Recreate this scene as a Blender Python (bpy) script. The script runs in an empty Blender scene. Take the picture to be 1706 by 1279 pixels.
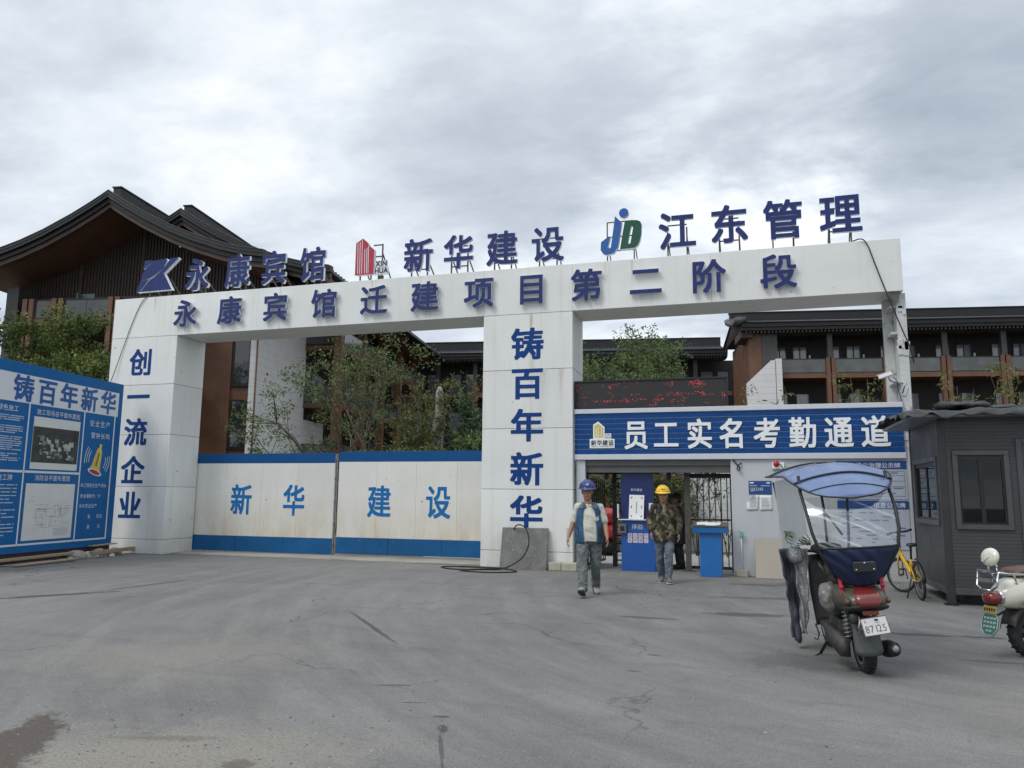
import bpy, bmesh, math, random
import numpy as np
from mathutils import Vector, Matrix, noise
from mathutils.geometry import tessellate_polygon

RAD = math.radians
sc = bpy.context.scene
COL = sc.collection
random.seed(11)

# ------------------------------------------------------------------ camera
CAM_H = 1.6
PITCH, ROLL, YAW = RAD(8.2), RAD(0.54), RAD(16.95)
_fw = Vector((-math.sin(YAW) * math.cos(PITCH), math.cos(YAW) * math.cos(PITCH), math.sin(PITCH)))
_rt = Vector((math.cos(YAW), math.sin(YAW), 0))
_up = _rt.cross(_fw)
_r2 = math.cos(ROLL) * _rt + math.sin(ROLL) * _up
_u2 = -math.sin(ROLL) * _rt + math.cos(ROLL) * _up
cam_data = bpy.data.cameras.new('camera')
cam_data.sensor_fit = 'HORIZONTAL'
cam_data.sensor_width = 36.0
cam_data.lens = 27.01
cam_data.clip_start = 0.1
cam_data.clip_end = 2000
cam = bpy.data.objects.new('camera', cam_data)
COL.objects.link(cam)
_m = Matrix((_r2, _u2, -_fw)).transposed().to_4x4()
_m.translation = Vector((0, 0, CAM_H))
cam.matrix_world = _m
sc.camera = cam

# ------------------------------------------------------------------ world, sun, exposure
SUN_DIR = Vector((-0.42, -0.50, 0.76)).normalized()          # towards the sun
SUN_STRENGTH = 1.2
SKY_STRENGTH = 0.1
CLOUD_BANKS = [((0.193, 0.888, 0.418), .32, -.11), ((-0.255, 0.873, 0.416), .28, -.045), ((-0.004, 0.883, 0.469), .22, .10), ((-0.092, 0.933, 0.347), .20, .07), ((0.193, 0.951, 0.243), .20, .06), ((-0.605, 0.692, 0.395), .35, .04), ((-0.473, 0.834, 0.284), .25, .03)]
EXPOSURE = 0.36
sun_data = bpy.data.lights.new('sun', 'SUN')
sun_data.energy = SUN_STRENGTH
sun_data.angle = RAD(24)
sun_data.color = (1.0, 0.97, 0.93)
sun = bpy.data.objects.new('sun', sun_data)
COL.objects.link(sun)
sun.rotation_euler = SUN_DIR.to_track_quat('Z', 'Y').to_euler()
sun.location = (0, 0, 60)

world = bpy.data.worlds.new("World")
sc.world = world
world.use_nodes = True


def build_world():
    nt = world.node_tree
    nt.nodes.clear()
    N, L = nt.nodes.new, nt.links.new
    out = N('ShaderNodeOutputWorld')
    bg = N('ShaderNodeBackground')
    bg.inputs['Strength'].default_value = SKY_STRENGTH
    sky = N('ShaderNodeTexSky')
    sky.sky_type = 'NISHITA'
    sky.sun_disc = False
    sky.sun_elevation = math.asin(SUN_DIR.z)
    sky.sun_rotation = math.atan2(SUN_DIR.x, SUN_DIR.y)
    sky.air_density = 1.2
    sky.dust_density = 3.0
    tc = N('ShaderNodeTexCoord')
    sep = N('ShaderNodeSeparateXYZ')
    L(tc.outputs['Generated'], sep.inputs[0])

    def mth(op, a, b=None, c=None, clamp=False):
        n = N('ShaderNodeMath')
        n.operation = op
        n.use_clamp = clamp
        for i, v in enumerate((a, b, c)):
            if v is None:
                continue
            if isinstance(v, (int, float)):
                n.inputs[i].default_value = v
            else:
                L(v, n.inputs[i])
        return n.outputs[0]
    z = mth('MAXIMUM', sep.outputs[2], 0.0)
    den = mth('ADD', z, 0.22)
    px = mth('DIVIDE', sep.outputs[0], den)
    py = mth('DIVIDE', sep.outputs[1], den)
    cmb = N('ShaderNodeCombineXYZ')
    L(px, cmb.inputs[0])
    L(py, cmb.inputs[1])

    def fbm(scale, detail, rough, off, dist=0.0, sx=1.0):
        mp = N('ShaderNodeMapping')
        mp.inputs['Location'].default_value = off
        mp.inputs['Scale'].default_value = (scale * sx, scale, scale)
        mp.inputs['Rotation'].default_value = (0, 0, RAD(12))
        L(cmb.outputs[0], mp.inputs[0])
        n = N('ShaderNodeTexNoise')
        n.inputs['Scale'].default_value = 1.0
        n.inputs['Detail'].default_value = detail
        n.inputs['Roughness'].default_value = rough
        n.inputs['Distortion'].default_value = dist
        L(mp.outputs[0], n.inputs[0])
        return n.outputs['Fac']
    big = fbm(0.62, 3, 0.5, (2.3, 0.9, 0.0), 0.3, 0.75)
    mid = fbm(1.9, 9, 0.60, (7.1, 3.0, 1.0), 0.25, 0.7)
    fine = fbm(5.0, 9, 0.62, (1.1, 8.0, 2.0), 0.35, 0.7)
    m = mth('MULTIPLY', big, 0.40)
    m = mth('MULTIPLY_ADD', mid, 0.40, m)
    m = mth('MULTIPLY_ADD', fine, 0.20, m)
    # individual cloud banks: (direction, angular size, thickness)
    for d, r, k in CLOUD_BANKS:
        dt = N('ShaderNodeVectorMath')
        dt.operation = 'DOT_PRODUCT'
        nv = N('ShaderNodeVectorMath')
        nv.operation = 'NORMALIZE'
        L(tc.outputs['Generated'], nv.inputs[0])
        L(nv.outputs[0], dt.inputs[0])
        dt.inputs[1].default_value = d
        wob = mth('MULTIPLY_ADD', mth('SUBTRACT', mid, 0.5), 0.10, dt.outputs['Value'])
        mr = N('ShaderNodeMapRange')
        mr.interpolation_type = 'SMOOTHSTEP'
        L(wob, mr.inputs[0])
        mr.inputs[1].default_value = math.cos(r)
        mr.inputs[2].default_value = 1.0
        mr.inputs[3].default_value = 0.0
        mr.inputs[4].default_value = k
        m = mth('ADD', m, mr.outputs[0])
    rp = N('ShaderNodeValToRGB')
    L(m, rp.inputs[0])
    e = rp.color_ramp.elements
    e[0].position = 0.37
    e[0].color = (0.325, 0.37, 0.435, 1)
    e[1].position = 0.63
    e[1].color = (0.78, 0.805, 0.83, 1)
    e2 = rp.color_ramp.elements.new(0.49)
    e2.color = (0.50, 0.55, 0.612, 1)
    e3 = rp.color_ramp.elements.new(0.56)
    e3.color = (0.63, 0.678, 0.728, 1)
    # brighter towards the horizon band and high overhead behind the clouds
    hor = N('ShaderNodeMapRange')
    hor.interpolation_type = 'SMOOTHSTEP'
    L(sep.outputs[2], hor.inputs[0])
    hor.inputs[1].default_value = 0.02
    hor.inputs[2].default_value = 0.42
    hor.inputs[3].default_value = 1.16
    hor.inputs[4].default_value = 0.97
    zen = N('ShaderNodeMapRange')
    zen.interpolation_type = 'SMOOTHSTEP'
    L(sep.outputs[2], zen.inputs[0])
    zen.inputs[1].default_value = 0.60
    zen.inputs[2].default_value = 0.95
    zen.inputs[3].default_value = 1.0
    zen.inputs[4].default_value = 2.2
    gain = mth('MULTIPLY', hor.outputs[0], zen.outputs[0])
    gain = mth('MULTIPLY', gain, 10.7)
    vm = N('ShaderNodeVectorMath')
    vm.operation = 'SCALE'
    L(rp.outputs[0], vm.inputs[0])
    L(gain, vm.inputs['Scale'])
    mix = N('ShaderNodeMix')
    mix.data_type = 'RGBA'
    mix.inputs['Factor'].default_value = 0.93
    L(sky.outputs[0], mix.inputs['A'])
    L(vm.outputs[0], mix.inputs['B'])
    L(mix.outputs['Result'], bg.inputs['Color'])
    L(bg.outputs[0], out.inputs[0])


build_world()
sc.view_settings.view_transform = 'Standard'
sc.view_settings.look = 'None'
sc.view_settings.exposure = EXPOSURE
sc.view_settings.gamma = 1
sc.view_settings.use_curve_mapping = False
sc.cycles.max_bounces = 8
sc.cycles.transparent_max_bounces = 16
sc.cycles.use_denoising = True


# ------------------------------------------------------------------ scene graph helpers
def put(o, parent=None):
    COL.objects.link(o)
    if parent is not None:
        o.parent = parent
    return o


def tag(o, label, cat, group=None):
    o['label'] = label
    o['category'] = cat
    if group:
        o['group'] = group
    return o


def thing(name, label, cat, loc=(0, 0, 0), rotz=0.0, group=None):
    o = bpy.data.objects.new(name, None)
    o.empty_display_size = 0.2
    COL.objects.link(o)
    o.location = loc
    o.rotation_euler = (0, 0, rotz)
    return tag(o, label, cat, group)


def copy_thing(root, loc=None, rotz=None, scale=None, label=None):
    r = root.copy()
    COL.objects.link(r)
    if loc is not None:
        r.location = loc
    if rotz is not None:
        r.rotation_euler = (0, 0, rotz)
    if scale is not None:
        r.scale = scale
    if label:
        r['label'] = label

    def rec(src, dst):
        for ch in list(src.children):
            c = ch.copy()
            COL.objects.link(c)
            c.parent = dst
            rec(ch, c)
    rec(root, r)
    return r


# ------------------------------------------------------------------ mesh builder
class MB:
    def __init__(s):
        s.v, s.f, s.m, s.s = [], [], [], []

    def add(s, vs, fs, mat=0, smooth=False, M=None):
        b = len(s.v)
        if M is not None:
            vs = [M @ Vector(v) for v in vs]
        s.v.extend([tuple(v) for v in vs])
        for f in fs:
            s.f.append([b + i for i in f])
            s.m.append(mat)
            s.s.append(smooth)
        return s

    def box(s, x0, x1, y0, y1, z0, z1, mat=0, M=None):
        vs = [(x0, y0, z0), (x1, y0, z0), (x1, y1, z0), (x0, y1, z0), (x0, y0, z1), (x1, y0, z1), (x1, y1, z1), (x0, y1, z1)]
        fs = [(3, 2, 1, 0), (4, 5, 6, 7), (0, 1, 5, 4), (1, 2, 6, 5), (2, 3, 7, 6), (3, 0, 4, 7)]
        return s.add(vs, fs, mat, False, M)

    def obox(s, c, size, M3=None, mat=0):
        hx, hy, hz = [q / 2 for q in size]
        M = Matrix.Translation(c)
        if M3 is not None:
            M = M @ M3.to_4x4()
        return s.box(-hx, hx, -hy, hy, -hz, hz, mat, M)

    def bar(s, p0, p1, w, h=None, mat=0, upv=(0, 0, 1)):
        h = h or w
        p0, p1 = Vector(p0), Vector(p1)
        d = p1 - p0
        L = d.length
        if L < 1e-6:
            return s
        d.normalize()
        u = Vector(upv)
        if abs(d.dot(u)) > 0.98:
            u = Vector((0, 1, 0))
        r = d.cross(u).normalized()
        u2 = r.cross(d)
        M = Matrix((r, d, u2)).transposed().to_4x4()
        M.translation = p0
        return s.box(-w / 2, w / 2, 0, L, -h / 2, h / 2, mat, M)

    def loft(s, rings, mat=0, smooth=True, closed=True, caps=True, loop=False):
        n = len(rings[0])
        b = []
        vs = [v for r in rings for v in r]
        k = len(rings)
        for i in range(k if loop else k - 1):
            a, c = i * n, ((i + 1) % k) * n
            for j in range(n if closed else n - 1):
                j2 = (j + 1) % n
                b.append((a + j, a + j2, c + j2, c + j))
        if caps and closed and not loop:
            b.append(tuple(reversed(range(n))))
            b.append(tuple((k - 1) * n + j for j in range(n)))
        return s.add(vs, b, mat, smooth)

    def tube(s, path, r, seg=8, mat=0, smooth=True, loop=False, caps=True, flat=1.0):
        P = [Vector(p) for p in path]
        n = len(P)
        rr = r if isinstance(r, (list, tuple)) else [r] * n
        rings = []
        prev = None
        for i in range(n):
            if loop:
                t = P[(i + 1) % n] - P[i - 1]
            elif i == 0:
                t = P[1] - P[0]
            elif i == n - 1:
                t = P[-1] - P[-2]
            else:
                t = (P[i + 1] - P[i]).normalized() + (P[i] - P[i - 1]).normalized()
            if t.length < 1e-9:
                t = Vector((0, 0, 1))
            t.normalize()
            if prev is None:
                a = Vector((0, 0, 1)) if abs(t.z) < 0.9 else Vector((1, 0, 0))
                u = t.cross(a).normalized()
            else:
                u = prev - t * prev.dot(t)
                if u.length < 1e-6:
                    u = t.orthogonal()
                u.normalize()
            prev = u
            w = t.cross(u)
            rings.append([P[i] + rr[i] * (math.cos(2 * math.pi * j / seg) * u + flat * math.sin(2 * math.pi * j / seg) * w) for j in range(seg)])
        return s.loft(rings, mat, smooth, True, caps, loop)

    def cyl(s, p0, p1, r0, r1=None, seg=16, mat=0, smooth=True):
        return s.tube([p0, p1], [r0, r0 if r1 is None else r1], seg, mat, smooth)

    def sphere(s, c, r, seg=16, rings=10, mat=0, M=None, z0=-1.0, z1=1.0):
        if isinstance(r, (int, float)):
            r = (r, r, r)
        rg = []
        for i in range(rings + 1):
            t = z0 + (z1 - z0) * i / rings
            ph = math.asin(max(-1, min(1, math.sin(t * math.pi / 2))))
            cz, cr = math.sin(ph), max(math.cos(ph), 1e-4)
            rg.append([(c[0] + r[0] * cr * math.cos(2 * math.pi * j / seg), c[1] + r[1] * cr * math.sin(2 * math.pi * j / seg), c[2] + r[2] * cz) for j in range(seg)])
        if M is not None:
            rg = [[M @ Vector(v) for v in q] for q in rg]
        return s.loft(rg, mat, True)

    def torus(s, c, R0, r, axis=(1, 0, 0), seg=40, sg=8, mat=0):
        ax = Vector(axis).normalized()
        u = ax.orthogonal().normalized()
        w = ax.cross(u)
        pts = [Vector(c) + R0 * (math.cos(2 * math.pi * i / seg) * u + math.sin(2 * math.pi * i / seg) * w) for i in range(seg)]
        return s.tube(pts, r, sg, mat, True, loop=True)

    def prism(s, loops, O, ex, ey, depth, mat=0, side=None):
        """flat outline (list of 2D loops, holes included) at O with axes ex, ey, pushed back along ex x ey by -depth"""
        side = mat if side is None else side
        O, ex, ey = Vector(O), Vector(ex), Vector(ey)
        nz = ex.cross(ey).normalized()
        if loops and isinstance(loops[0][0], (int, float)):
            loops = [loops]
        flat = [p for l in loops for p in l]
        start = [0]
        for l in loops:
            start.append(start[-1] + len(l))

        def inside(p, l):
            r = False
            for i in range(len(l)):
                (x1, y1), (x2, y2) = l[i][:2], l[i - 1][:2]
                if (y1 > p[1]) != (y2 > p[1]) and p[0] < (x2 - x1) * (p[1] - y1) / (y2 - y1) + x1:
                    r = not r
            return r
        dep = [sum(inside(l[0], q) for k, q in enumerate(loops) if k != i) for i, l in enumerate(loops)]
        tris = []
        for i, l in enumerate(loops):
            if dep[i] % 2:
                continue
            hs = [k for k, q in enumerate(loops) if dep[k] == dep[i] + 1 and inside(q[0], l)]
            ids = [start[i] + t for t in range(len(l))]
            for k in hs:
                ids += [start[k] + t for t in range(len(loops[k]))]
            tt = tessellate_polygon([[Vector((p[0], p[1], 0)) for p in q] for q in [l] + [loops[k] for k in hs]])
            tris += [tuple(ids[t] for t in tr) for tr in tt]
        ft = []
        for a, b, c in tris:
            pa, pb, pc = flat[a], flat[b], flat[c]
            ar = (pb[0] - pa[0]) * (pc[1] - pa[1]) - (pb[1] - pa[1]) * (pc[0] - pa[0])
            ft.append((a, b, c) if ar > 0 else (a, c, b))
        fr = [O + ex * p[0] + ey * p[1] for p in flat]
        ft = []
        for a, b, c in tris:
            pa, pb, pc = flat[a], flat[b], flat[c]
            ar = (pb[0] - pa[0]) * (pc[1] - pa[1]) - (pb[1] - pa[1]) * (pc[0] - pa[0])
            ft.append((a, b, c) if ar > 0 else (a, c, b))
        s.add(fr, ft, mat)
        if depth > 0:
            bk = [v - nz * depth for v in fr]
            s.add(bk, [tuple(reversed(t)) for t in ft], side)
            st = 0
            n = len(flat)
            q = []
            for l in loops:
                k = len(l)
                for i in range(k):
                    a, b = st + i, st + (i + 1) % k
                    q.append((a, a + n, b + n, b))
                st += k
            s.add(fr + bk, q, side)
        return s

    def build(s, name, mats, parent=None, bevel=0.0, seg=1, fixn=False, world=False):
        me = bpy.data.meshes.new(name)
        vs = s.v
        if world and parent is not None:
            inv = (Matrix.Translation(parent.location) @ parent.rotation_euler.to_matrix().to_4x4()).inverted()
            vs = [tuple(inv @ Vector(v)) for v in vs]
        me.from_pydata(vs, [], s.f)
        if not isinstance(mats, (list, tuple)):
            mats = [mats]
        for m in mats:
            me.materials.append(m)
        me.polygons.foreach_set('material_index', s.m)
        me.polygons.foreach_set('use_smooth', s.s)
        if fixn:
            bm = bmesh.new()
            bm.from_mesh(me)
            bmesh.ops.recalc_face_normals(bm, faces=bm.faces)
            bm.to_mesh(me)
            bm.free()
        me.update()
        o = bpy.data.objects.new(name, me)
        put(o, parent)
        if bevel > 0:
            md = o.modifiers.new('bevel', 'BEVEL')
            md.width = bevel
            md.segments = seg
            md.limit_method = 'ANGLE'
            md.angle_limit = RAD(50)
        return o


def remesh(mb, name, mats, parent, voxel, smooth_it=2, push=None, inflate=0.0):
    """fuse overlapping solids of one builder into ONE continuous skin"""
    me = bpy.data.meshes.new('tmp')
    me.from_pydata(mb.v, [], mb.f)
    bm = bmesh.new()
    bm.from_mesh(me)
    bmesh.ops.recalc_face_normals(bm, faces=bm.faces)
    bm.to_mesh(me)
    bm.free()
    o = bpy.data.objects.new('tmp', me)
    COL.objects.link(o)
    md = o.modifiers.new('r', 'REMESH')
    md.mode = 'VOXEL'
    md.voxel_size = voxel
    md.use_smooth_shade = True
    if smooth_it:
        m2 = o.modifiers.new('s', 'SMOOTH')
        m2.iterations = smooth_it
        m2.factor = 0.5
    dg = bpy.context.evaluated_depsgraph_get()
    dg.update()
    res = bpy.data.meshes.new_from_object(o.evaluated_get(dg))
    bpy.data.objects.remove(o)
    bpy.data.meshes.remove(me)
    res.name = name
    res.materials.clear()
    if not isinstance(mats, (list, tuple)):
        mats = [mats]
    for m in mats:
        res.materials.append(m)
    if push or inflate:
        for v in res.vertices:
            d = inflate + (push(v.co, v.normal) if push else 0.0)
            v.co = v.co + v.normal * d
    res.polygons.foreach_set('use_smooth', [True] * len(res.polygons))
    res.polygons.foreach_set('material_index', [0] * len(res.polygons))
    res.update()
    return put(bpy.data.objects.new(name, res), parent)


# ------------------------------------------------------------------ lettering
_font_cache = {}


def _fill_mesh(ch):
    c = bpy.data.curves.new('glyph', 'FONT')
    c.body = ch
    c.resolution_u = 3
    o = bpy.data.objects.new('glyph', c)
    COL.objects.link(o)
    dg = bpy.context.evaluated_depsgraph_get()
    dg.update()
    me = bpy.data.meshes.new_from_object(o.evaluated_get(dg))
    vs = [(v.co.x, v.co.y) for v in me.vertices]
    fs = [tuple(p.vertices) for p in me.polygons]
    bpy.data.objects.remove(o)
    bpy.data.curves.remove(c)
    bpy.data.meshes.remove(me)
    return vs, fs


def glyph_plain(ch):
    k = (ch, 0)
    if k not in _font_cache:
        _font_cache[k] = _fill_mesh(ch)
    return _font_cache[k]


def _simplify(l, tol):
    def dp(a, b):
        if b <= a + 1:
            return []
        pa, pb = np.array(l[a]), np.array(l[b])
        d = pb - pa
        n = np.hypot(*d)
        seg = np.array(l[a + 1:b]) - pa
        dist = np.hypot(seg[:, 0], seg[:, 1]) if n < 1e-9 else np.abs(seg[:, 0] * d[1] - seg[:, 1] * d[0]) / n
        i = int(np.argmax(dist))
        if dist[i] < tol:
            return []
        i += a + 1
        return dp(a, i) + [i] + dp(i, b)
    k = len(l) // 2
    l = l + [l[0]]
    idx = [0] + dp(0, k) + [k] + dp(k, len(l) - 1)
    return [l[i] for i in idx]


def glyph_bold(ch, bx, by):
    """outline loops of a glyph with its strokes thickened by bx, by (fractions of the em)"""
    k = (ch, bx, by)
    if k in _font_cache:
        return _font_cache[k]
    vs, fs = glyph_plain(ch)
    n = 240
    pad = 0.14
    sca = n / (1 + 2 * pad)
    g = np.zeros((n, n), bool)
    V = np.array(vs)
    V = (V + np.array([pad, pad + 0.12])) * sca
    yy, xx = np.mgrid[0:n, 0:n] + 0.5
    for f in fs:
        for t in range(1, len(f) - 1):
            a, b, c = V[f[0]], V[f[t]], V[f[t + 1]]
            x0, x1 = int(max(0, min(a[0], b[0], c[0]) - 1)), int(min(n, max(a[0], b[0], c[0]) + 2))
            y0, y1 = int(max(0, min(a[1], b[1], c[1]) - 1)), int(min(n, max(a[1], b[1], c[1]) + 2))
            if x1 <= x0 or y1 <= y0:
                continue
            X, Y = xx[y0:y1, x0:x1], yy[y0:y1, x0:x1]
            e = lambda p, q: (q[0] - p[0]) * (Y - p[1]) - (q[1] - p[1]) * (X - p[0])
            e1, e2, e3 = e(a, b), e(b, c), e(c, a)
            g[y0:y1, x0:x1] |= ((e1 >= 0) & (e2 >= 0) & (e3 >= 0)) | ((e1 <= 0) & (e2 <= 0) & (e3 <= 0))
    rx, ry = int(round(bx * sca)), int(round(by * sca))
    h = g.copy()
    for dx in range(-rx, rx + 1):
        h |= np.roll(g, dx, 1)
    g2 = h.copy()
    for dy in range(-ry, ry + 1):
        g2 |= np.roll(h, dy, 0)
    F = g2.astype(float)
    for ax in (0, 1):
        F = (np.roll(F, 1, ax) + 2 * F + np.roll(F, -1, ax)) / 4
    segs = {}
    code = (F[:-1, :-1] > .5) * 1 + (F[:-1, 1:] > .5) * 2 + (F[1:, 1:] > .5) * 4 + (F[1:, :-1] > .5) * 8
    T = {1: [(3, 0)], 2: [(0, 1)], 3: [(3, 1)], 4: [(1, 2)], 5: [(3, 2), (1, 0)], 6: [(0, 2)], 7: [(3, 2)], 8: [(2, 3)], 9: [(2, 0)],
         10: [(0, 3), (2, 1)], 11: [(2, 1)], 12: [(1, 3)], 13: [(1, 0)], 14: [(0, 3)]}
    ys, xs = np.nonzero((code > 0) & (code < 15))

    def key(x, y, e):
        return ((x, y, 0) if e == 0 else (x + 1, y, 1) if e == 1 else (x, y + 1, 0) if e == 2 else (x, y, 1))

    def pos(kk):
        x, y, d = kk
        if d == 0:
            a, b = F[y, x], F[y, x + 1]
            return (x + (0.5 - a) / (b - a), float(y))
        a, b = F[y, x], F[y + 1, x]
        return (float(x), y + (0.5 - a) / (b - a))
    for y, x in zip(ys.tolist(), xs.tolist()):
        for a, b in T[int(code[y, x])]:
            segs[key(x, y, a)] = key(x, y, b)
    loops = []
    while segs:
        st, nx = segs.popitem()
        lp = [st]
        while nx != st and nx in segs:
            lp.append(nx)
            nx = segs.pop(nx)
        if len(lp) > 8:
            pts = [((p[0] + .5) / sca - pad, (p[1] + .5) / sca - pad - 0.12) for p in map(pos, lp)]
            loops.append(_simplify(pts, 0.0032))
    _font_cache[k] = loops
    return loops


def letter(mb, ch, O, ex, ey, w, h, depth, face=0, side=1, bold=(0.022, 0.016)):
    """one character in the box (0..w, 0..h) at O"""
    loops = glyph_bold(ch, *bold)
    lo = [[(p[0] * w, (p[1] + 0.12) * h) for p in l] for l in loops]
    return mb.prism(lo, O, ex, ey, depth, face, side)


def line_text(mb, txt, O, ex, ey, size, mat=0, sx=1.0, adv=1.0, depth=0.0):
    """small plain lettering, a thin sheet; returns its width"""
    O, ex, ey = Vector(O), Vector(ex), Vector(ey)
    x = 0.0
    for ch in txt:
        if ch == ' ':
            x += 0.4 * size * sx
            continue
        vs, fs = glyph_plain(ch)
        mx = max(v[0] for v in vs)
        mb.add([O + ex * (x + v[0] * size * sx) + ey * ((v[1] + 0.12) * size) for v in vs], fs, mat)
        x += (1.0 if ord(ch) > 0x2000 else mx + 0.08) * size * sx * adv
    return x


# ------------------------------------------------------------------ materials
def mat(name, color, rough=0.6, metal=0.0, var=0.12, vscale=2.5, bump=0.0, bscale=60.0, streak=0.0, streak_col=None,
        spots=0.0, spot_col=(0.02, 0.02, 0.02), spot_scale=14.0, spec=0.5, coat=0.0, zdirt=None, island=0.0, coord='Object', vs3=None):
    m = bpy.data.materials.new(name)
    m.use_nodes = True
    nt = m.node_tree
    N, L = nt.nodes.new, nt.links.new
    b = nt.nodes['Principled BSDF']
    b.inputs['Roughness'].default_value = rough
    b.inputs['Metallic'].default_value = metal
    b.inputs['Specular IOR Level'].default_value = spec
    b.inputs['Coat Weight'].default_value = coat
    tc = N('ShaderNodeTexCoord')
    src = tc.outputs[coord]
    if coord == 'World':
        pass
    col = None

    def nz(scale, detail=5, rough_=0.6, vec=None, dist=0.0):
        n = N('ShaderNodeTexNoise')
        n.inputs['Scale'].default_value = scale
        n.inputs['Detail'].default_value = detail
        n.inputs['Roughness'].default_value = rough_
        n.inputs['Distortion'].default_value = dist
        L(vec or src, n.inputs['Vector'])
        return n.outputs['Fac']

    def mp(scale):
        q = N('ShaderNodeMapping')
        q.inputs['Scale'].default_value = scale
        L(src, q.inputs[0])
        return q.outputs[0]

    def rng(v, a, b_, c, d):
        q = N('ShaderNodeMapRange')
        L(v, q.inputs[0])
        for i, t in enumerate((a, b_, c, d)):
            q.inputs[i + 1].default_value = t
        return q.outputs[0]

    def mix(f, a, c, kind='MIX'):
        q = N('ShaderNodeMix')
        q.data_type = 'RGBA'
        q.blend_type = kind
        if isinstance(f, (int, float)):
            q.inputs['Factor'].default_value = f
        else:
            L(f, q.inputs['Factor'])
        for nm, t in (('A', a), ('B', c)):
            if isinstance(t, tuple):
                q.inputs[nm].default_value = (t[0], t[1], t[2], 1)
            else:
                L(t, q.inputs[nm])
        return q.outputs['Result']
    c0 = tuple(max(0, x * (1 - var)) for x in color)
    c1 = tuple(min(1, x * (1 + var)) for x in color)
    col = mix(rng(nz(vscale, 6, 0.62, mp(vs3) if vs3 else None), 0.3, 0.7, 0, 1), c0, c1)
    if island:
        g = N('ShaderNodeNewGeometry')
        hs = N('ShaderNodeHueSaturation')
        L(rng(g.outputs['Random Per Island'], 0, 1, 1 - island, 1 + island), hs.inputs['Value'])
        w = N('ShaderNodeMath')
        w.operation = 'FRACT'
        m7 = N('ShaderNodeMath')
        m7.operation = 'MULTIPLY'
        m7.inputs[1].default_value = 7.31
        L(g.outputs['Random Per Island'], m7.inputs[0])
        L(m7.outputs[0], w.inputs[0])
        L(rng(w.outputs[0], 0, 1, 0.5 - 0.012 * island, 0.5 + 0.035 * island), hs.inputs['Hue'])
        L(col, hs.inputs['Color'])
        col = hs.outputs['Color']
    if streak:
        sv = nz(1.0, 5, 0.65, mp((7.0, 7.0, 0.35)), 0.3)
        col = mix(rng(sv, 0.52, 0.78, 0, streak), col, streak_col or tuple(x * 0.45 for x in color))
    if spots:
        sp = nz(spot_scale, 3, 0.6)
        col = mix(rng(sp, 0.70 - 0.08 * spots, 0.74 - 0.05 * spots, 0, 0.9), col, spot_col)
    if zdirt:
        z0, z1, dc, amt = zdirt
        sp = N('ShaderNodeSeparateXYZ')
        L(src, sp.inputs[0])
        k = rng(sp.outputs[2], z0, z1, 1.0, 0.0)
        k2 = N('ShaderNodeMath')
        k2.operation = 'MULTIPLY'
        L(k, k2.inputs[0])
        L(rng(nz(1.7, 6, 0.7, mp((1.5, 1.5, 0.6))), 0.35, 0.68, 0.15, amt), k2.inputs[1])
        col = mix(k2.outputs[0], col, dc)
    L(col, b.inputs['Base Color'])
    if bump:
        bp = N('ShaderNodeBump')
        bp.inputs['Strength'].default_value = bump
        bp.inputs['Distance'].default_value = 0.02
        L(nz(bscale, 4, 0.6), bp.inputs['Height'])
        L(bp.outputs[0], b.inputs['Normal'])
    rv = rng(nz(vscale * 2.3, 4), 0.3, 0.7, max(0.03, rough - 0.08), min(1, rough + 0.1))
    L(rv, b.inputs['Roughness'])
    return m


def glass(name, tint, rough=0.03, alpha=0.4, gain=1.6):
    m = bpy.data.materials.new(name)
    m.use_nodes = True
    nt = m.node_tree
    N, L = nt.nodes.new, nt.links.new
    nt.nodes.remove(nt.nodes['Principled BSDF'])
    out = nt.nodes['Material Output']
    tr = N('ShaderNodeBsdfTransparent')
    tr.inputs[0].default_value = (*tint, 1)
    gl = N('ShaderNodeBsdfGlossy')
    gl.inputs['Roughness'].default_value = rough
    gl.inputs['Color'].default_value = (0.9, 0.95, 0.97, 1)
    fr = N('ShaderNodeFresnel')
    fr.inputs['IOR'].default_value = 1.5
    ad = N('ShaderNodeMath')
    ad.operation = 'MULTIPLY_ADD'
    ad.inputs[1].default_value = gain
    ad.inputs[2].default_value = alpha
    ad.use_clamp = True
    L(fr.outputs[0], ad.inputs[0])
    mx = N('ShaderNodeMixShader')
    L(ad.outputs[0], mx.inputs[0])
    L(tr.outputs[0], mx.inputs[1])
    L(gl.outputs[0], mx.inputs[2])
    L(mx.outputs[0], out.inputs[0])
    return m


X, Y, Z = Vector((1, 0, 0)), Vector((0, 1, 0)), Vector((0, 0, 1))
M = {}
M['white_paint'] = mat('white_paint', (0.71, 0.715, 0.69), 0.5, var=0.06, vscale=0.7, streak=0.34, streak_col=(0.47, 0.44, 0.37), bump=0.10, bscale=1.3, zdirt=(-0.1, 1.2, (0.46, 0.42, 0.33), 0.75), spots=0.12, spot_col=(0.36, 0.34, 0.3), spot_scale=5, island=0.05)


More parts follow.
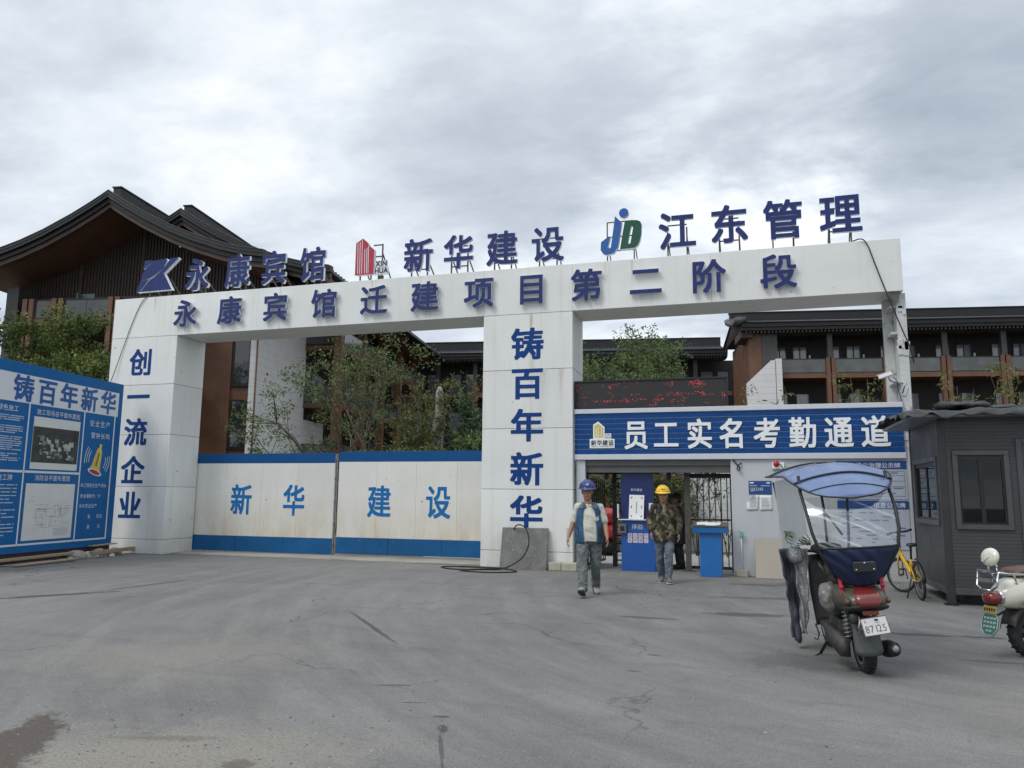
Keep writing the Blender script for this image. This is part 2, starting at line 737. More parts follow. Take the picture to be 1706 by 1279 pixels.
def add_runs(m, runs):
    """rust and water runs below bolts and joints: (x, top, bottom, half width, colour, strength), world metres"""
    nt = m.node_tree
    N, L = nt.nodes.new, nt.links.new
    b = nt.nodes['Principled BSDF']
    col = b.inputs['Base Color'].links[0].from_socket
    g = N('ShaderNodeNewGeometry')
    sp = N('ShaderNodeSeparateXYZ')
    L(g.outputs['Position'], sp.inputs[0])

    def mth(op, a, c=None, clamp=False):
        n = N('ShaderNodeMath')
        n.operation = op
        n.use_clamp = clamp
        for i, v in enumerate((a, c)):
            if v is None:
                continue
            if isinstance(v, (int, float)):
                n.inputs[i].default_value = v
            else:
                L(v, n.inputs[i])
        return n.outputs[0]
    nz = N('ShaderNodeTexNoise')
    mp = N('ShaderNodeMapping')
    mp.inputs['Scale'].default_value = (30, 30, 2.0)
    L(g.outputs['Position'], mp.inputs[0])
    L(mp.outputs[0], nz.inputs['Vector'])
    nz.inputs['Scale'].default_value = 1.0
    nz.inputs['Detail'].default_value = 4
    for x, z1, z0, w, c, k in runs:
        dx = mth('ABSOLUTE', mth('SUBTRACT', sp.outputs[0], x))
        mx_ = mth('SUBTRACT', 1.0, mth('DIVIDE', dx, w), True)
        up = mth('MULTIPLY', mth('SUBTRACT', z1, sp.outputs[2]), 40.0, True)
        dn = mth('DIVIDE', mth('SUBTRACT', sp.outputs[2], z0), z1 - z0, True)
        f = mth('MULTIPLY', mth('MULTIPLY', mx_, mth('MULTIPLY', up, dn)), mth('MULTIPLY', mth('SUBTRACT', nz.outputs['Fac'], .25, True), k * 2.6), True)
        q = N('ShaderNodeMix')
        q.data_type = 'RGBA'
        L(f, q.inputs['Factor'])
        L(col, q.inputs['A'])
        q.inputs['B'].default_value = (*c, 1)
        col = q.outputs['Result']
    L(col, b.inputs['Base Color'])


_rust, _grey, _ochre = (.30, .15, .05), (.26, .25, .22), (.46, .34, .14)
add_runs(M['white_paint'], [(-4.62, 5.72, 5.0, .05, _rust, 1.0), (-4.60, 5.0, 2.2, .10, _ochre, .6), (-3.92, 4.42, 3.1, .09, _rust, .45), (-4.35, 4.42, 2.9, .2, _grey, .4), (-2.0, 6.1, 5.74, .35, _grey, .9),
                           (-3.3, 6.0, 5.74, .25, _grey, .6), (-0.6, 6.0, 5.74, .22, _grey, .7), (.8, 6.0, 5.74, .2, _grey, .6), (-7.2, 6.0, 5.74, .22, _grey, .6), (-5.9, 6.0, 5.74, .2, _grey, .6), (-9.9, 6.0, 5.74, .2, _grey, .5),
                           (-11.3, 6.0, 5.74, .2, _grey, .5), (-14.0, 6.0, 5.3, .15, _grey, .4), (-15.2, 6.82, 6.3, .05, _rust, .7), (-15.6, 6.82, 6.45, .12, _ochre, .5), (-8.7, 6.82, 6.4, .06, _rust, .5), (-7.4, 6.82, 6.3, .05, _ochre, .6),
                           (-2.3, 6.82, 6.1, .04, _rust, .6), (-2.9, 6.82, 6.4, .05, _ochre, .5), (-14.9, 1.7, 0.0, .25, _ochre, .3), (-3.72, .9, 0.0, .12, _grey, .8)])
M['seam'] = mat('seam', (0.16, 0.16, 0.15), 0.8)
M['letter_blue'] = mat('letter_blue', (0.016, 0.030, 0.135), 0.5, var=0.2, vscale=6, spec=.3)
M['letter_side'] = mat('letter_side', (0.66, 0.68, 0.72), 0.4, var=0.1, vscale=6)
M['paint_blue'] = mat('paint_blue', (0.002, 0.042, 0.19), 0.65, spec=.25, var=0.08, vscale=9)
M['gate_white'] = mat('gate_white', (0.69, 0.68, 0.635), 0.5, var=0.06, vscale=0.8, island=0.04, streak=0.18, streak_col=(0.5, 0.42, 0.25), bump=0.12, bscale=1.6, zdirt=(0.2, 1.6, (0.52, 0.42, 0.25), 0.85), spots=0.25, spot_col=(0.22, 0.2, 0.17), spot_scale=9)
M['gate_blue'] = mat('gate_blue', (0.008, 0.090, 0.235), 0.65, spec=.25, var=0.18, vscale=1.2, bump=0.1, bscale=2, spots=0.35, spot_col=(0.25, 0.3, 0.38), spot_scale=18)
M['gate_letter'] = mat('gate_letter', (0.008, 0.145, 0.39), 0.65, spec=.25, var=0.1)
M['steel'] = mat('steel', (0.20, 0.21, 0.21), 0.45, 0.5, var=0.2, vscale=9)
M['galv'] = mat('galv', (0.42, 0.43, 0.43), 0.4, 0.6, var=0.15, vscale=12)
M['black'] = mat('black', (0.014, 0.014, 0.015), 0.5, var=0.2)
M['rubber'] = mat('rubber', (0.018, 0.018, 0.019), 0.8, var=0.25, vscale=14, bump=0.2, bscale=90)
M['white'] = mat('white', (0.78, 0.78, 0.77), 0.5, var=0.04, vscale=3)
M['paper'] = mat('paper', (0.72, 0.72, 0.70), 0.8, var=0.05)
M['peeling'] = mat('peeling', (0.55, 0.56, 0.55), 0.7, var=0.12, vscale=3, spots=1.4, spot_col=(0.24, 0.245, 0.24), spot_scale=3.2, bump=0.5, bscale=12, streak=0.4)
# ------------------------------------------------------------------ ground
def build_ground():
    m = bpy.data.materials.new('asphalt')
    m.use_nodes = True
    nt = m.node_tree
    N, L = nt.nodes.new, nt.links.new
    b = nt.nodes['Principled BSDF']
    tc = N('ShaderNodeTexCoord')
    src = tc.outputs['Object']
    sp = N('ShaderNodeSeparateXYZ')
    L(src, sp.inputs[0])

    def mth(op, a, b_=None, c=None, clamp=False):
        n = N('ShaderNodeMath')
        n.operation = op
        n.use_clamp = clamp
        for i, v in enumerate((a, b_, c)):
            if v is None:
                continue
            if isinstance(v, (int, float)):
                n.inputs[i].default_value = v
            else:
                L(v, n.inputs[i])
        return n.outputs[0]

    def nz(scale, detail=6, rough=0.6, sc3=None, rot=0, dist=0.0):
        q = N('ShaderNodeMapping')
        q.inputs['Scale'].default_value = sc3 or (1, 1, 1)
        q.inputs['Rotation'].default_value = (0, 0, rot)
        L(src, q.inputs[0])
        n = N('ShaderNodeTexNoise')
        n.inputs['Scale'].default_value = scale
        n.inputs['Detail'].default_value = detail
        n.inputs['Roughness'].default_value = rough
        n.inputs['Distortion'].default_value = dist
        L(q.outputs[0], n.inputs['Vector'])
        return n.outputs['Fac']

    def rng(v, a, b_, c, d):
        q = N('ShaderNodeMapRange')
        L(v, q.inputs[0])
        for i, t in enumerate((a, b_, c, d)):
            q.inputs[i + 1].default_value = t
        return q.outputs[0]

    def mix(f, a, c):
        q = N('ShaderNodeMix')
        q.data_type = 'RGBA'
        if isinstance(f, (int, float)):
            q.inputs['Factor'].default_value = f
        else:
            L(f, q.inputs['Factor'])
        for nm, t in (('A', a), ('B', c)):
            if isinstance(t, tuple):
                q.inputs[nm].default_value = (*t, 1)
            else:
                L(t, q.inputs[nm])
        return q.outputs['Result']
    warp = nz(1.6, 6, 0.65)
    warp2 = nz(5.0, 6, 0.7)
    warp3 = nz(19.0, 6, 0.75)

    def blob(cx, cy, rx, ry, ang, amt=0.9, soft=0.25):
        c, s = math.cos(ang), math.sin(ang)
        dx = mth('SUBTRACT', sp.outputs[0], cx)
        dy = mth('SUBTRACT', sp.outputs[1], cy)
        u = mth('MULTIPLY_ADD', dx, c / rx, mth('MULTIPLY', dy, s / rx))
        v = mth('MULTIPLY_ADD', dx, -s / ry, mth('MULTIPLY', dy, c / ry))
        d = mth('SQRT', mth('ADD', mth('MULTIPLY', u, u), mth('MULTIPLY', v, v)))
        d = mth('MULTIPLY_ADD', mth('SUBTRACT', warp, 0.5), amt * 2.2, d)
        d = mth('MULTIPLY_ADD', mth('SUBTRACT', warp2, 0.5), amt * 2.6, d)
        d = mth('MULTIPLY_ADD', mth('SUBTRACT', warp3, 0.5), amt * 2.2, d)
        return rng(d, 1.0 - soft, 1.0 + soft * 0.3, 1.0, 0.0)
    base = mix(rng(nz(0.22, 5, 0.6), 0.34, 0.66, 0, 1), (0.133, 0.131, 0.127), (0.190, 0.185, 0.173))
    # dust dragged by tyres turning in through the gate
    dx = mth('SUBTRACT', sp.outputs[0], 6.0)
    dy = mth('SUBTRACT', sp.outputs[1], 15.0)
    rad = mth('SQRT', mth('ADD', mth('MULTIPLY', dx, dx), mth('MULTIPLY', dy, dy)))
    cb = N('ShaderNodeCombineXYZ')
    L(rad, cb.inputs[0])
    L(mth('MULTIPLY', mth('ARCTAN2', dy, dx), 1.6), cb.inputs[1])
    rn = N('ShaderNodeTexNoise')
    rn.inputs['Scale'].default_value = 2.6
    rn.inputs['Detail'].default_value = 6
    rn.inputs['Roughness'].default_value = 0.66
    L(cb.outputs[0], rn.inputs['Vector'])
    base = mix(rng(rn.outputs['Fac'], 0.48, 0.70, 0, 0.48), base, (0.250, 0.243, 0.226))
    base = mix(rng(rn.outputs['Fac'], 0.46, 0.30, 0, 0.36), base, (0.088, 0.089, 0.091))
    base = mix(rng(nz(1.0, 7, 0.68, (0.35, 1.6, 1)), 0.54, 0.74, 0, 0.5), base, (0.088, 0.089, 0.092))
    base = mix(rng(nz(4.2, 8, 0.72), 0.52, 0.72, 0, 0.42), base, (0.085, 0.085, 0.086))
    base = mix(rng(nz(11.0, 7, 0.72), 0.54, 0.74, 0, 0.40), base, (0.245, 0.24, 0.225))
    base = mix(rng(nz(23.0, 6, 0.7), 0.55, 0.72, 0, 0.45), base, (0.075, 0.075, 0.076))
    base = mix(rng(nz(0.9, 6, 0.65, (1, 1, 1), 0.4), 0.56, 0.72, 0, 0.45), base, (0.19, 0.188, 0.178))
    # pale sandy wear near the kerb, bottom left, and lower right
    sand = (0.235, 0.215, 0.18)
    for cx, cy, rx, ry, a, k in ((-3.55, 4.1, 1.5, 0.75, 0.3, 0.85), (-5.3, 6.6, 1.5, 1.1, 0.3, 0.55), (2.6, 6.9, 1.2, 1.0, 0.3, 0.45), (-3.0, 16.0, 6, 0.8, 0, 0.35)):
        base = mix(mth('MULTIPLY', blob(cx, cy, rx, ry, a, 0.7, 0.7), k), base, sand)
    # wet brown earth in the corner
    base = mix(mth('MULTIPLY', blob(-4.52, 4.06, 0.62, 0.22, 2.18, 0.6, 0.25), 0.9), base, (0.075, 0.058, 0.047))
    base = mix(mth('MULTIPLY', blob(-3.75, 4.42, 0.40, 0.06, 0.25, 1.3, 0.6), 0.4), base, (0.07, 0.056, 0.047))
    base = mix(mth('MULTIPLY', blob(-2.95, 4.15, 0.12, 0.10, 0.25, 0.8, 0.3), 0.6), base, (0.07, 0.06, 0.052))
    # oil and water stains
    wet = None
    for cx, cy, rx, ry, a, k in ((-0.05, 11.35, 0.62, 0.17, 0.05, 0.75), (-1.3, 10.6, 0.42, 0.10, 0.0, 0.6), (1.95, 10.45, 0.42, 0.10, 0.03, 0.7), (2.55, 10.5, 0.30, 0.09, 0.03, 0.7), (2.35, 9.0, 0.35, 0.05, 0.0, 0.5),
                                 (-0.05, 13.2, 0.5, 0.12, 0.05, 0.5), (0.55, 13.3, 0.4, 0.18, 0.05, 0.6), (0.1, 15.2, 0.5, 0.2, 0.0, 0.55), (1.1, 15.6, 0.7, 0.35, 0, 0.6), (-0.95, 8.2, 0.10, 0.05, 0, 0.7), (-1.05, 7.4, 0.07, 0.04, 0, 0.6),
                                 (-4.5, 8.85, 1.25, 0.035, -0.87, 0.85), (-2.06, 5.2, 0.035, 0.10, 0.42, 0.9), (-2.17, 5.47, 0.07, 0.03, 0.2, 0.85), (-1.93, 4.85, 0.016, 0.30, 0.42, 0.7), (-1.8, 4.55, 0.012, 0.2, 0.42, 0.6),
                                 (-2.9, 6.2, 0.16, 0.03, 0.3, 0.6), (-2.55, 5.75, 0.14, 0.02, 0.3, 0.7), (-10.3, 9.6, 0.9, 0.13, 0.95, 0.9), (-9.95, 11.2, 1.1, 0.06, 1.45, 0.8), (-8.2, 12.3, 2.2, 0.05, 0.15, 0.5), (2.9, 8.9, 0.35, 0.07, 0.1, 0.7),
                                 (0.4, 8.4, 0.5, 0.5, 0, 0.35), (-6.6, 16.9, 0.9, 0.12, 0.1, 0.6)):
        k_ = mth('MULTIPLY', blob(cx, cy, rx, ry, a, 0.75, 0.3), k)
        wet = k_ if wet is None else mth('MAXIMUM', wet, k_)
    base = mix(wet, base, (0.033, 0.034, 0.037))
    # hairline cracks
    vo = N('ShaderNodeTexVoronoi')
    vo.feature = 'DISTANCE_TO_EDGE'
    vo.inputs['Scale'].default_value = 0.35
    q = N('ShaderNodeMapping')
    L(src, q.inputs[0])
    wv = N('ShaderNodeTexNoise')
    wv.inputs['Scale'].default_value = 1.3
    wv.inputs['Detail'].default_value = 5
    L(src, wv.inputs['Vector'])
    va = N('ShaderNodeVectorMath')
    va.operation = 'MULTIPLY_ADD'
    L(wv.outputs['Color'], va.inputs[0])
    va.inputs[1].default_value = (1.4, 1.4, 0)
    L(q.outputs[0], va.inputs[2])
    L(va.outputs[0], vo.inputs['Vector'])
    cr = mth('MULTIPLY', rng(vo.outputs['Distance'], 0.0, 0.007, 0.8, 0.0), rng(nz(0.3, 2), 0.46, 0.56, 0, 1))
    base = mix(cr, base, (0.04, 0.04, 0.042))
    # aggregate grain
    g1 = nz(95, 3, 0.75)
    g2 = nz(330, 2, 0.7)
    g3 = nz(46, 4, 0.8)
    grain = mth('ADD', rng(g1, 0.3, 0.7, 0.68, 1.32), mth('ADD', rng(g2, 0.3, 0.7, -0.26, 0.26), rng(g3, 0.32, 0.68, -0.30, 0.30)))
    vm = N('ShaderNodeVectorMath')
    vm.operation = 'SCALE'
    L(base, vm.inputs[0])
    L(grain, vm.inputs['Scale'])
    base = vm.outputs[0]
    base = mix(rng(g2, 0.63, 0.70, 0, 0.7), base, (0.40, 0.39, 0.36))
    base = mix(rng(g1, 0.30, 0.24, 0, 0.7), base, (0.045, 0.045, 0.046))
    L(base, b.inputs['Base Color'])
    L(mth('SUBTRACT', 0.92, mth('MULTIPLY', wet, 0.5)), b.inputs['Roughness'])
    b.inputs['Specular IOR Level'].default_value = 0.35
    bp = N('ShaderNodeBump')
    bp.inputs['Strength'].default_value = 0.55
    bp.inputs['Distance'].default_value = 0.01
    hh = mth('ADD', mth('ADD', mth('MULTIPLY', g1, 0.6), mth('MULTIPLY', g3, 0.7)), mth('MULTIPLY', nz(7, 5), 1.2))
    L(mth('MULTIPLY', hh, mth('SUBTRACT', 1.0, mth('MULTIPLY', wet, 0.8))), bp.inputs['Height'])
    L(bp.outputs[0], b.inputs['Normal'])
    mb = MB()
    mb.add([(-300, -120, 0), (300, -120, 0), (300, 500, 0), (-300, 500, 0)], [(0, 1, 2, 3)])
    o = mb.build('ground', m)
    o['kind'] = 'structure'
    # pale concrete threshold under the gate and soil of the site behind it
    con = mat('threshold_concrete', (0.33, 0.31, 0.27), 0.9, var=0.2, vscale=1.2, bump=0.4, bscale=25)
    mb = MB()
    mb.box(-14.4, -5.77, 16.95, 18.3, -0.05, 0.03)
    o = mb.build('pavement', con, bevel=0.01)
    o['kind'] = 'structure'
    soil = mat('soil', (0.13, 0.115, 0.085), 0.95, var=0.3, vscale=0.5, bump=0.6, bscale=5)
    mb = MB()
    mb.add([(-90, 18.6, 0.006), (60, 18.6, 0.006), (60, 120, 0.006), (-90, 120, 0.006)], [(0, 1, 2, 3)])
    o = mb.build('terrain', soil)
    o['kind'] = 'structure'
    pale = mat('site_concrete', (0.46, 0.45, 0.42), 0.9, var=0.1, vscale=1.0)
    mb = MB()
    mb.add([(-8, 18.4, 0.012), (6, 18.4, 0.012), (6, 22.3, 0.012), (-8, 22.3, 0.012)], [(0, 1, 2, 3)])
    o = mb.build('path', pale)
    o['kind'] = 'structure'


    # loose grit and small stones scattered on the paving
    rnd = random.Random(77)
    mb = MB()
    for i in range(900):
        far = rnd.random() ** 1.6
        y_ = 3.2 + 13.0 * far
        x_ = rnd.uniform(-1.15, .45) * (y_ + 1.0)
        if rnd.random() < .45:
            x_, y_ = rnd.gauss(-3.6, .9), rnd.gauss(4.5, .7)
        r = rnd.choice((.004, .005, .006, .008, .012)) * rnd.uniform(.7, 1.3)
        a = rnd.uniform(0, 6.28)
        pts = [(x_ + r * rnd.uniform(.7, 1.3) * math.cos(a + k * 1.2566), y_ + r * rnd.uniform(.7, 1.3) * math.sin(a + k * 1.2566), .0) for k in range(5)]
        top = (x_ + r * .2, y_, r * rnd.uniform(.6, 1.0))
        mb.add(pts + [top], [(k, (k + 1) % 5, 5) for k in range(5)])
    o = mb.build('grit', mat('grit_stone', (.17, .16, .145), .9, var=.4, vscale=30, island=.6))
    o['kind'] = 'stuff'


build_ground()

# ------------------------------------------------------------------ gateway
GY = 16.62
GB = 17.75


def build_gateway():
    g = thing('site_gateway', 'huge white portal gateway with blue lettering across its beam and pillars', 'gateway', (-6.7, GY, 0))

    def pillar(x0, x1, zs):
        mb = MB()
        mb.box(x0 + .02, x1 - .02, GY + .02, GB - .02, 0, 5.72, 1)
        for a, b in zip(zs[:-1], zs[1:]):
            mb.box(x0, x1, GY, GB, a + .004, b - .005, 0)
        return mb.build('pillar', [M['white_paint'], M['seam']], g, bevel=0.008, world=True)
    zs = [0.0, 0.37, 1.72, 3.08, 4.42, 5.727]
    p1 = pillar(-16.56, -14.40, zs)
    p2 = pillar(-5.77, -3.65, zs)
    # beam of long cladding sheets
    mb = MB()
    mb.box(-16.54, 3.11, GY + .02, GB - .02, 5.75, 6.81, 1)
    xs = [-16.56, -14.4, -11.3, -8.6, -5.77, -3.65, -0.6, 3.13]
    for a, b in zip(xs[:-1], xs[1:]):
        mb.box(a + .001, b - .001, GY, GB, 5.73, 6.83, 0)
    mb.build('beam', [M['white_paint'], M['seam']], g, bevel=0.006, world=True)
    # stripped steel column at the right end, its cladding torn away
    mb = MB()
    mb.box(3.01, 3.19, 16.80, 16.835, 0, 5.728)
    mb.box(3.04, 3.08, 16.835, 17.55, 0, 5.728)
    mb.box(2.86, 3.04, 17.40, 17.55, 0, 5.728)
    for z in (2.9, 3.9, 4.9, 5.45):
        mb.box(2.90, 3.04, 16.90, 17.40, z, z + .05)
    rnd = random.Random(3)
    for i in range(16):
        z = rnd.uniform(2.6, 5.5)
        mb.obox((3.06 + rnd.uniform(-.04, .1), 16.79, z), (rnd.uniform(.05, .12), .02, rnd.uniform(.05, .3)), Matrix.Rotation(rnd.uniform(-.4, .4), 3, 'Y'))
    mb.build('steel_column', M['peeling'], g, bevel=0.006, world=True)
    mb = MB()   # dark sheet drawn in place of the shaded cavity where the column meets the beam
    mb.add([(2.86, 16.66, 5.725), (3.06, 16.66, 5.725), (3.05, 16.72, 5.50), (2.98, 16.70, 5.56), (2.92, 16.69, 5.60)], [(0, 1, 2, 3, 4)])
    mb.add([(2.86, 16.665, 5.725), (3.06, 16.665, 5.725), (3.05, 16.725, 5.50), (2.98, 16.705, 5.56), (2.92, 16.695, 5.60)], [(4, 3, 2, 1, 0)])
    mb.build('dark_cavity_sheet', M['seam'], g, world=True)
    # raised letters on the beam
    row = '永康宾馆迁建项目第二阶段'
    xc = [-14.11, -12.73, -11.36, -9.96, -8.59, -7.24, -5.87, -4.59, -3.31, -1.99, -0.65, 0.77]
    for ch, x in zip(row, xc):
        mb = MB()
        letter(mb, ch, (x - .375, GY - .105, 5.905), X, Z, .75, .76, .06, bold=(.024, .019))
        mb.build('letter', [M['letter_blue'], M['letter_side']], g, world=True)
    zl = [4.67, 3.76, 2.80, 1.82, .86]
    for ch, z in zip('创一流企业', [4.69, 3.75, 2.81, 1.80, .88]):
        mb = MB()
        letter(mb, ch, (-15.90, GY - .006, z - .03), X, Z, .76, .76, .005, 0, 0, bold=(.028, .022))
        mb.build('letter', M['paint_blue'], g, world=True)
    for ch, z in zip('铸百年新华', zl):
        mb = MB()
        letter(mb, ch, (-5.10, GY - .006, z - .03), X, Z, .79, .77, .005, 0, 0, bold=(.028, .022))
        mb.build('letter', M['paint_blue'], g, world=True)
    # rust runs and chipped plaster at the pillar foot
    return g


build_gateway()

LED_FR = mat('support_rust', (0.10, 0.085, 0.075), 0.7, 0.2, var=0.35, vscale=20)


def sign_frame(g, xs, zb, zt, rail=True):
    mb = MB()
    for x in xs:
        mb.bar((x, 16.83, 6.832), (x, 16.83, zt), .03, .03)
        mb.bar((x + .02, 17.45, 6.832), (x, 16.85, zb + .35), .025, .025)
        mb.box(x - .05, x + .05, 16.79, 16.87, 6.832, 6.842)
    if rail:
        for z in (zb + .12, zb + .62):
            mb.bar((min(xs), 16.845, z), (max(xs), 16.845, z), .025, .025)
    mb.build('support_frame', LED_FR, g, world=True)


def roof_sign(label, chars, xcs, z0, w, h, group='raised name signs along the gateway top'):
    g = thing('rooftop_sign', label, 'rooftop sign', (sum(xcs) / len(xcs), 16.8, 6.832), 0, group)
    for i, (ch, x) in enumerate(zip(chars, xcs)):
        mb = MB()
        z = z0 if isinstance(z0, (int, float)) else z0[i]
        letter(mb, ch, (x - w / 2, 16.70, z), X, Z, w, h, .08, bold=(.024, .019))
        mb.build('letter', [M['letter_blue'], M['letter_side']], g, world=True)
        sign_frame(g, (x - .22, x + .2), z, z + .55)
    return g


def build_roof_signs():
    g = roof_sign('raised all blue sign on the gateway top with a slanted folded logo', '永康宾馆', [-13.97, -12.71, -11.60, -10.45], 6.93, .78, .93)
    mb = MB()
    LA = [(-15.74, 7.91), (-15.509, 7.905), (-15.445, 7.881), (-15.763, 7.664), (-15.756, 7.755)]
    LB = [(-15.812, 7.368), (-15.796, 7.523), (-15.688, 7.684), (-15.431, 7.89), (-15.022, 7.917), (-14.987, 7.862), (-15.104, 7.651), (-15.304, 7.512), (-15.509, 7.411), (-15.688, 7.359)]
    LC = [(-14.646, 7.924), (-14.885, 7.913), (-15.021, 7.735), (-15.216, 7.544), (-15.387, 7.414), (-15.518, 7.346), (-15.826, 7.027), (-14.778, 7.031), (-15.076, 7.507), (-14.628, 7.892)]
    LD = [(-15.842, 7.357), (-15.564, 7.35), (-15.856, 7.021), (-15.94, 7.027), (-15.953, 7.061)]
    LC = LC[:6] + [(-15.826, 7.027), (-14.778, 7.031), (-15.076, 7.507), (-14.628, 7.892)]
    for k, l in enumerate((LA, LB, LC, LD)):
        mb.prism(list(reversed(l)), (0, 16.70 + .004 * k, 0), X, Z, .11 + .003 * k, 0, 1)
    mb.build('logo', [M['letter_blue'], M['letter_side']], g, world=True, fixn=True)
    sign_frame(g, (-15.6, -14.95), 7.02, 7.3)

    g = roof_sign('raised sign on the gateway top with a red tower logo', '新华建设', [-7.52, -6.47, -5.37, -4.26], 6.94, .80, .88)
    red = mat('logo_red', (0.42, 0.016, 0.035), 0.4, var=0.1)
    T = [(-9.232, 7.0), (-9.23, 7.835), (-9.038, 7.941), (-8.903, 7.824), (-8.873, 7.752), (-8.72, 7.626), (-8.723, 7.0)]
    mb = MB()
    mb.prism(list(reversed(T)), (0, 16.70, 0), X, Z, .11, 0, 1)
    for xa, xb, za, zb in ((-9.155, -9.175, 7.03, 7.84), (-9.10, -9.115, 7.03, 7.86), (-9.045, -9.055, 7.03, 7.90), (-8.965, -8.98, 7.03, 7.66), (-8.915, -8.92, 7.03, 7.69), (-8.87, -8.878, 7.03, 7.73)):
        mb.add([(xa - .009, 16.697, za), (xa + .009, 16.697, za), (xb + .009, 16.697, zb), (xb - .009, 16.697, zb)], [(0, 1, 2, 3)], 1)
    mb.build('logo', [red, M['letter_side']], g, world=True, fixn=False)
    mb = MB()
    mb.box(-8.69, -8.36, 16.70, 16.76, 7.165, 7.325)
    mb.box(-8.70, -8.33, 16.70, 16.76, 6.975, 7.150)
    for i, (t, x, z) in enumerate((('XIN', -8.665, 7.165), ('HUA', -8.69, 6.985))):
        xx = x
        for ch in t:
            vs, fs = glyph_plain(ch)
            mx = max(v[0] for v in vs)
            loops = glyph_bold(ch, .03, .02)
            mb.prism([[(p[0] * .17, p[1] * .19) for p in l] for l in loops], (xx, 16.696, z + .022), X, Z, 0, 1)
            xx += (mx + .1) * .165
    mb.build('name_plate', [M['letter_side'], M['black']], g, world=True)
    mb = MB()
    for x in (-9.15, -8.85, -8.55):
        mb.bar((x, 16.83, 6.832), (x, 16.83, 7.8 if x > -8.7 else 7.2), .03)
        mb.bar((x + .03, 17.45, 6.832), (x, 16.85, 7.55), .025)
    mb.bar((-8.8, 16.83, 7.78), (-8.55, 16.83, 7.78), .028)
    mb.bar((-8.8, 16.83, 7.48), (-8.55, 16.83, 7.48), .028)
    mb.box(-8.64, -8.50, 16.78, 16.84, 6.85, 6.97)
    mb.build('support_frame', LED_FR, g, world=True)

    g = roof_sign('raised sign on the gateway top with a blue and green letter logo', '江东管理', [-1.30, -0.19, 0.92, 2.05], [6.98, 7.02, 7.02, 7.03], .84, .90)
    bl = mat('logo_blue', (0.018, 0.10, 0.33), 0.35, var=0.1)
    gn = mat('logo_green', (0.006, 0.075, 0.04), 0.35, var=0.1)
    J = [(-2.679, 7.895), (-2.522, 7.722), (-2.579, 7.359), (-2.616, 7.162), (-2.714, 7.026), (-2.873, 6.994), (-2.961, 7.037), (-3.014, 7.124), (-3.003, 7.306), (-2.825, 7.436), (-2.79, 7.405), (-2.854, 7.165), (-2.819, 7.134), (-2.783, 7.168), (-2.727, 7.536)]
    D = [(-2.46, 7.739), (-2.20, 7.76), (-2.11, 7.72), (-2.079, 7.639), (-2.09, 7.423), (-2.12, 7.28), (-2.17, 7.17), (-2.242, 7.112), (-2.573, 7.104), (-2.516, 7.444)]
    Dh = [(-2.313, 7.652), (-2.27, 7.612), (-2.289, 7.495), (-2.336, 7.228), (-2.379, 7.214), (-2.391, 7.242), (-2.335, 7.554)]
    mb = MB()
    mb.prism(list(reversed(J)), (0, 16.70, 0), X, Z, .11, 0, 2)
    mb.prism([(-2.479 + .108 * math.cos(a * .314), 7.958 + .108 * math.sin(a * .314)) for a in range(20)], (0, 16.70, 0), X, Z, .11, 0, 2)
    mb.prism([list(reversed(D)), Dh], (0, 16.70, 0), X, Z, .11, 1, 2)
    mb.build('logo', [bl, gn, M['letter_side']], g, world=True, fixn=False)
    mb = MB()
    for x in (-2.88, -2.27):
        mb.bar((x, 16.83, 6.832), (x, 16.83, 7.80), .026)
        mb.bar((x + .02, 17.4, 6.832), (x, 16.85, 7.4), .022)
    for z in (7.45, 7.80, 7.12):
        mb.bar((-2.88, 16.83, z), (-2.27, 16.83, z), .022)
    mb.build('support_frame', LED_FR, g, world=True)


build_roof_signs()


# ------------------------------------------------------------------ sliding gate leaves
def gate_leaf(label, x0, x1, z0, z1, chars, cx):
    yf = 17.79
    g = thing('gate_leaf', label, 'gate', ((x0 + x1) / 2, yf, 0), 0, 'sheet steel gate leaves')
    mb = MB()
    n = 4
    for i in range(n):
        a, b = x0 + (x1 - x0) * i / n, x0 + (x1 - x0) * (i + 1) / n
        mb.box(a + .001, b - .001, yf, yf + .05, z0 + .40, z1 - .26)
    mb.build('panel', M['gate_white'], g, bevel=.004, world=True)
    mb = MB()
    mb.box(x0 - .002, x1 + .002, yf - .004, yf + .055, z1 - .259, z1)
    mb.build('top_band', M['gate_blue_top'], g, bevel=.004, world=True)
    mb = MB()
    for i in range(3):
        a, b = x0 + (x1 - x0) * i / 3, x0 + (x1 - x0) * (i + 1) / 3
        mb.box(a + .002, b - .002, yf - .006 + .004 * (i % 2), yf + .055, z0, z0 + .399)
    mb.build('kick_plate', M['gate_blue'], g, bevel=.006, world=True)
    for ch, c in zip(chars, cx):
        mb = MB()
        letter(mb, ch, (c - .33, yf - .006, .985), X, Z, .67, .84, .004, 0, 0, bold=(.02, .017))
        mb.build('letter', M['gate_letter'], g, world=True)
    mb = MB()
    for x in (x0 + .03, x1 - .03):
        mb.box(x - .03, x + .03, yf + .055, yf + .115, z0 - .03, z1 - .02)
    for z in (z0 + .1, 1.3, z1 - .1):
        mb.box(x0 + .06, x1 - .06, yf + .055, yf + .105, z - .03, z + .03)
    mb.build('frame', M['gate_white'], g, world=True)
    return g


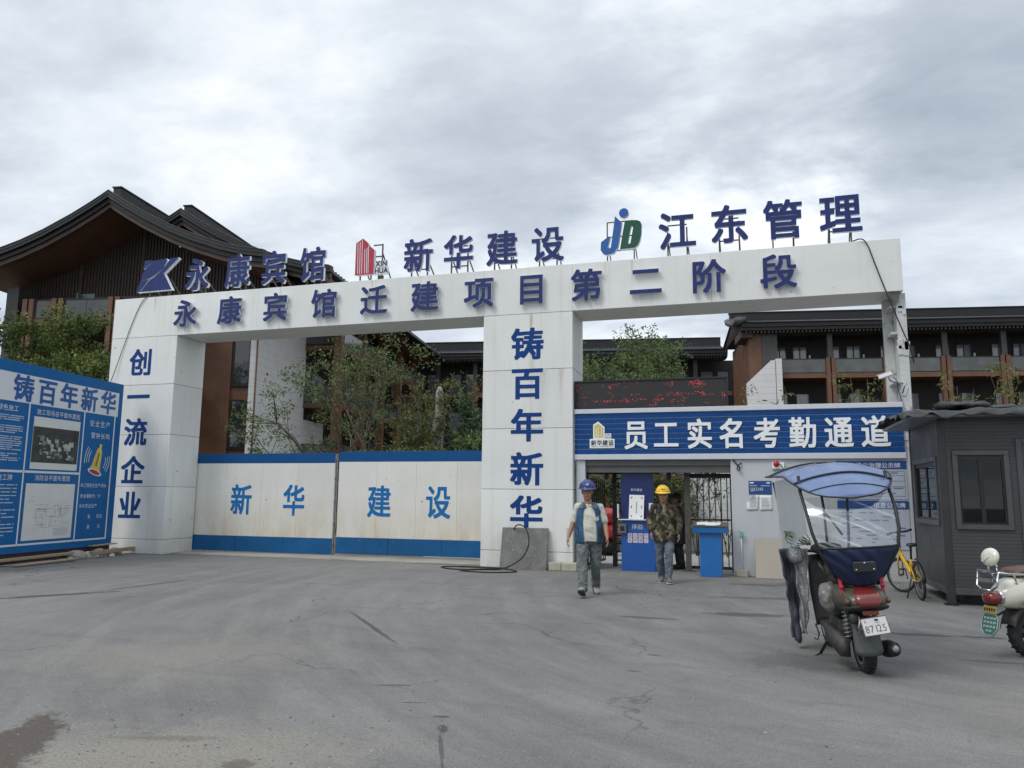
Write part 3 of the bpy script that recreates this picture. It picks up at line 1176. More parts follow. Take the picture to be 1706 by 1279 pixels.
M['gate_blue_top'] = mat('gate_blue_top', (0.002, 0.072, 0.225), 0.65, spec=.25, var=0.1, vscale=2)
gl = gate_leaf('white steel gate leaf with blue bands, next to the far left pillar', -14.55, -10.17, .05, 2.63, '新华', [-12.97, -11.36])
gr_ = gate_leaf('white steel gate leaf with blue bands, next to the middle pillar', -10.07, -5.72, .09, 2.66, '建设', [-8.90, -7.30])
mb = MB()
mb.box(-10.165, -10.125, 17.76, 17.79, .05, 2.60)
for z in (.25, .8, 1.35, 1.95, 2.4):
    mb.cyl((-10.135, 17.752, z), (-10.135, 17.752, z + .12), .016, seg=8)
mb.build('edge_strip', M['steel'], gl, world=True)


# ------------------------------------------------------------------ attendance entrance building
def build_entrance():
    g = thing('entrance_wall', 'white panel wall with wide doorway under the blue slatted sign', 'wall', (0, 16.75, 0))
    wm = mat('panel_white', (0.50, 0.52, 0.54), 0.5, var=0.04, vscale=1.5, streak=0.12, bump=0.03, bscale=5, zdirt=(0.0, 0.5, (0.34, 0.32, 0.27), 0.6))
    mb = MB()
    for a, b in ((-.32, .60), (.60, 1.55), (1.55, 2.5), (2.5, 3.2)):
        mb.box(a + .001, b - .001, 16.75, 16.83, 0.0, 2.372)
    mb.box(-3.60, -3.40, 16.75, 16.87, 0, 2.372)
    mb.build('wall_panel', wm, g, bevel=.004, world=True)
    dk = mat('lintel_grey', (0.13, 0.13, 0.13), 0.6, var=0.1)
    mb = MB()
    mb.box(-3.40, -.32, 16.86, 17.0, 2.10, 2.33)
    mb.box(-3.40, -.32, 16.80, 16.86, 2.25, 2.372)
    mb.build('lintel', dk, g, bevel=.005, world=True)
    mb = MB()
    mb.box(-3.62, 3.2, 16.95, 18.6, 2.375, 2.43)
    mb.build('canopy_roof', M['seam'], g, world=True)
    mb = MB()
    for x in (-2.98, -1.62):
        mb.cyl((x, 17.05, 2.02), (x, 17.05, 2.10), .05, seg=12)
        mb.sphere((x, 17.05, 2.0), .055, 10, 6)
    mb.build('ceiling_sensor', M['black'], g, world=True)

    # fascia sign
    f = thing('fascia_sign', 'long blue slatted fascia sign with white characters and a yellow tower logo', 'sign', (-.3, 16.72, 2.375))
    sl = mat('slat_blue', (0.001, 0.052, 0.205), 0.6, spec=.25, var=0.12, vscale=1.5)
    bk = mat('slat_gap', (0.42, 0.47, 0.58), 0.5)
    mb = MB()
    mb.box(-3.62, 2.985, 16.735, 16.80, 2.50, 3.385)
    mb.build('backing', bk, f, world=True)
    mb = MB()
    n = 8
    zz = np.linspace(2.497, 3.388, n + 1)
    for i in range(n):
        mb.box(-3.625, 2.99, 16.715, 16.733, zz[i] + .007, zz[i + 1] - .008)
    mb.build('slat_panel', sl, f, bevel=.003, world=True)
    tr = mat('trim_white', (0.56, 0.58, 0.62), 0.4, var=0.05)
    for z0, z1 in ((2.376, 2.492), (3.392, 3.492)):
        mb = MB()
        mb.box(-3.64, 3.0, 16.69, 16.82, z0, z1)
        mb.build('trim', tr, f, bevel=.006, world=True)
    wl = mat('letter_white', (0.80, 0.81, 0.80), 0.4, var=0.03)
    xcs = [-2.27, -1.63, -.93, -.26, .43, 1.12, 1.80, 2.48]
    for ch, x in zip('员工实名考勤通道', xcs):
        mb = MB()
        letter(mb, ch, (x - .275, 16.695, 2.585), X, Z, .55, .66, .02, 0, 0, bold=(.022, .016))
        mb.build('letter', wl, f, world=True)
    yel = mat('logo_yellow', (0.62, 0.48, 0.12), 0.45, var=0.15)
    mb = MB()
    T = [(-3.21, 2.832), (-2.957, 2.832), (-2.956, 3.09), (-3.096, 3.215), (-3.208, 3.147)]
    mb.prism(T, (0, 16.698, 0), X, Z, .014, 0)
    mb.prism([(-3.287, 2.628), (-2.738, 2.628), (-2.738, 2.830), (-2.811, 2.830), (-2.811, 2.947), (-2.95, 2.947), (-2.95, 2.8325), (-3.287, 2.8325)], (0, 16.6975, 0), X, Z, .0135, 0)
    Ti = [(-3.18, 2.86), (-2.985, 2.86), (-2.985, 3.07), (-3.095, 3.17), (-3.18, 3.12)]
    mb.prism(Ti, (0, 16.695, 0), X, Z, 0, 1)
    for x in (-3.14, -3.10, -3.03):
        mb.add([(x, 16.693, 2.86), (x + .014, 16.693, 2.86), (x + .014, 16.693, 3.09), (x, 16.693, 3.09)], [(0, 1, 2, 3)], 0)
    x = -3.262
    for ch in '新华建设':
        mb.prism([[(p[0] * .125, (p[1] + .12) * .125) for p in l] for l in glyph_bold(ch, .02, .014)], (x, 16.694, 2.683), X, Z, 0, 2)
        x += .128
    line_text(mb, 'XINHUA CONSTRUCTION', (-3.262, 16.694, 2.644), X, Z, .042, 2, .92)
    line_text(mb, 'XIN', (-2.94, 16.694, 2.885), X, Z, .06, 2)
    line_text(mb, 'HUA', (-2.94, 16.694, 2.832), X, Z, .06, 2)
    mb.build('logo', [wl, yel, M['black']], f, world=True)

    # LED board on top of the fascia
    led = bpy.data.materials.new('led_dots')
    led.use_nodes = True
    nt = led.node_tree
    N, L = nt.nodes.new, nt.links.new
    b = nt.nodes['Principled BSDF']
    b.inputs['Base Color'].default_value = (0.022, 0.019, 0.02, 1)
    b.inputs['Roughness'].default_value = 0.65
    tc = N('ShaderNodeTexCoord')
    mp = N('ShaderNodeMapping')
    mp.inputs['Scale'].default_value = (1 / .02, 1, 1 / .02)
    L(tc.outputs['Object'], mp.inputs[0])
    sn = N('ShaderNodeVectorMath')
    sn.operation = 'FLOOR'
    L(mp.outputs[0], sn.inputs[0])
    wn = N('ShaderNodeTexWhiteNoise')
    L(sn.outputs[0], wn.inputs['Vector'])
    lo = N('ShaderNodeTexNoise')
    lo.inputs['Scale'].default_value = 1.0
    lo.inputs['Detail'].default_value = 2
    mp2 = N('ShaderNodeMapping')
    mp2.inputs['Scale'].default_value = (2.2, 1, 9.0)
    mp2.inputs['Location'].default_value = (3.2, 0, 1.0)
    L(tc.outputs['Object'], mp2.inputs[0])
    L(mp2.outputs[0], lo.inputs['Vector'])
    th = N('ShaderNodeMapRange')
    L(lo.outputs['Fac'], th.inputs[0])
    th.inputs[1].default_value = 0.535
    th.inputs[2].default_value = 0.78
    th.inputs[3].default_value = 1.0
    th.inputs[4].default_value = 0.45
    gt = N('ShaderNodeMath')
    gt.operation = 'GREATER_THAN'
    L(wn.outputs['Value'], gt.inputs[0])
    L(th.outputs[0], gt.inputs[1])
    # round dot inside each cell
    fr = N('ShaderNodeVectorMath')
    fr.operation = 'FRACTION'
    L(mp.outputs[0], fr.inputs[0])
    sx = N('ShaderNodeSeparateXYZ')
    L(fr.outputs[0], sx.inputs[0])

    def mth(op, a, c):
        n = N('ShaderNodeMath')
        n.operation = op
        for i, v in enumerate((a, c)):
            if isinstance(v, (int, float)):
                n.inputs[i].default_value = v
            else:
                L(v, n.inputs[i])
        return n.outputs[0]
    a = mth('POWER', mth('SUBTRACT', sx.outputs[0], .5), 2.0)
    c = mth('POWER', mth('SUBTRACT', sx.outputs[2], .5), 2.0)
    dot = mth('LESS_THAN', mth('ADD', a, c), 0.13)
    cr = N('ShaderNodeValToRGB')
    L(wn.outputs['Color'], cr.inputs[0])
    cr.color_ramp.elements[0].color = (1.0, 0.03, 0.06, 1)
    cr.color_ramp.elements[1].color = (1.0, 0.16, 0.13, 1)
    cr.color_ramp.elements[0].position = 0.5
    L(cr.outputs[0], b.inputs['Emission Color'])
    L(mth('MULTIPLY', mth('MULTIPLY', gt.outputs[0], dot), 0.7), b.inputs['Emission Strength'])
    d = thing('led_display', 'long black LED message board with scattered red dots above the blue sign', 'LED display', (-1.97, 16.8, 3.494))
    mb = MB()
    mb.box(-3.60, -.36, 16.76, 16.90, 3.54, 4.10)
    mb.build('screen', led, d, world=True)
    mb = MB()
    for z0, z1 in ((3.505, 3.54), (4.10, 4.135)):
        mb.box(-3.635, -.325, 16.74, 16.92, z0, z1)
    for x in (-3.635, -.36):
        mb.box(x, x + .035, 16.74, 16.92, 3.54, 4.10)
    mb.box(-3.6, -.36, 16.901, 16.92, 3.54, 4.10)
    for x in (-3.3, -2.4, -1.5, -.6):
        mb.box(x - .03, x + .03, 16.80, 16.84, 3.494, 3.505)
    mb.build('frame', M['black'], d, bevel=.004, world=True)

    # notices on the wall
    hb = mat('notice_blue', (0.010, 0.060, 0.22), 0.6, var=0.06)
    nb = mat('notice_white', (0.42, 0.46, 0.54), 0.45, var=0.04)
    gt_ = mat('print_grey', (0.16, 0.18, 0.24), 0.7)
    rnd = random.Random(5)

    def notice(label, x0, x1, z0, z1, title, zt, style):
        n = thing('notice_board', label, 'notice board', ((x0 + x1) / 2, 16.745, z0), 0, 'notice boards on the entrance wall')
        mb = MB()
        mb.box(x0, x1, 16.735, 16.749, z0, z1)
        mb.build('board', nb, n, world=True)
        mb = MB()
        mb.box(x0, x1, 16.730, 16.7345, z1 - .165, z1 - .005)
        mb.build('header', hb, n, world=True)
        mb = MB()
        line_text(mb, title, (x0 + zt, 16.728, z1 - .15), X, Z, .115, 0, 1.0, 1.0)
        mb.build('title', M['white'], n, world=True)
        mb = MB()
        if style == 0:
            for z in (z1 - .21, z1 - .29, z1 - .40, z1 - .51, z0 + .06):
                mb.box(x0 + .04, x1 - .04, 16.731, 16.7345, z, z + .006)
            for x in (x0 + .04, x0 + .55, x0 + .92, x1 - .046):
                mb.box(x, x + .006, 16.7308, 16.7344, z0 + .06, z1 - .21)
        for i in range(9 if style else 5):
            z = z1 - .25 - i * (.072 if style else .1)
            x = x0 + .07
            while x < x1 - .15:
                w = rnd.uniform(.04, .22)
                w = min(w, x1 - .08 - x)
                if rnd.random() < .62:
                    mb.box(x, x + w, 16.7312, 16.7346, z, z + .022)
                x += w + rnd.uniform(.02, .12)
        mb.build('print', gt_, n, world=True)
    notice('white dust control notice board with blue title band and ruled table on the entrance wall', 1.72, 3.0, 1.58, 2.335, '扬尘治理公示牌', .37, 0)
    notice('white information notice board below the dust notice, blue title band and lines of print', 1.71, 3.0, .61, 1.555, '信息公示牌', .66, 1)
    s = thing('wall_sign', 'small blue hotline sign reading 12345 on the white entrance wall', 'sign', (.26, 16.745, 1.65))
    mb = MB()
    mb.box(.03, .48, 16.737, 16.749, 1.655, 1.93)
    mb.build('panel', hb, s, world=True)
    mb = MB()
    line_text(mb, '☎', (.05, 16.735, 1.72), X, Z, .075)
    line_text(mb, '12345', (.125, 16.735, 1.722), X, Z, .085, 0, .9)
    for x, w in ((.05, .08), (.38, .07)):
        mb.box(x, x + w, 16.733, 16.7365, 1.875, 1.905)
    mb.box(.05, .19, 16.733, 16.7365, 1.825, 1.835)
    mb.box(.27, .44, 16.733, 16.7365, 1.825, 1.835)
    mb.build('print', M['letter_side'], s, world=True)
    for i, (x0, x1, dx, lab) in enumerate(((.0, .23, -.03, 'torn white paper notice with a folded corner under the blue hotline sign'), (.235, .48, .0, 'flat white printed paper taped under the blue hotline sign'))):
        p = MB()
        nx, ny = 6, 6
        vs = []
        for a in range(ny + 1):
            for c_ in range(nx + 1):
                u, v = c_ / nx, a / ny
                curl = .03 * max(0, v - .6) * (1 - u) * (i == 0) * 3 + .006 * math.sin(u * 5 + i) * (1 - v) + .012 * max(0, .25 - v) * (1 + u)
                xx = x0 + (x1 - x0) * u + dx * (1 - v)
                zz = 1.33 + .31 * v
                if i == 0 and v > .55 and u < (v - .55) * 1.4:
                    xx = x0 + (x1 - x0) * (v - .55) * 1.4 + dx * (1 - v)
                vs.append((xx, 16.742 - curl, zz))
        fs = [(a * (nx + 1) + c_, a * (nx + 1) + c_ + 1, (a + 1) * (nx + 1) + c_ + 1, (a + 1) * (nx + 1) + c_) for a in range(ny) for c_ in range(nx)]
        p.add(vs, fs, 0, True)
        for k in range(7):
            z = 1.40 + k * .028
            p.box(x0 + .03 + .02 * (i == 0) * k * .3, x1 - .03 - rnd.uniform(0, .06), 16.727, 16.7275, z, z + .006, 1)
        o = p.build('paper_notice', [M['paper'], gt_])
        md = o.modifiers.new('thickness', 'SOLIDIFY')
        md.thickness = .001
        tag(o, lab, 'paper')
    a = thing('alarm_light', 'red beacon in a white case above the scooter canopy', 'alarm light', (.62, 16.75, 2.2))
    mb = MB()
    mb.box(.50, .74, 16.66, 16.748, 2.17, 2.30)
    mb.build('case', M['white'], a, bevel=.008, world=True)
    mb = MB()
    mb.sphere((.585, 16.65, 2.275), (.06, .05, .065), 14, 8)
    mb.build('lamp', mat('beacon_red', (0.42, 0.01, 0.02), 0.25), a, world=True)
    mb = MB()
    mb.tube([(.66, 16.65, 2.28), (.68, 16.62, 2.22), (.72, 16.63, 2.18), (.7, 16.66, 2.14)], .008, 6)
    mb.build('wire', M['black'], a, world=True)
    # standpipe with a tap
    w = thing('water_tap', 'thin standpipe with a turquoise tap beside the doorway', 'tap', (-.15, 16.70, 0))
    mb = MB()
    mb.cyl((-.15, 16.71, 0), (-.15, 16.71, .86), .011, seg=8)
    mb.build('pipe', M['white'], w, world=True)
    mb = MB()
    mb.cyl((-.15, 16.71, .78), (-.15, 16.71, .88), .022, seg=10)
    mb.cyl((-.15, 16.71, .84), (-.15, 16.62, .83), .018, seg=10)
    mb.cyl((-.15, 16.63, .83), (-.14, 16.60, .77), .016, seg=10)
    mb.bar((-.22, 16.66, .90), (-.08, 16.66, .87), .02)
    mb.cyl((-.15, 16.66, .84), (-.15, 16.66, .89), .01, seg=8)
    mb.build('valve', mat('tap_green', (0.10, 0.42, 0.36), 0.4), w, world=True)
    mb = MB()
    mb.box(-.27, -.04, 16.60, 16.74, 0, .13)
    tag(mb.build('concrete_block', mat('block_grey', (0.36, 0.34, 0.28), 0.9, var=.2, vscale=9, bump=.5), bevel=.01), 'small worn concrete block at the foot of the standpipe', 'block')
    mb = MB()
    mb.tube([(-.26, 16.73, 2.36), (-.22, 16.70, 2.30), (-.17, 16.68, 2.25), (-.13, 16.68, 2.19), (-.15, 16.69, 2.13), (-.19, 16.69, 2.16), (-.17, 16.70, 2.24), (-.10, 16.72, 2.30)], .014, 6)
    tag(mb.build('loose_cable', M['black']), 'short black cable loop hanging under the sign by the doorway', 'cable')
    # leaning sheets
    bm_ = mat('fibre_board', (0.40, 0.36, 0.30), 0.85, var=.05, vscale=1.5)
    mb = MB()
    Mx = Matrix.Translation((.40, 16.50, 0)) @ Matrix.Rotation(RAD(-13), 4, 'X')
    mb.box(-.285, .285, 0, .012, 0, .80, 0, Mx)
    tag(mb.build('fibre_board', bm_, bevel=.002), 'beige fibreboard sheet leaning on the white entrance wall', 'board')
    st = mat('terrazzo_grey', (0.155, 0.155, 0.145), 0.85, var=.22, vscale=6, spots=.7, spot_col=(0.42, 0.42, 0.40), spot_scale=26, bump=.3, bscale=70)
    mb = MB()
    Mx = Matrix.Translation((-4.70, 16.33, 0)) @ Matrix.Rotation(RAD(-14), 4, 'X')
    mb.box(-.53, .52, 0, .035, 0, .91, 0, Mx)
    tag(mb.build('stone_slab', st, bevel=.004), 'square grey speckled stone slab leaning on the middle pillar', 'slab')
    kb = mat('kerb_stone', (0.40, 0.39, 0.31), 0.9, var=.2, vscale=8, spots=.5, spot_col=(0.2, 0.2, 0.17), bump=.5)
    for i, (x0, x1) in enumerate(((-4.13, -3.86), (-3.85, -3.52))):
        mb = MB()
        mb.box(x0, x1, 16.36, 16.61, 0, .17)
        tag(mb.build('kerb_block', kb, bevel=.012), ('short kerb block touching the grey slab at the pillar foot', 'kerb block at the right corner of the middle pillar foot')[i], 'kerb block', 'kerb blocks at the pillar foot')
    # hose
    P = [(-4.98, 16.60, .80), (-4.90, 16.45, .92), (-4.77, 16.40, .95), (-4.62, 16.33, .86), (-4.55, 16.28, .68), (-4.54, 16.22, .52), (-4.60, 16.2, .36), (-4.72, 16.2, .22), (-4.9, 16.15, .10), (-5.12, 16.05, .022), (-5.5, 15.9, .015), (-5.85, 15.55, .015), (-5.3, 15.35, .015), (-4.75, 15.55, .015), (-4.7, 15.85, .015), (-5.1, 16.05, .04), (-5.6, 16.25, .02), (-6.2, 16.35, .015), (-6.5, 16.15, .015), (-6.2, 15.8, .015), (-5.7, 15.75, .02), (-5.2, 15.95, .035), (-5.0, 16.15, .03), (-5.4, 16.38, .015), (-5.9, 16.42, .015), (-6.15, 16.2, .03)]
    sm = []
    for i in range(len(P) - 1):
        p0, p1, p2, p3 = [Vector(P[max(0, min(len(P) - 1, i + k))]) for k in (-1, 0, 1, 2)]
        for t in (0, .25, .5, .75):
            sm.append(.5 * ((2 * p1) + (-p0 + p2) * t + (2 * p0 - 5 * p1 + 4 * p2 - p3) * t * t + (-p0 + 3 * p1 - 3 * p2 + p3) * t ** 3))
    mb = MB()
    mb.tube(sm, .014, 6)
    tag(mb.build('black_hose', M['rubber']), 'black rubber hose coiled on the asphalt and looped over the grey slab', 'hose')
    # cables on the portal
    def cable(P, r, lab):
        sm = []
        for i in range(len(P) - 1):
            p0, p1, p2, p3 = [Vector(P[max(0, min(len(P) - 1, i + k))]) for k in (-1, 0, 1, 2)]
            for t in (0, .25, .5, .75):
                sm.append(.5 * ((2 * p1) + (-p0 + p2) * t + (2 * p0 - 5 * p1 + 4 * p2 - p3) * t * t + (-p0 + 3 * p1 - 3 * p2 + p3) * t ** 3))
        sm.append(Vector(P[-1]))
        mb = MB()
        mb.tube(sm, r, 6)
        tag(mb.build('hanging_cable', M['black']), lab, 'cable')
    cable([(2.0, 17.2, 6.86), (2.35, 16.62, 6.87), (2.50, 16.585, 6.75), (2.62, 16.58, 6.35), (2.75, 16.58, 5.9), (2.88, 16.6, 5.5), (3.05, 16.66, 5.0), (3.2, 16.74, 4.6), (3.28, 16.85, 4.3)], .013, 'black cable hanging over the right end of the gateway beam')
    cable([(-15.25, 16.72, 6.86), (-15.5, 16.605, 6.83), (-15.72, 16.60, 6.55), (-15.95, 16.60, 6.0), (-16.15, 16.59, 5.4), (-16.35, 16.55, 4.7), (-16.5, 16.5, 4.2)], .009, 'thin black cable running down the far left pillar')
    # camera on the column
    c = thing('security_camera', 'white bullet security camera on a bracket of the bare steel column', 'security camera', (3.05, 16.78, 3.84))
    Mx = Matrix.Translation((2.72, 16.55, 4.02)) @ Matrix.Rotation(RAD(-28), 4, 'Z') @ Matrix.Rotation(RAD(-14), 4, 'Y')
    mb = MB()
    mb.box(-.15, .10, -.045, .045, -.038, .038, 0, Mx)
    mb.box(-.18, .11, -.052, .052, .0385, .047, 0, Mx)
    mb.build('housing', M['white'], c, bevel=.012, world=True)
    mb = MB()
    mb.tube([Mx @ Vector((-.151, 0, 0)), Mx @ Vector((-.158, 0, 0))], .028, 14)
    mb.build('lens', M['black'], c, world=True)
    mb = MB()
    mb.tube([(2.75, 16.57, 3.97), (2.80, 16.62, 3.90), (2.95, 16.72, 3.88), (3.05, 16.80, 3.88)], .018, 8)
    mb.build('bracket', M['galv'], c, world=True)
    mb = MB()
    mb.tube([(2.85, 16.60, 3.98), (2.92, 16.66, 3.9), (2.95, 16.74, 3.7), (3.02, 16.77, 3.45)], .008, 6)
    mb.build('wire', M['black'], c, world=True)


build_entrance()
# ------------------------------------------------------------------ hotel buildings behind the gate (local frame turned 9 degrees)
BA = RAD(9)


def bthing(label, u0, v0):
    loc = Matrix.Rotation(BA, 3, 'Z') @ Vector((u0, v0, 0))
    t = thing('hotel_building', label, 'building', loc, BA, 'dark roofed hotel wings')
    t['u0'], t['v0'] = u0, v0
    return t


def ub(mb, name, mats, par, bevel=0.0):
    root = par
    while root.parent:
        root = root.parent
    mb.v = [(a - root['u0'], b - root['v0'], c) for a, b, c in mb.v]
    return mb.build(name, mats, par, bevel=bevel)


def stripe(name, ca, cb, axis, period, duty=0.5, rough=0.6, var=0.15, brick=False):
    m = mat(name, ca, rough, var=var, vscale=1.0)
    nt = m.node_tree
    N, L = nt.nodes.new, nt.links.new
    b = nt.nodes['Principled BSDF']
    old = b.inputs['Base Color'].links[0].from_socket
    tc = N('ShaderNodeTexCoord')
    sp = N('ShaderNodeSeparateXYZ')
    L(tc.outputs['Object'], sp.inputs[0])
    if axis == 3:
        ad = N('ShaderNodeMath')
        L(sp.outputs[0], ad.inputs[0])
        L(sp.outputs[1], ad.inputs[1])
        val = ad.outputs[0]
    else:
        val = sp.outputs[axis]
    d = N('ShaderNodeMath')
    d.operation = 'DIVIDE'
    L(val, d.inputs[0])
    d.inputs[1].default_value = period
    f = N('ShaderNodeMath')
    f.operation = 'FRACT'
    L(d.outputs[0], f.inputs[0])
    g = N('ShaderNodeMath')
    g.operation = 'GREATER_THAN'
    L(f.outputs[0], g.inputs[0])
    g.inputs[1].default_value = duty
    mx = N('ShaderNodeMix')
    mx.data_type = 'RGBA'
    L(g.outputs[0], mx.inputs['Factor'])
    L(old, mx.inputs['A'])
    mx.inputs['B'].default_value = (*cb, 1)
    L(mx.outputs['Result'], b.inputs['Base Color'])
    return m


M['tile'] = mat('roof_tile', (0.026, 0.027, 0.030), 0.42, 0.2, var=0.2, vscale=1.2)
M['tile_pale'] = mat('roof_rib', (0.040, 0.042, 0.047), 0.4, 0.2, var=0.2, vscale=2)  # slightly paler than the tile, for ribs, barge lines and gutter
M['fascia_dark'] = mat('fascia_dark', (0.018, 0.018, 0.019), 0.5, 0.3, var=0.15)
M['soffit'] = stripe('soffit_wood', (0.16, 0.078, 0.050), (0.020, 0.011, 0.008), 1, 0.2, 0.68)
M['soffit_u'] = stripe('soffit_wood_cross', (0.060, 0.034, 0.024), (0.014, 0.009, 0.008), 0, 0.2, 0.7)
M['wood'] = stripe('wood_cladding', (0.135, 0.060, 0.030), (0.085, 0.038, 0.02), 3, 0.24, 0.94, rough=0.5, var=0.25)
M['wood_dark'] = mat('wood_dark', (0.062, 0.037, 0.027), 0.55, var=0.2, vscale=2)
M['brown'] = mat('bronze_brown', (0.145, 0.068, 0.037), 0.45, 0.1, var=0.15, vscale=1.5)
M['grey_col'] = mat('grey_column', (0.055, 0.053, 0.052), 0.5, var=0.12)
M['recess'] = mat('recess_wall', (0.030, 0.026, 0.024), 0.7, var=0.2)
M['recess_floor'] = mat('recess_floor', (0.10, 0.09, 0.08), 0.8, var=0.2)
M['frame_dark'] = mat('frame_dark', (0.022, 0.019, 0.018), 0.4, 0.3)
M['pane_pale'] = mat('pane_pale', (0.24, 0.27, 0.30), 0.08, var=0.35, vscale=0.7, coat=1.0, streak=0.35, streak_col=(0.06, 0.07, 0.08))  # pale base tone stands for reflected sky and curtains behind the glass
M['pane_dark'] = mat('pane_dark', (0.020, 0.024, 0.028), 0.05, var=0.3, vscale=0.5, coat=1.0)
M['rail_glass'] = mat('rail_glass', (0.062, 0.070, 0.068), 0.10, var=0.5, vscale=0.9, coat=.4)
M['stone_white'] = stripe('stone_white', (0.62, 0.62, 0.61), (0.36, 0.36, 0.36), 2, 0.42, 0.965, rough=0.7, var=0.06)
M['plaster_edge'] = mat('plaster_edge', (0.085, 0.088, 0.092), 0.7, var=0.2, vscale=2)
M['frost'] = mat('frosted_screen', (0.10, 0.135, 0.13), 0.3, var=0.1)

PROF = [(0, 0), (.4, .27), (1, .64), (2, 1.22), (3.5, 1.98), (4.75, 2.50), (6.3, 3.02), (7.4, 3.30), (8.6, 3.48)]


def prof(s):
    s = abs(s)
    for (a, x), (b, y) in zip(PROF[:-1], PROF[1:]):
        if s <= b:
            return x + (y - x) * (s - a) / (b - a)
    return PROF[-1][1]


def gable_roof(t, uc, v0, v1, zr, hw, over, clip=None, ribs=True, rib_from=None):
    """curved gable roof, ridge along v"""
    ss = [-hw, -7.4, -6.3, -4.75, -3.5, -2, -1, -.4, 0, .4, 1, 2, 3.5, 4.75, 6.3, 7.4, hw]
    if clip is not None:
        ss = [clip] + [s for s in ss if s > clip + .05]
    zs = [zr - prof(s) for s in ss]

    def sheet(mb, off0, off1, va, vb, m, sh=0.0):
        rings = []
        for v in (va, vb):
            top = [(uc + s * (1 + sh), v, z - off0) for s, z in zip(ss, zs)]
            bot = [(uc + s * (1 + sh), v, z - off1) for s, z in zip(ss, zs)]
            rings.append(top + bot[::-1])
        mb.loft(rings, m, False, True, False)
        n = len(ss)
        for k in (0, 1):
            r = rings[k]
            for i in range(n - 1):
                q = [r[i], r[i + 1], r[2 * n - 2 - i], r[2 * n - 1 - i]]
                mb.add(q, [(0, 1, 2, 3) if k else (3, 2, 1, 0)], m)
    mb = MB()
    sheet(mb, 0.0, .14, v0 + .10, v1, 0)
    if ribs:
        v = (rib_from or v0) + .55
        while v < v1:
            for sgn in (1,):
                pts = [(uc + sgn * s, v, zr - prof(s) + .03) for s in (0.2, 1, 2, 3.5, 4.75, 6.3, 7.4, hw)]
                mb.tube(pts, .055, 5, 1, True)
            v += .42
    roof = ub(mb, 'roof', [M['tile'], M['tile_pale']], t)
    mb = MB()
    sheet(mb, -.14, .20, v0 - .12, v0 + .22, 0, .012)
    sheet(mb, .203, .46, v0, v0 + .30, 0)
    for k in (-.16, .02, .2):
        mb.tube([(uc + s, v0 - .125, zr - prof(s) - k) for s in ss], .022, 4, 1)
    ub(mb, 'barge_board', [M['fascia_dark'], M['tile_pale']], roof)
    mb = MB()
    sheet(mb, .464, .70, v0 + .12, v0 + .42, 0)
    ub(mb, 'barge_trim', M['wood_dark'], roof)
    mb = MB()
    sheet(mb, .50, .58, v0 + .42, v0 + over + .4, 0)
    ub(mb, 'soffit', M['soffit'], roof)
    mb = MB()
    mb.box(uc - .22, uc + .22, v0 + .55, v1 - 1, zr - .1, zr + .52, 0)
    mb.box(uc - .27, uc + .27, v0 + .50, v1 - 1, zr + .521, zr + .60, 0)
    ub(mb, 'ridge', M['fascia_dark'], roof, .01)
    return roof


def slat_gable(t, uc, v, zr, zb, ua, ub_, off=.6):
    mb = MB()
    mb2 = MB()
    u = ua
    while u < ub_:
        zt = zr - prof(u - uc) - off
        if zt > zb + .1:
            mb.box(u, u + .07, v - .06, v - .001, zb, zt)
        u += .185
    us = np.linspace(ua, ub_, 15)
    loop = [(a, zb) for a in (ua, ub_)] + [(a, max(zb + .02, zr - prof(a - uc) - off)) for a in us[::-1]]
    mb2.prism(loop, (0, v, 0), X, Z, .1)
    w = ub(mb2, 'gable_wall', M['recess'], t)
    ub(mb, 'slat_screen', M['wood_dark'], t)
    mb = MB()
    mb.box(ua, ub_, v - .14, v - .062, zb - .22, zb + .05)
    for u in np.linspace(ua, ub_, 5):
        zt = max(zb + .3, zr - prof(u - uc) - off)
        mb.box(u - .09, u + .09, v - .12, v - .063, zb + .051, zt)
    ub(mb, 'gable_beam', M['wood_dark'], t)


def window(t, u0, u1, v, z0, z1, n=2, pane='pane_pale', axis='u', sgn=-1):
    """framed window: axis u = in a wall of constant v, axis v = in a wall of constant u"""
    fw = .07

    def bx(mb, a, b, d0, d1, c, d):
        d0, d1 = min(d0, d1), max(d0, d1)
        if axis == 'u':
            mb.box(a, b, d0, d1, c, d)
        else:
            mb.box(d0, d1, a, b, c, d)
    mb = MB()
    f = v + sgn * .05
    bx(mb, u0, u1, v, f, z0, z0 + fw)
    bx(mb, u0, u1, v, f, z1 - fw, z1)
    for i in range(n + 1):
        a = u0 + (u1 - u0 - fw) * i / n
        bx(mb, a, a + fw, v, f, z0 + fw, z1 - fw)
    w = ub(mb, 'window', M['frame_dark'], t)
    for i in range(n):
        a = u0 + (u1 - u0 - fw) * i / n + fw
        b = u0 + (u1 - u0 - fw) * (i + 1) / n
        mb = MB()
        bx(mb, a, b, v + sgn * .003, v + sgn * .02, z0 + fw, z1 - fw)
        ub(mb, 'pane', M[pane], w)
    return w


def rail_u(t, u0, u1, v, z0, z1, split=None):
    mb = MB()
    mb.box(u0, u1, v - .012, v + .012, z0 + .04, z1 - .06)
    r = ub(mb, 'balcony_glass', M['rail_glass'], t)
    mb = MB()
    mb.box(u0, u1, v - .04, v + .04, z1 - .055, z1)
    mb.box(u0, u1, v - .03, v + .03, z0, z0 + .035)
    if split:
        mb.box(split - .012, split + .012, v - .02, v + .02, z0 + .036, z1 - .056)
    ub(mb, 'handrail', M['frame_dark'], r)


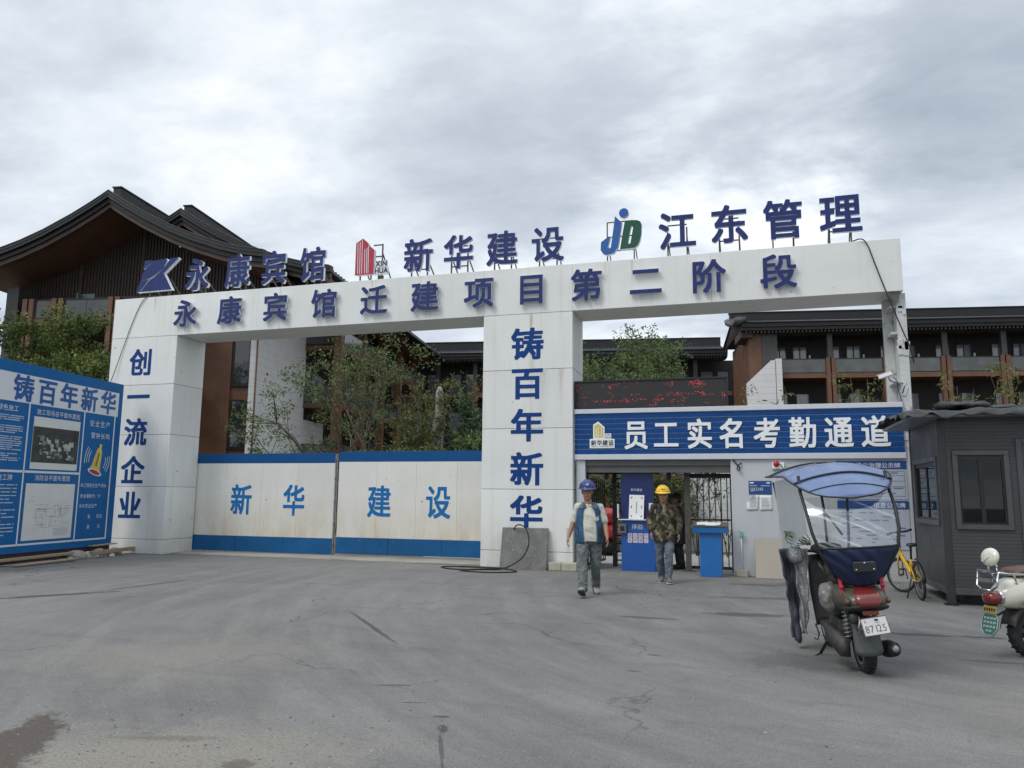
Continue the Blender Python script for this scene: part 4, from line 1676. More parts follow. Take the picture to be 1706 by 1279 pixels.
def rail_v(t, v0, v1, u, z0, z1):
    mb = MB()
    mb.box(u - .012, u + .012, v0, v1, z0 + .04, z1 - .06)
    r = ub(mb, 'balcony_glass', M['rail_glass'], t)
    mb = MB()
    mb.box(u - .04, u + .04, v0, v1, z1 - .055, z1)
    ub(mb, 'handrail', M['frame_dark'], r)


def build_left():
    t = bthing('dark hotel wing with twin curved gables and slatted timber fronts behind the far left pillar', -25, 38)
    gable_roof(t, -25.8, 34.5, 40.5, 16.74, 8.6, 3.4)
    gable_roof(t, -23.5, 37.3, 66.0, 16.72, 8.6, 1.4, -1.18)
    slat_gable(t, -25.8, 37.9, 16.74, 12.15, -33.2, -18.6)
    slat_gable(t, -23.5, 38.55, 16.72, 12.0, -24, -16.4)
    # front gallery columns, beams
    for u in (-31.0, -29.3, -26.05, -22.75):
        mb = MB()
        mb.box(u - .33, u - .05, 35.85, 36.15, 0, 11.66)
        mb.box(u + .05, u + .33, 35.85, 36.15, 0, 11.66)
        ub(mb, 'column', M['brown'], t, .01)
    for z in (3.1, 6.7, 10.2):
        mb = MB()
        mb.box(-31.4, -22.0, 35.95, 36.2, z, z + .38)
        mb.box(-31.4, -22.0, 36.2, 38.2, z + .05, z + .33)
        ub(mb, 'floor_beam', M['brown'], t, .01)
    for a, b in ((-30.66, -29.64), (-28.96, -26.39), (-25.71, -23.09)):
        rail_u(t, a, b, 36.0, 10.60, 11.62, (a + b) / 2 if b - a > 2 else None)
        rail_u(t, a, b, 36.0, 7.10, 8.1)
    mb = MB()
    mb.box(-28.55, -28.5, 36.3, 38.0, 10.6, 12.05)
    mb.box(-28.5, -27.75, 36.62, 36.66, 11.2, 12.05)
    ub(mb, 'privacy_screen', M['frost'], t)
    # walls
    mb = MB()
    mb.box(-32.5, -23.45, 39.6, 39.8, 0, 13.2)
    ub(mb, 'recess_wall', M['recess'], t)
    for a, b in ((-30.6, -29.5), (-27.4, -25.5), (-25.3, -23.6)):
        window(t, a, b, 39.6, 10.62, 12.35, 2)
        window(t, a, b, 39.6, 7.1, 9.2, 2, 'pane_dark')
    mb = MB()
    mb.box(-32.6, -31.9, 36.2, 39.6, 0, 12.4)
    ub(mb, 'corner_wall', M['grey_col'], t)
    mb = MB()
    mb.box(-23.45, -20.45, 38.0, 39.8, 0, 12.0)
    mb.box(-20.45, -19.38, 38.12, 39.8, 0, 12.0)
    ub(mb, 'wood_wall', M['wood'], t)
    mb = MB()
    mb.box(-23.42, -23.30, 37.90, 38.0, 0, 11.9)
    mb.box(-22.45, -22.33, 37.92, 38.0, 0, 11.9)
    ub(mb, 'cladding_rib', M['brown'], t)
    for z0, z1 in ((.4, 3.1), (3.9, 6.45), (7.25, 9.9)):
        w = window(t, -20.40, -19.42, 38.12, z0, z1, 1, 'pane_dark')
        mb = MB()
        mb.box(-20.44, -19.40, 37.97, 38.119, z0 - .09, z0 - .001)
        ub(mb, 'sill', M['frame_dark'], w)
    mb = MB()
    mb.box(-19.38, -19.0, 37.96, 44.35, 0, 12.3)
    mb.box(-19.38, -19.0, 44.351, 47.6, 0, 6.0)
    ub(mb, 'stone_wall', M['stone_white'], t)
    mb = MB()
    mb.tube([(-18.99, 37.93, 0), (-18.99, 37.93, 12.2)], .05, 8)
    ub(mb, 'downpipe', M['brown'], t)
    # side gallery facing the courtyard
    mb = MB()
    mb.box(-19.4, -19.2, 44.36, 63, 6.0, 13.0)
    mb.box(-19.4, -19.2, 47.6, 63, 0, 6.0)
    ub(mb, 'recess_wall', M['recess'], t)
    for z in (3.1, 6.65, 10.2):
        mb = MB()
        mb.box(-16.95, -16.70, 44.2, 62.5, z, z + .40)
        mb.box(-19.2, -16.96, 44.2, 62.5, z + .06, z + .34)
        ub(mb, 'floor_beam', M['brown'], t, .01)
    for v in (44.1, 48.3, 52.6, 56.9, 61.2):
        mb = MB()
        mb.box(-17.15, -16.65, v, v + .5, 0, 12.9)
        ub(mb, 'column', M['brown'], t, .01)
        for z in (3.5, 7.05, 10.6):
            window(t, v + .7, v + 3.4, -19.2, z, z + 2.1, 3, 'pane_pale', 'v', 1)
    for v in (44.6, 48.8, 53.1, 57.4):
        for z in (3.5, 7.05, 10.6):
            rail_v(t, v, v + 3.7, -16.75, z, z + 1.02)
    for z in (3.5, 7.05, 10.6):
        rail_u(t, -19.0, -17.2, 44.25, z, z + 1.02)
    # eave soffit over the gallery
    mb = MB()
    mb.add([(-19.3, 38.6, 12.55), (-15.1, 38.6, 12.55), (-15.1, 63, 12.55), (-19.3, 63, 12.55)], [(3, 2, 1, 0)])
    ub(mb, 'soffit', M['soffit'], t)


def build_eave_wing(t, u0, u1, vr, ve, zr, ze, vb, curve=.35):
    """long wing seen from its eave side: ridge along u"""
    n = 7
    pr = []
    for i in range(n + 1):
        k = i / n
        pr.append((vr + (ve - vr) * k, zr + (ze - zr) * (k + curve * k * (1 - k))))
    mb = MB()
    top = [[(u, v, z) for v, z in pr] for u in (u0, u1)]
    bot = [[(u, v, z - .14) for v, z in pr] for u in (u0, u1)]
    mb.loft([top[0] + bot[0][::-1], top[1] + bot[1][::-1]], 0, False)
    mb.add([(u0, vr, zr), (u1, vr, zr), (u1, vr + 5, ze), (u0, vr + 5, ze)], [(0, 1, 2, 3)], 0)
    u = u0 + .2
    while u < u1:
        mb.tube([(u, v, z + .025) for v, z in pr], .06, 5, 1)
        u += .34
    roof = ub(mb, 'roof', [M['tile'], M['tile_pale']], t)
    mb = MB()
    mb.box(u0 - .1, u1, vr - .22, vr + .22, zr - .12, zr + .58)
    mb.box(u0 - .15, u1, vr - .28, vr + .28, zr + .581, zr + .66)
    ub(mb, 'ridge', M['fascia_dark'], roof, .01)
    mb = MB()
    mb.box(u0, u1, ve - .06, ve + .12, ze - .30, ze + .04)
    mb.box(u0, u1, ve + .04, ve + .30, ze - .52, ze - .303)
    ub(mb, 'eave_fascia', M['fascia_dark'], roof, .01)
    mb = MB()
    mb.cyl((u0, ve - .10, ze + .02), (u1, ve - .10, ze + .02), .07, seg=8)
    ub(mb, 'gutter', M['tile_pale'], roof)
    mb = MB()
    mb.box(u0 + .2, u1, ve + .301, vb + .5, ze - .50, ze - .40)
    u = u0 + .3
    while u < u1:
        mb.box(u, u + .10, ve + .16, ve + 1.5, ze - .66, ze - .53, 1)
        u += .24
    ub(mb, 'soffit', [M['soffit_u'], M['grey_col']], roof)
    return roof


def build_mid():
    t = bthing('far dark tiled wing closing the courtyard between the two other hotel wings', -3, 66)
    build_eave_wing(t, -22, 8.9, 68.0, 63.6, 14.75, 13.55, 66)
    mb = MB()
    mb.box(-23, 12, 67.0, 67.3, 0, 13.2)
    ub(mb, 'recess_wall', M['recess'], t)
    for z in (3.0, 6.5, 9.9):
        mb = MB()
        mb.box(-23, 9.3, 64.9, 65.1, z, z + .36)
        mb.box(-23, 9.3, 65.1, 67.0, z + .05, z + .3)
        ub(mb, 'floor_beam', M['brown'], t, .01)
    us = [-22.6, -19.1, -15.6, -12.3, -8.6, -4.8, -1.0, 2.8, 6.4]
    for u in us:
        mb = MB()
        mb.box(u - .2, u + .2, 64.8, 65.2, 0, 11.2)
        ub(mb, 'column', M['brown'], t, .01)
        mb = MB()
        mb.box(u - .17, u + .17, 64.85, 65.15, 11.2, 13.2)
        ub(mb, 'upper_column', M['grey_col'], t, .01)
        for z in (3.4, 6.9, 10.3):
            window(t, u + .6, u + 1.7, 67.0, z, z + 2.0, 1)
            window(t, u + 2.0, u + 3.0, 67.0, z, z + 2.0, 1)
    for a, b in zip(us[:-1], us[1:]):
        mb = MB()
        mb.box(a + .2, b - .2, 64.95, 65.05, 11.2, 11.26)
        x = a + .3
        while x < b - .2:
            mb.box(x, x + .03, 64.98, 65.02, 10.27, 11.199)
            x += .13
        ub(mb, 'baluster_rail', M['frame_dark'], t)


def build_right():
    t = bthing('long dark roofed hotel wing with glass balconies and brown columns behind the guard booth', 22, 54)
    build_eave_wing(t, 8.2, 46, 56.6, 51.9, 14.25, 13.12, 54.5, .5)
    # pale curled verge at the left end
    mb = MB()
    pr = []
    for i in range(13):
        k = i / 12
        pr.append((56.4 - 4.9 * k, 14.3 - 1.15 * (k + .5 * k * (1 - k)) + .22 * k ** 6))
    rings = []
    for v, z in pr:
        rings.append([(7.75, v, z - .30), (7.70, v, z + .02), (7.95, v, z + .10), (8.45, v, z + .09), (8.45, v, z - .10), (8.1, v, z - .30)])
    mb.loft(rings, 0, True)
    for k in range(4):
        mb.tube([(7.9 + .13 * k, v - .02, z + .11) for v, z in pr], .035, 5, 0)
    ub(mb, 'verge', M['plaster_edge'], t)
    mb = MB()
    mb.add([(8.3, 51.9, 12.9), (8.3, 61, 12.9), (8.3, 56.6, 14.2)], [(0, 1, 2), (2, 1, 0)])
    mb.box(8.2, 9.0, 52.3, 55, 12.2, 12.7)
    ub(mb, 'gable_wall', M['soffit_u'], t)
    # end wall, stair wall
    mb = MB()
    mb.box(8.75, 9.62, 52.75, 60, 0, 12.6)
    ub(mb, 'wood_wall', M['wood'], t)
    mb = MB()
    mb.box(9.62, 10.62, 52.7, 53.2, 0, 12.6)
    ub(mb, 'grey_pier', M['grey_col'], t)
    mb = MB()
    mb.prism([(8.5, 0), (10.36, 0), (10.36, 10.62), (10.1, 10.62), (8.5, 9.1)], (0, 52.3, 0), X, Z, .35)
    ub(mb, 'stair_wall', M['stone_white'], t)
    mb = MB()
    mb.box(10.40, 10.78, 52.25, 52.66, 0, 10.72)
    ub(mb, 'stone_pier', M['stone_white'], t)
    # balconies
    mb = MB()
    mb.box(10.62, 46, 55.6, 55.9, 0, 13.0)
    ub(mb, 'recess_wall', M['recess'], t)
    us = [14.05, 17.65, 21.25, 24.85, 28.45, 32.05, 35.65, 39.25]
    for z in (2.6, 6.05, 9.5):
        mb = MB()
        mb.box(10.62, 46, 52.95, 53.15, z, z + .33)
        mb.box(10.62, 46, 53.15, 55.6, z + .05, z + .28)
        ub(mb, 'floor_beam', M['brown'], t, .01)
    for u in us:
        mb = MB()
        mb.box(u - .30, u - .04, 52.85, 53.2, 0, 10.86)
        mb.box(u + .04, u + .30, 52.85, 53.2, 0, 10.86)
        ub(mb, 'column', M['brown'], t, .01)
        mb = MB()
        mb.box(u - .17, u + .17, 52.9, 53.2, 10.86, 12.8)
        ub(mb, 'upper_column', M['grey_col'], t, .01)
    e = [10.45] + us
    for i, (a, b) in enumerate(zip(e[:-1], e[1:])):
        for z, top in ((9.85, 10.82), (6.4, 7.35)):
            rail_u(t, a + .32, b - .32, 53.0, z, top)
            rail_u(t, a + .32, b - .32, 53.0, z, top) if False else None
        window(t, a + .4, a + 1.35, 55.6, 9.85, 12.15, 2)
        window(t, a + 1.75, a + 2.75, 55.6, 9.85, 12.15, 2)
        window(t, a + .4, a + 1.35, 55.6, 6.4, 8.8, 2, 'pane_dark' if i % 2 else 'pane_pale')
        window(t, a + 1.85, a + 2.8, 55.6, 6.4, 8.8, 1, 'pane_pale')
        mb = MB()
        mb.box(b - .75, b - .63, 55.53, 55.6, 11.15, 11.5)
        ub(mb, 'wall_lamp', M['white'], t)


build_left()
build_mid()
build_right()
# ------------------------------------------------------------------ vegetation
def leaf_mat(name, col, island=0.45, trans=0.3):
    m = mat(name, col, 0.55, var=0.25, vscale=0.8, island=island, spec=0.3)
    nt = m.node_tree
    N, L = nt.nodes.new, nt.links.new
    b = nt.nodes['Principled BSDF']
    out = nt.nodes['Material Output']
    t = N('ShaderNodeBsdfTranslucent')
    L(b.inputs['Base Color'].links[0].from_socket, t.inputs[0])
    mx = N('ShaderNodeMixShader')
    mx.inputs[0].default_value = trans
    L(b.outputs[0], mx.inputs[1])
    L(t.outputs[0], mx.inputs[2])
    L(mx.outputs[0], out.inputs[0])
    return m


M['leaf_camphor'] = leaf_mat('leaf_camphor', (0.085, 0.125, 0.032), 0.5)
M['leaf_new'] = leaf_mat('leaf_new', (0.19, 0.20, 0.055), 0.35)
M['leaf_olive'] = leaf_mat('leaf_olive', (0.115, 0.150, 0.055), 0.5)
M['leaf_dark'] = leaf_mat('leaf_dark', (0.042, 0.068, 0.034), 0.5)
M['leaf_bamboo'] = leaf_mat('leaf_bamboo', (0.15, 0.16, 0.052), 0.45)
M['bark'] = mat('bark', (0.10, 0.082, 0.062), 0.9, var=.3, vscale=6, bump=.6, bscale=30)
M['bark_pale'] = mat('bark_pale', (0.30, 0.29, 0.26), 0.85, var=.3, vscale=7, bump=.5, bscale=20, spots=.6, spot_col=(0.12, 0.11, 0.10))


def leaves(mb, rng, centres, size, aspect=2.2, m=0, droop=0.25, newm=None, newfrac=0.0):
    """centres: list of (centre, (rx, ry, rz), count); small folded leaves through the clump"""
    for c, r, n in centres:
        d = rng.normal(size=(n, 3))
        d /= np.linalg.norm(d, axis=1)[:, None]
        rad = rng.uniform(0.25, 1.0, n) ** 0.6
        P = np.array(c) + d * rad[:, None] * np.array(r)
        A = rng.normal(size=(n, 3)) + d * 0.5
        A[:, 2] -= droop
        A /= np.linalg.norm(A, axis=1)[:, None]
        B = np.cross(A, rng.normal(size=(n, 3)) * .8 + np.array([0, 0, 1.0]))
        B /= (np.linalg.norm(B, axis=1)[:, None] + 1e-6)
        Nn = np.cross(A, B)
        s = size * rng.uniform(.6, 1.35, n)[:, None]
        w = s / aspect
        a = P
        b = P + A * s * .5 + B * w * .5 + Nn * w * .12
        cc = P + A * s
        e = P + A * s * .5 - B * w * .5 + Nn * w * .12
        V = np.stack([a, b, cc, e], 1).reshape(-1, 3)
        isnew = (newm is not None) & (d[:, 2] * rad + rng.normal(size=n) * .25 > 1 - newfrac * 1.6)
        base = len(mb.v)
        mb.v.extend(map(tuple, V.tolist()))
        for i in range(n):
            k = base + 4 * i
            mb.f.append([k, k + 1, k + 2, k + 3])
            mb.m.append(newm if (newm is not None and isnew[i]) else m)
            mb.s.append(False)


def limbs(rng, base, stems, height, lean, levels=3, r0=.09, split=(2, 3), wob=.18, up=.55, bias=(0, 0)):
    """branching skeleton; returns (tube list, tips)"""
    tubes, tips = [], []

    def grow(p, d, length, r, lv):
        pts, rr = [p], [r]
        n = 4
        for i in range(n):
            d = d + rng.normal(size=3) * wob * .5
            d[2] += .05 * up
            d[0] += bias[0] * .05
            d[1] += bias[1] * .05
            d = d / np.linalg.norm(d)
            p = p + d * length / n
            pts.append(p)
            rr.append(r * (1 - .42 * (i + 1) / n))
        tubes.append((pts, rr))
        if lv == 0:
            tips.append((p, d))
            return
        k = rng.integers(split[0], split[1] + 1)
        for j in range(k):
            ax = rng.normal(size=3)
            ax -= d * ax.dot(d)
            ax /= np.linalg.norm(ax)
            ang = rng.uniform(.3, .75)
            d2 = d * math.cos(ang) + ax * math.sin(ang)
            d2[2] += .15 * up
            d2 /= np.linalg.norm(d2)
            grow(p, d2, length * rng.uniform(.55, .8), r * .56, lv - 1)
        q = pts[2]
        ax = rng.normal(size=3)
        ax /= np.linalg.norm(ax)
        d3 = d * .6 + ax * .7
        d3 /= np.linalg.norm(d3)
        grow(q, d3, length * rng.uniform(.4, .6), r * .45, max(0, lv - 2))
    for s in range(stems):
        a = 2 * math.pi * (s + rng.uniform(-.3, .3)) / max(1, stems)
        d = np.array([math.cos(a) * lean + bias[0] * .3, math.sin(a) * lean + bias[1] * .3, 1.0])
        grow(np.array(base, float) + np.array([math.cos(a), math.sin(a), 0]) * r0 * .8 * (stems > 1), d / np.linalg.norm(d), height * rng.uniform(.85, 1.1), r0, levels)
    return tubes, tips


def tree(name, label, cat, base, seed, stems=1, height=2.4, lean=.1, levels=3, r0=.1, clump=.5, per=120, size=.13, aspect=2.2, leafm='leaf_olive', newm=None, newfrac=0, bark='bark', group=None, up=.5, bias=(0, 0), flat=.8, extra=None, zmin=None, split=(2, 3)):
    rng = np.random.default_rng(seed)
    t = thing(name, label, cat, base, 0, group)
    tubes, tips = limbs(rng, (0, 0, 0), stems, height, lean, levels, r0, split, .2, up, bias)
    mb = MB()
    for pts, rr in tubes:
        mb.tube(pts, [max(.008, q) for q in rr], 6, 0)
    mb.build('trunk', M[bark], t)
    mb = MB()
    cs = []
    for p, d in tips:
        if zmin and p[2] < zmin:
            continue
        k = rng.uniform(.65, 1.3)
        cs.append((p, (clump * k, clump * k, clump * k * flat), int(per * k * k)))
        for _ in range(2):
            q = p + rng.normal(size=3) * clump * .9
            cs.append((q, (clump * .5, clump * .5, clump * .4), int(per * .28)))
    if extra:
        cs += extra
    mats = [M[leafm]] + ([M[newm]] if newm else [])
    leaves(mb, rng, cs, size, aspect, 0, .25, 1 if newm else None, newfrac)
    mb.build('crown', mats, t)
    return t


def shrub(name, label, cat, base, seed, blobs, size, per, leafm, aspect=2.0, group=None, newm=None, newfrac=0, stems=None):
    rng = np.random.default_rng(seed)
    t = thing(name, label, cat, base, 0, group)
    mb = MB()
    for c, r, n in blobs:
        mb.tube([(0.1 * c[0], .1 * c[1], 0), (c[0] * .6, c[1] * .6, c[2] * .5), c], [.03, .022, .008], 5)
    mb.build('stem', M['bark'], t)
    cs = []
    for c, r, n in blobs:
        for _ in range(7):
            q = np.array(c) + rng.normal(size=3) * np.array(r) * .5
            cs.append((q, tuple(np.array(r) * rng.uniform(.35, .6)), int(n * per / 7)))
    mb = MB()
    leaves(mb, rng, cs, size, aspect, 0, .2, 1 if newm else None, newfrac)
    mb.build('foliage', [M[leafm]] + ([M[newm]] if newm else []), t)
    return t


def bamboo(label, base, seed, n, h, spread, per=55, leafm='leaf_bamboo', group='bamboo clumps in the courtyard', size=.2):
    rng = np.random.default_rng(seed)
    t = thing('bamboo_clump', label, 'bamboo', base, 0, group)
    mb, lb = MB(), MB()
    cs = []
    for i in range(n):
        a = rng.uniform(0, 6.28)
        hh = h * rng.uniform(.7, 1.05)
        top = np.array([math.cos(a), math.sin(a), 0]) * spread * rng.uniform(.3, 1)
        pts = [np.array([math.cos(a) * .15, math.sin(a) * .15, 0]) + top * (k / 6) ** 2 + np.array([0, 0, hh * k / 6]) for k in range(7)]
        mb.tube(pts, [.022 * (1 - .12 * k) for k in range(7)], 5)
        for k in range(12):
            f = rng.uniform(.42, 1.0)
            p = top * f ** 2 + np.array([0, 0, hh * f])
            b = rng.uniform(0, 6.28)
            q = p + np.array([math.cos(b), math.sin(b), .15]) * rng.uniform(.3, .75) * (1.25 - f)
            mb.tube([p, q], [.007, .003], 4)
            cs.append((q, (.26, .26, .15), int(per / 4)))
            cs.append(((p + q) / 2, (.2, .2, .12), int(per / 8)))
    leaves(lb, rng, cs, size, 4.0, 0, .45)
    mb.build('canes', M['bark'], t)
    lb.build('foliage', M[leafm], t)
    return t


def build_plants():
    G1 = 'broadleaf trees behind the notice board'
    for i, (b, h, c, seed, lab) in enumerate((((-32.2, 26.2, 0), 3.1, .95, 3, 'tallest dense broadleaf tree at the far left edge behind the notice board'),
                                              ((-28.9, 26.6, 0), 2.85, .95, 8, 'dense broadleaf tree with yellowish tips between two others behind the notice board'),
                                              ((-26.0, 25.6, 0), 2.0, .85, 9, 'lowest dense broadleaf tree right beside the far left pillar'))):
        rng = np.random.default_rng(seed + 50)
        zt = (9.9, 9.6, 7.0)[i]
        ex = []
        for k in range(78):
            a, rr, z = rng.uniform(0, 6.28), math.sqrt(rng.uniform(0, 1)), rng.uniform(2.2, zt)
            w = 2.25 * math.sqrt(max(.06, 1 - max(0, (z - 3.8) / (zt - 3.4)) ** 1.6)) * (1.3 if i < 2 else 1.05)
            cl = rng.uniform(.38, .72)
            ex.append(((math.cos(a) * rr * w, math.sin(a) * rr * w, z), (cl, cl, cl * .8), int(520 * cl * cl)))
        tree('broadleaf_tree', lab, 'tree', b, seed, 1, h, .05, 3, .16, c * .62, 90, .17, 1.9, 'leaf_camphor', 'leaf_new', .30, group=G1, extra=ex)
    # multi-stemmed trees behind the gate leaves
    G2 = 'courtyard trees behind the gate'
    tree('courtyard_tree', 'airy multi-stemmed tree with thin fanned branches against the white stone wall', 'tree', (-13.9, 24.2, 0), 21, 5, 3.1, .62, 2, .06, .40, 50, .13, 2.6, 'leaf_olive', None, 0, group=G2, up=.35, bias=(-.9, 0), zmin=2.6)
    rng = np.random.default_rng(5)
    ex = []
    for k in range(30):
        x, z = rng.uniform(-2.0, 1.9), rng.uniform(2.8, 7.6)
        cl = rng.uniform(.22, .5)
        ex.append(((x, rng.uniform(-1.2, 1.2), z), (cl, cl, cl * .8), int(260 * cl * cl)))
    tree('courtyard_tree', 'dense olive leaved tree filling the middle of the gate opening', 'tree', (-12.3, 25.4, 0), 33, 4, 2.9, .45, 3, .07, .38, 24, .13, 2.5, 'leaf_olive', 'leaf_bamboo', .25, group=G2, up=.6, extra=ex, zmin=2.4)
    tree('courtyard_tree', 'feathery multi-stemmed tree rising behind the LED board', 'tree', (-3.6, 28.5, 0), 47, 6, 3.0, .26, 3, .06, .38, 60, .14, 2.6, 'leaf_olive', 'leaf_camphor', .3, group=G2, up=1.0, zmin=3.0,
         extra=[((rng.uniform(-1.9, 1.5), rng.uniform(-1, 1), rng.uniform(3.6, 6.6)), (.45, .45, .4), 75) for _ in range(34)])
    bamboo('yellowish bamboo clump beside the pale bare trunk behind the gate', (-11.3, 25.9, 0), 5, 12, 5.6, 1.2, 60)
    bamboo('small bamboo sprays against the stone stair wall right of the LED board', (.35, 28.0, 0), 6, 4, 5.6, .7, 34)
    bamboo('thin bamboo in front of the first balcony bay behind the blue sign', (1.9, 29.0, 0), 7, 5, 5.4, .7, 40)
    bamboo('bamboo behind the security camera, in front of the second balcony bay', (3.9, 28.6, 0), 8, 7, 5.6, .9, 42)
    bamboo('slim bamboo wrapping a brown column just right of the bare steel column', (6.9, 28.8, 0), 9, 4, 6.5, .5, 44)
    bamboo('broad bamboo clump above the middle of the guard booth roof', (8.8, 29.2, 0), 10, 9, 6.4, 1.2, 46)
    bamboo('bamboo clump cut by the right edge of the picture above the guard booth', (10.6, 28.8, 0), 12, 7, 6.2, .8, 46)
    # pale bare trunk
    mb = MB()
    mb.tube([(-10.95, 26.4, 0), (-10.9, 26.4, 1.6), (-10.98, 26.4, 3.2), (-10.9, 26.4, 3.9), (-10.86, 26.4, 4.6), (-10.86, 26.4, 5.35), (-10.86, 26.4, 5.56)], [.30, .28, .27, .23, .16, .145, .07], 12)
    tag(mb.build('dead_tree', M['bark_pale']), 'pale bare tree trunk with a rounded top standing behind the gate', 'tree')
    shrub('shrub', 'dark bluish leafy shrub tree between the bare trunk and the middle pillar', 'shrub', (-8.9, 24.0, 0), 3, [((0, 0, 3.7), (.75, .7, .8), 700), ((-.6, 0, 3.0), (.7, .7, .6), 550), ((.6, .1, 3.0), (.6, .6, .7), 500), ((0, 0, 4.4), (.35, .3, .35), 160), ((.2, 0, 2.2), (1.2, .8, .8), 600)], .16, 1.0, 'leaf_dark', 1.8, 'shrubs behind the gate', 'leaf_camphor', .15)
    shrub('shrub', 'low rounded shrub peeping over the left gate leaf beside the timber wall', 'shrub', (-14.35, 20.6, 0), 4, [((0, 0, 2.45), (.75, .5, .45), 900), ((-.5, 0, 1.9), (.6, .5, .6), 350), ((.6, 0, 2.2), (.5, .5, .5), 420)], .10, 1.0, 'leaf_camphor', 1.8, 'shrubs behind the gate', 'leaf_new', .2)
    shrub('shrub', 'loose low shrub over the left gate leaf below the airy tree', 'shrub', (-12.4, 20.9, 0), 14, [((0, 0, 2.5), (.7, .5, .45), 560), ((.7, 0, 2.4), (.6, .5, .45), 420), ((-.5, 0, 2.2), (.5, .4, .5), 300)], .12, 1.0, 'leaf_dark', 2.0, 'shrubs behind the gate', 'leaf_olive', .2)
    shrub('shrub', 'wide shrub bank along the top of the right gate leaf', 'shrub', (-9.3, 22.2, 0), 15, [((x, 0, 2.45 + .2 * math.sin(x * 3)), (.7, .6, .6), 560) for x in (-1.5, -.8, 0, .7, 1.4, 2.0)], .13, 1.0, 'leaf_olive', 2.0, 'shrubs behind the gate', 'leaf_camphor', .2)
    # planting seen through the doorway
    for i, (x, lab) in enumerate(((-4.2, 'clipped hedge seen through the left side of the entrance doorway'), (-2.35, 'clipped hedge seen through the doorway behind the man in the yellow helmet'))):
        shrub('hedge', lab, 'hedge', (x, 23.2, 0), 60 + i, [((dx, 0, z), (.45, .4, .5), 420) for dx in (-.6, 0, .6) for z in (.6, 1.3, 2.0)], .10, 1.0, 'leaf_olive', 1.8, 'hedges behind the doorway', 'leaf_camphor', .2)
    tree('bare_sapling', 'thin bare sapling seen between the bars in front of the white wall', 'tree', (-1.35, 21.8, 0), 77, 4, 1.25, .25, 2, .018, .22, 5, .07, 2.4, 'leaf_dark', None, 0, up=.9)
    tree('bare_sapling', 'dark leafy sapling at the right jamb seen between the bars', 'tree', (-.55, 21.6, 0), 78, 2, 1.1, .2, 2, .018, .25, 22, .12, 3.0, 'leaf_dark', None, 0, up=.9)
    bw = stripe('block_white', (0.60, 0.61, 0.60), (0.40, 0.41, 0.41), 2, 0.2, .93, .7, .05)
    w = thing('garden_wall', 'white coursed wall in the courtyard seen between the fence bars', 'wall', (-.2, 23.8, 0))
    mb = MB()
    mb.box(-1.7, 6, 23.7, 23.95, 0, 3.0)
    mb.build('wall', bw, w, world=True)
    mb = MB()
    mb.box(-1.75, 6, 23.65, 24.0, 3.001, 3.08)
    mb.build('coping', M['grey_col'], w, world=True)
    rng2 = random.Random(4)
    red = mat('red_wrap', (0.50, 0.035, 0.04), 0.45, var=.15, vscale=6, bump=.4, bscale=12)
    for i, (x, z, lab) in enumerate(((-3.66, 0, 'dark wrapped bundle under two red ones behind the turnstile'), (-3.62, .42, 'lower of two red wrapped bundles behind the turnstile'), (-3.66, .84, 'topmost red wrapped bundle of the stack behind the turnstile'))):
        mb = MB()
        mb.sphere((x, 21.0, z + .22), (.34, .32, .215), 20, 12)
        o = remesh(mb, 'wrapped_bundle', red if i else M['rubber'], None, .04, 1, lambda c, n: .05 * noise.noise(c * 5) + .03 * noise.noise(c * 13))
        tag(o, lab, 'bundle', 'wrapped bundles stacked behind the turnstile')


build_plants()


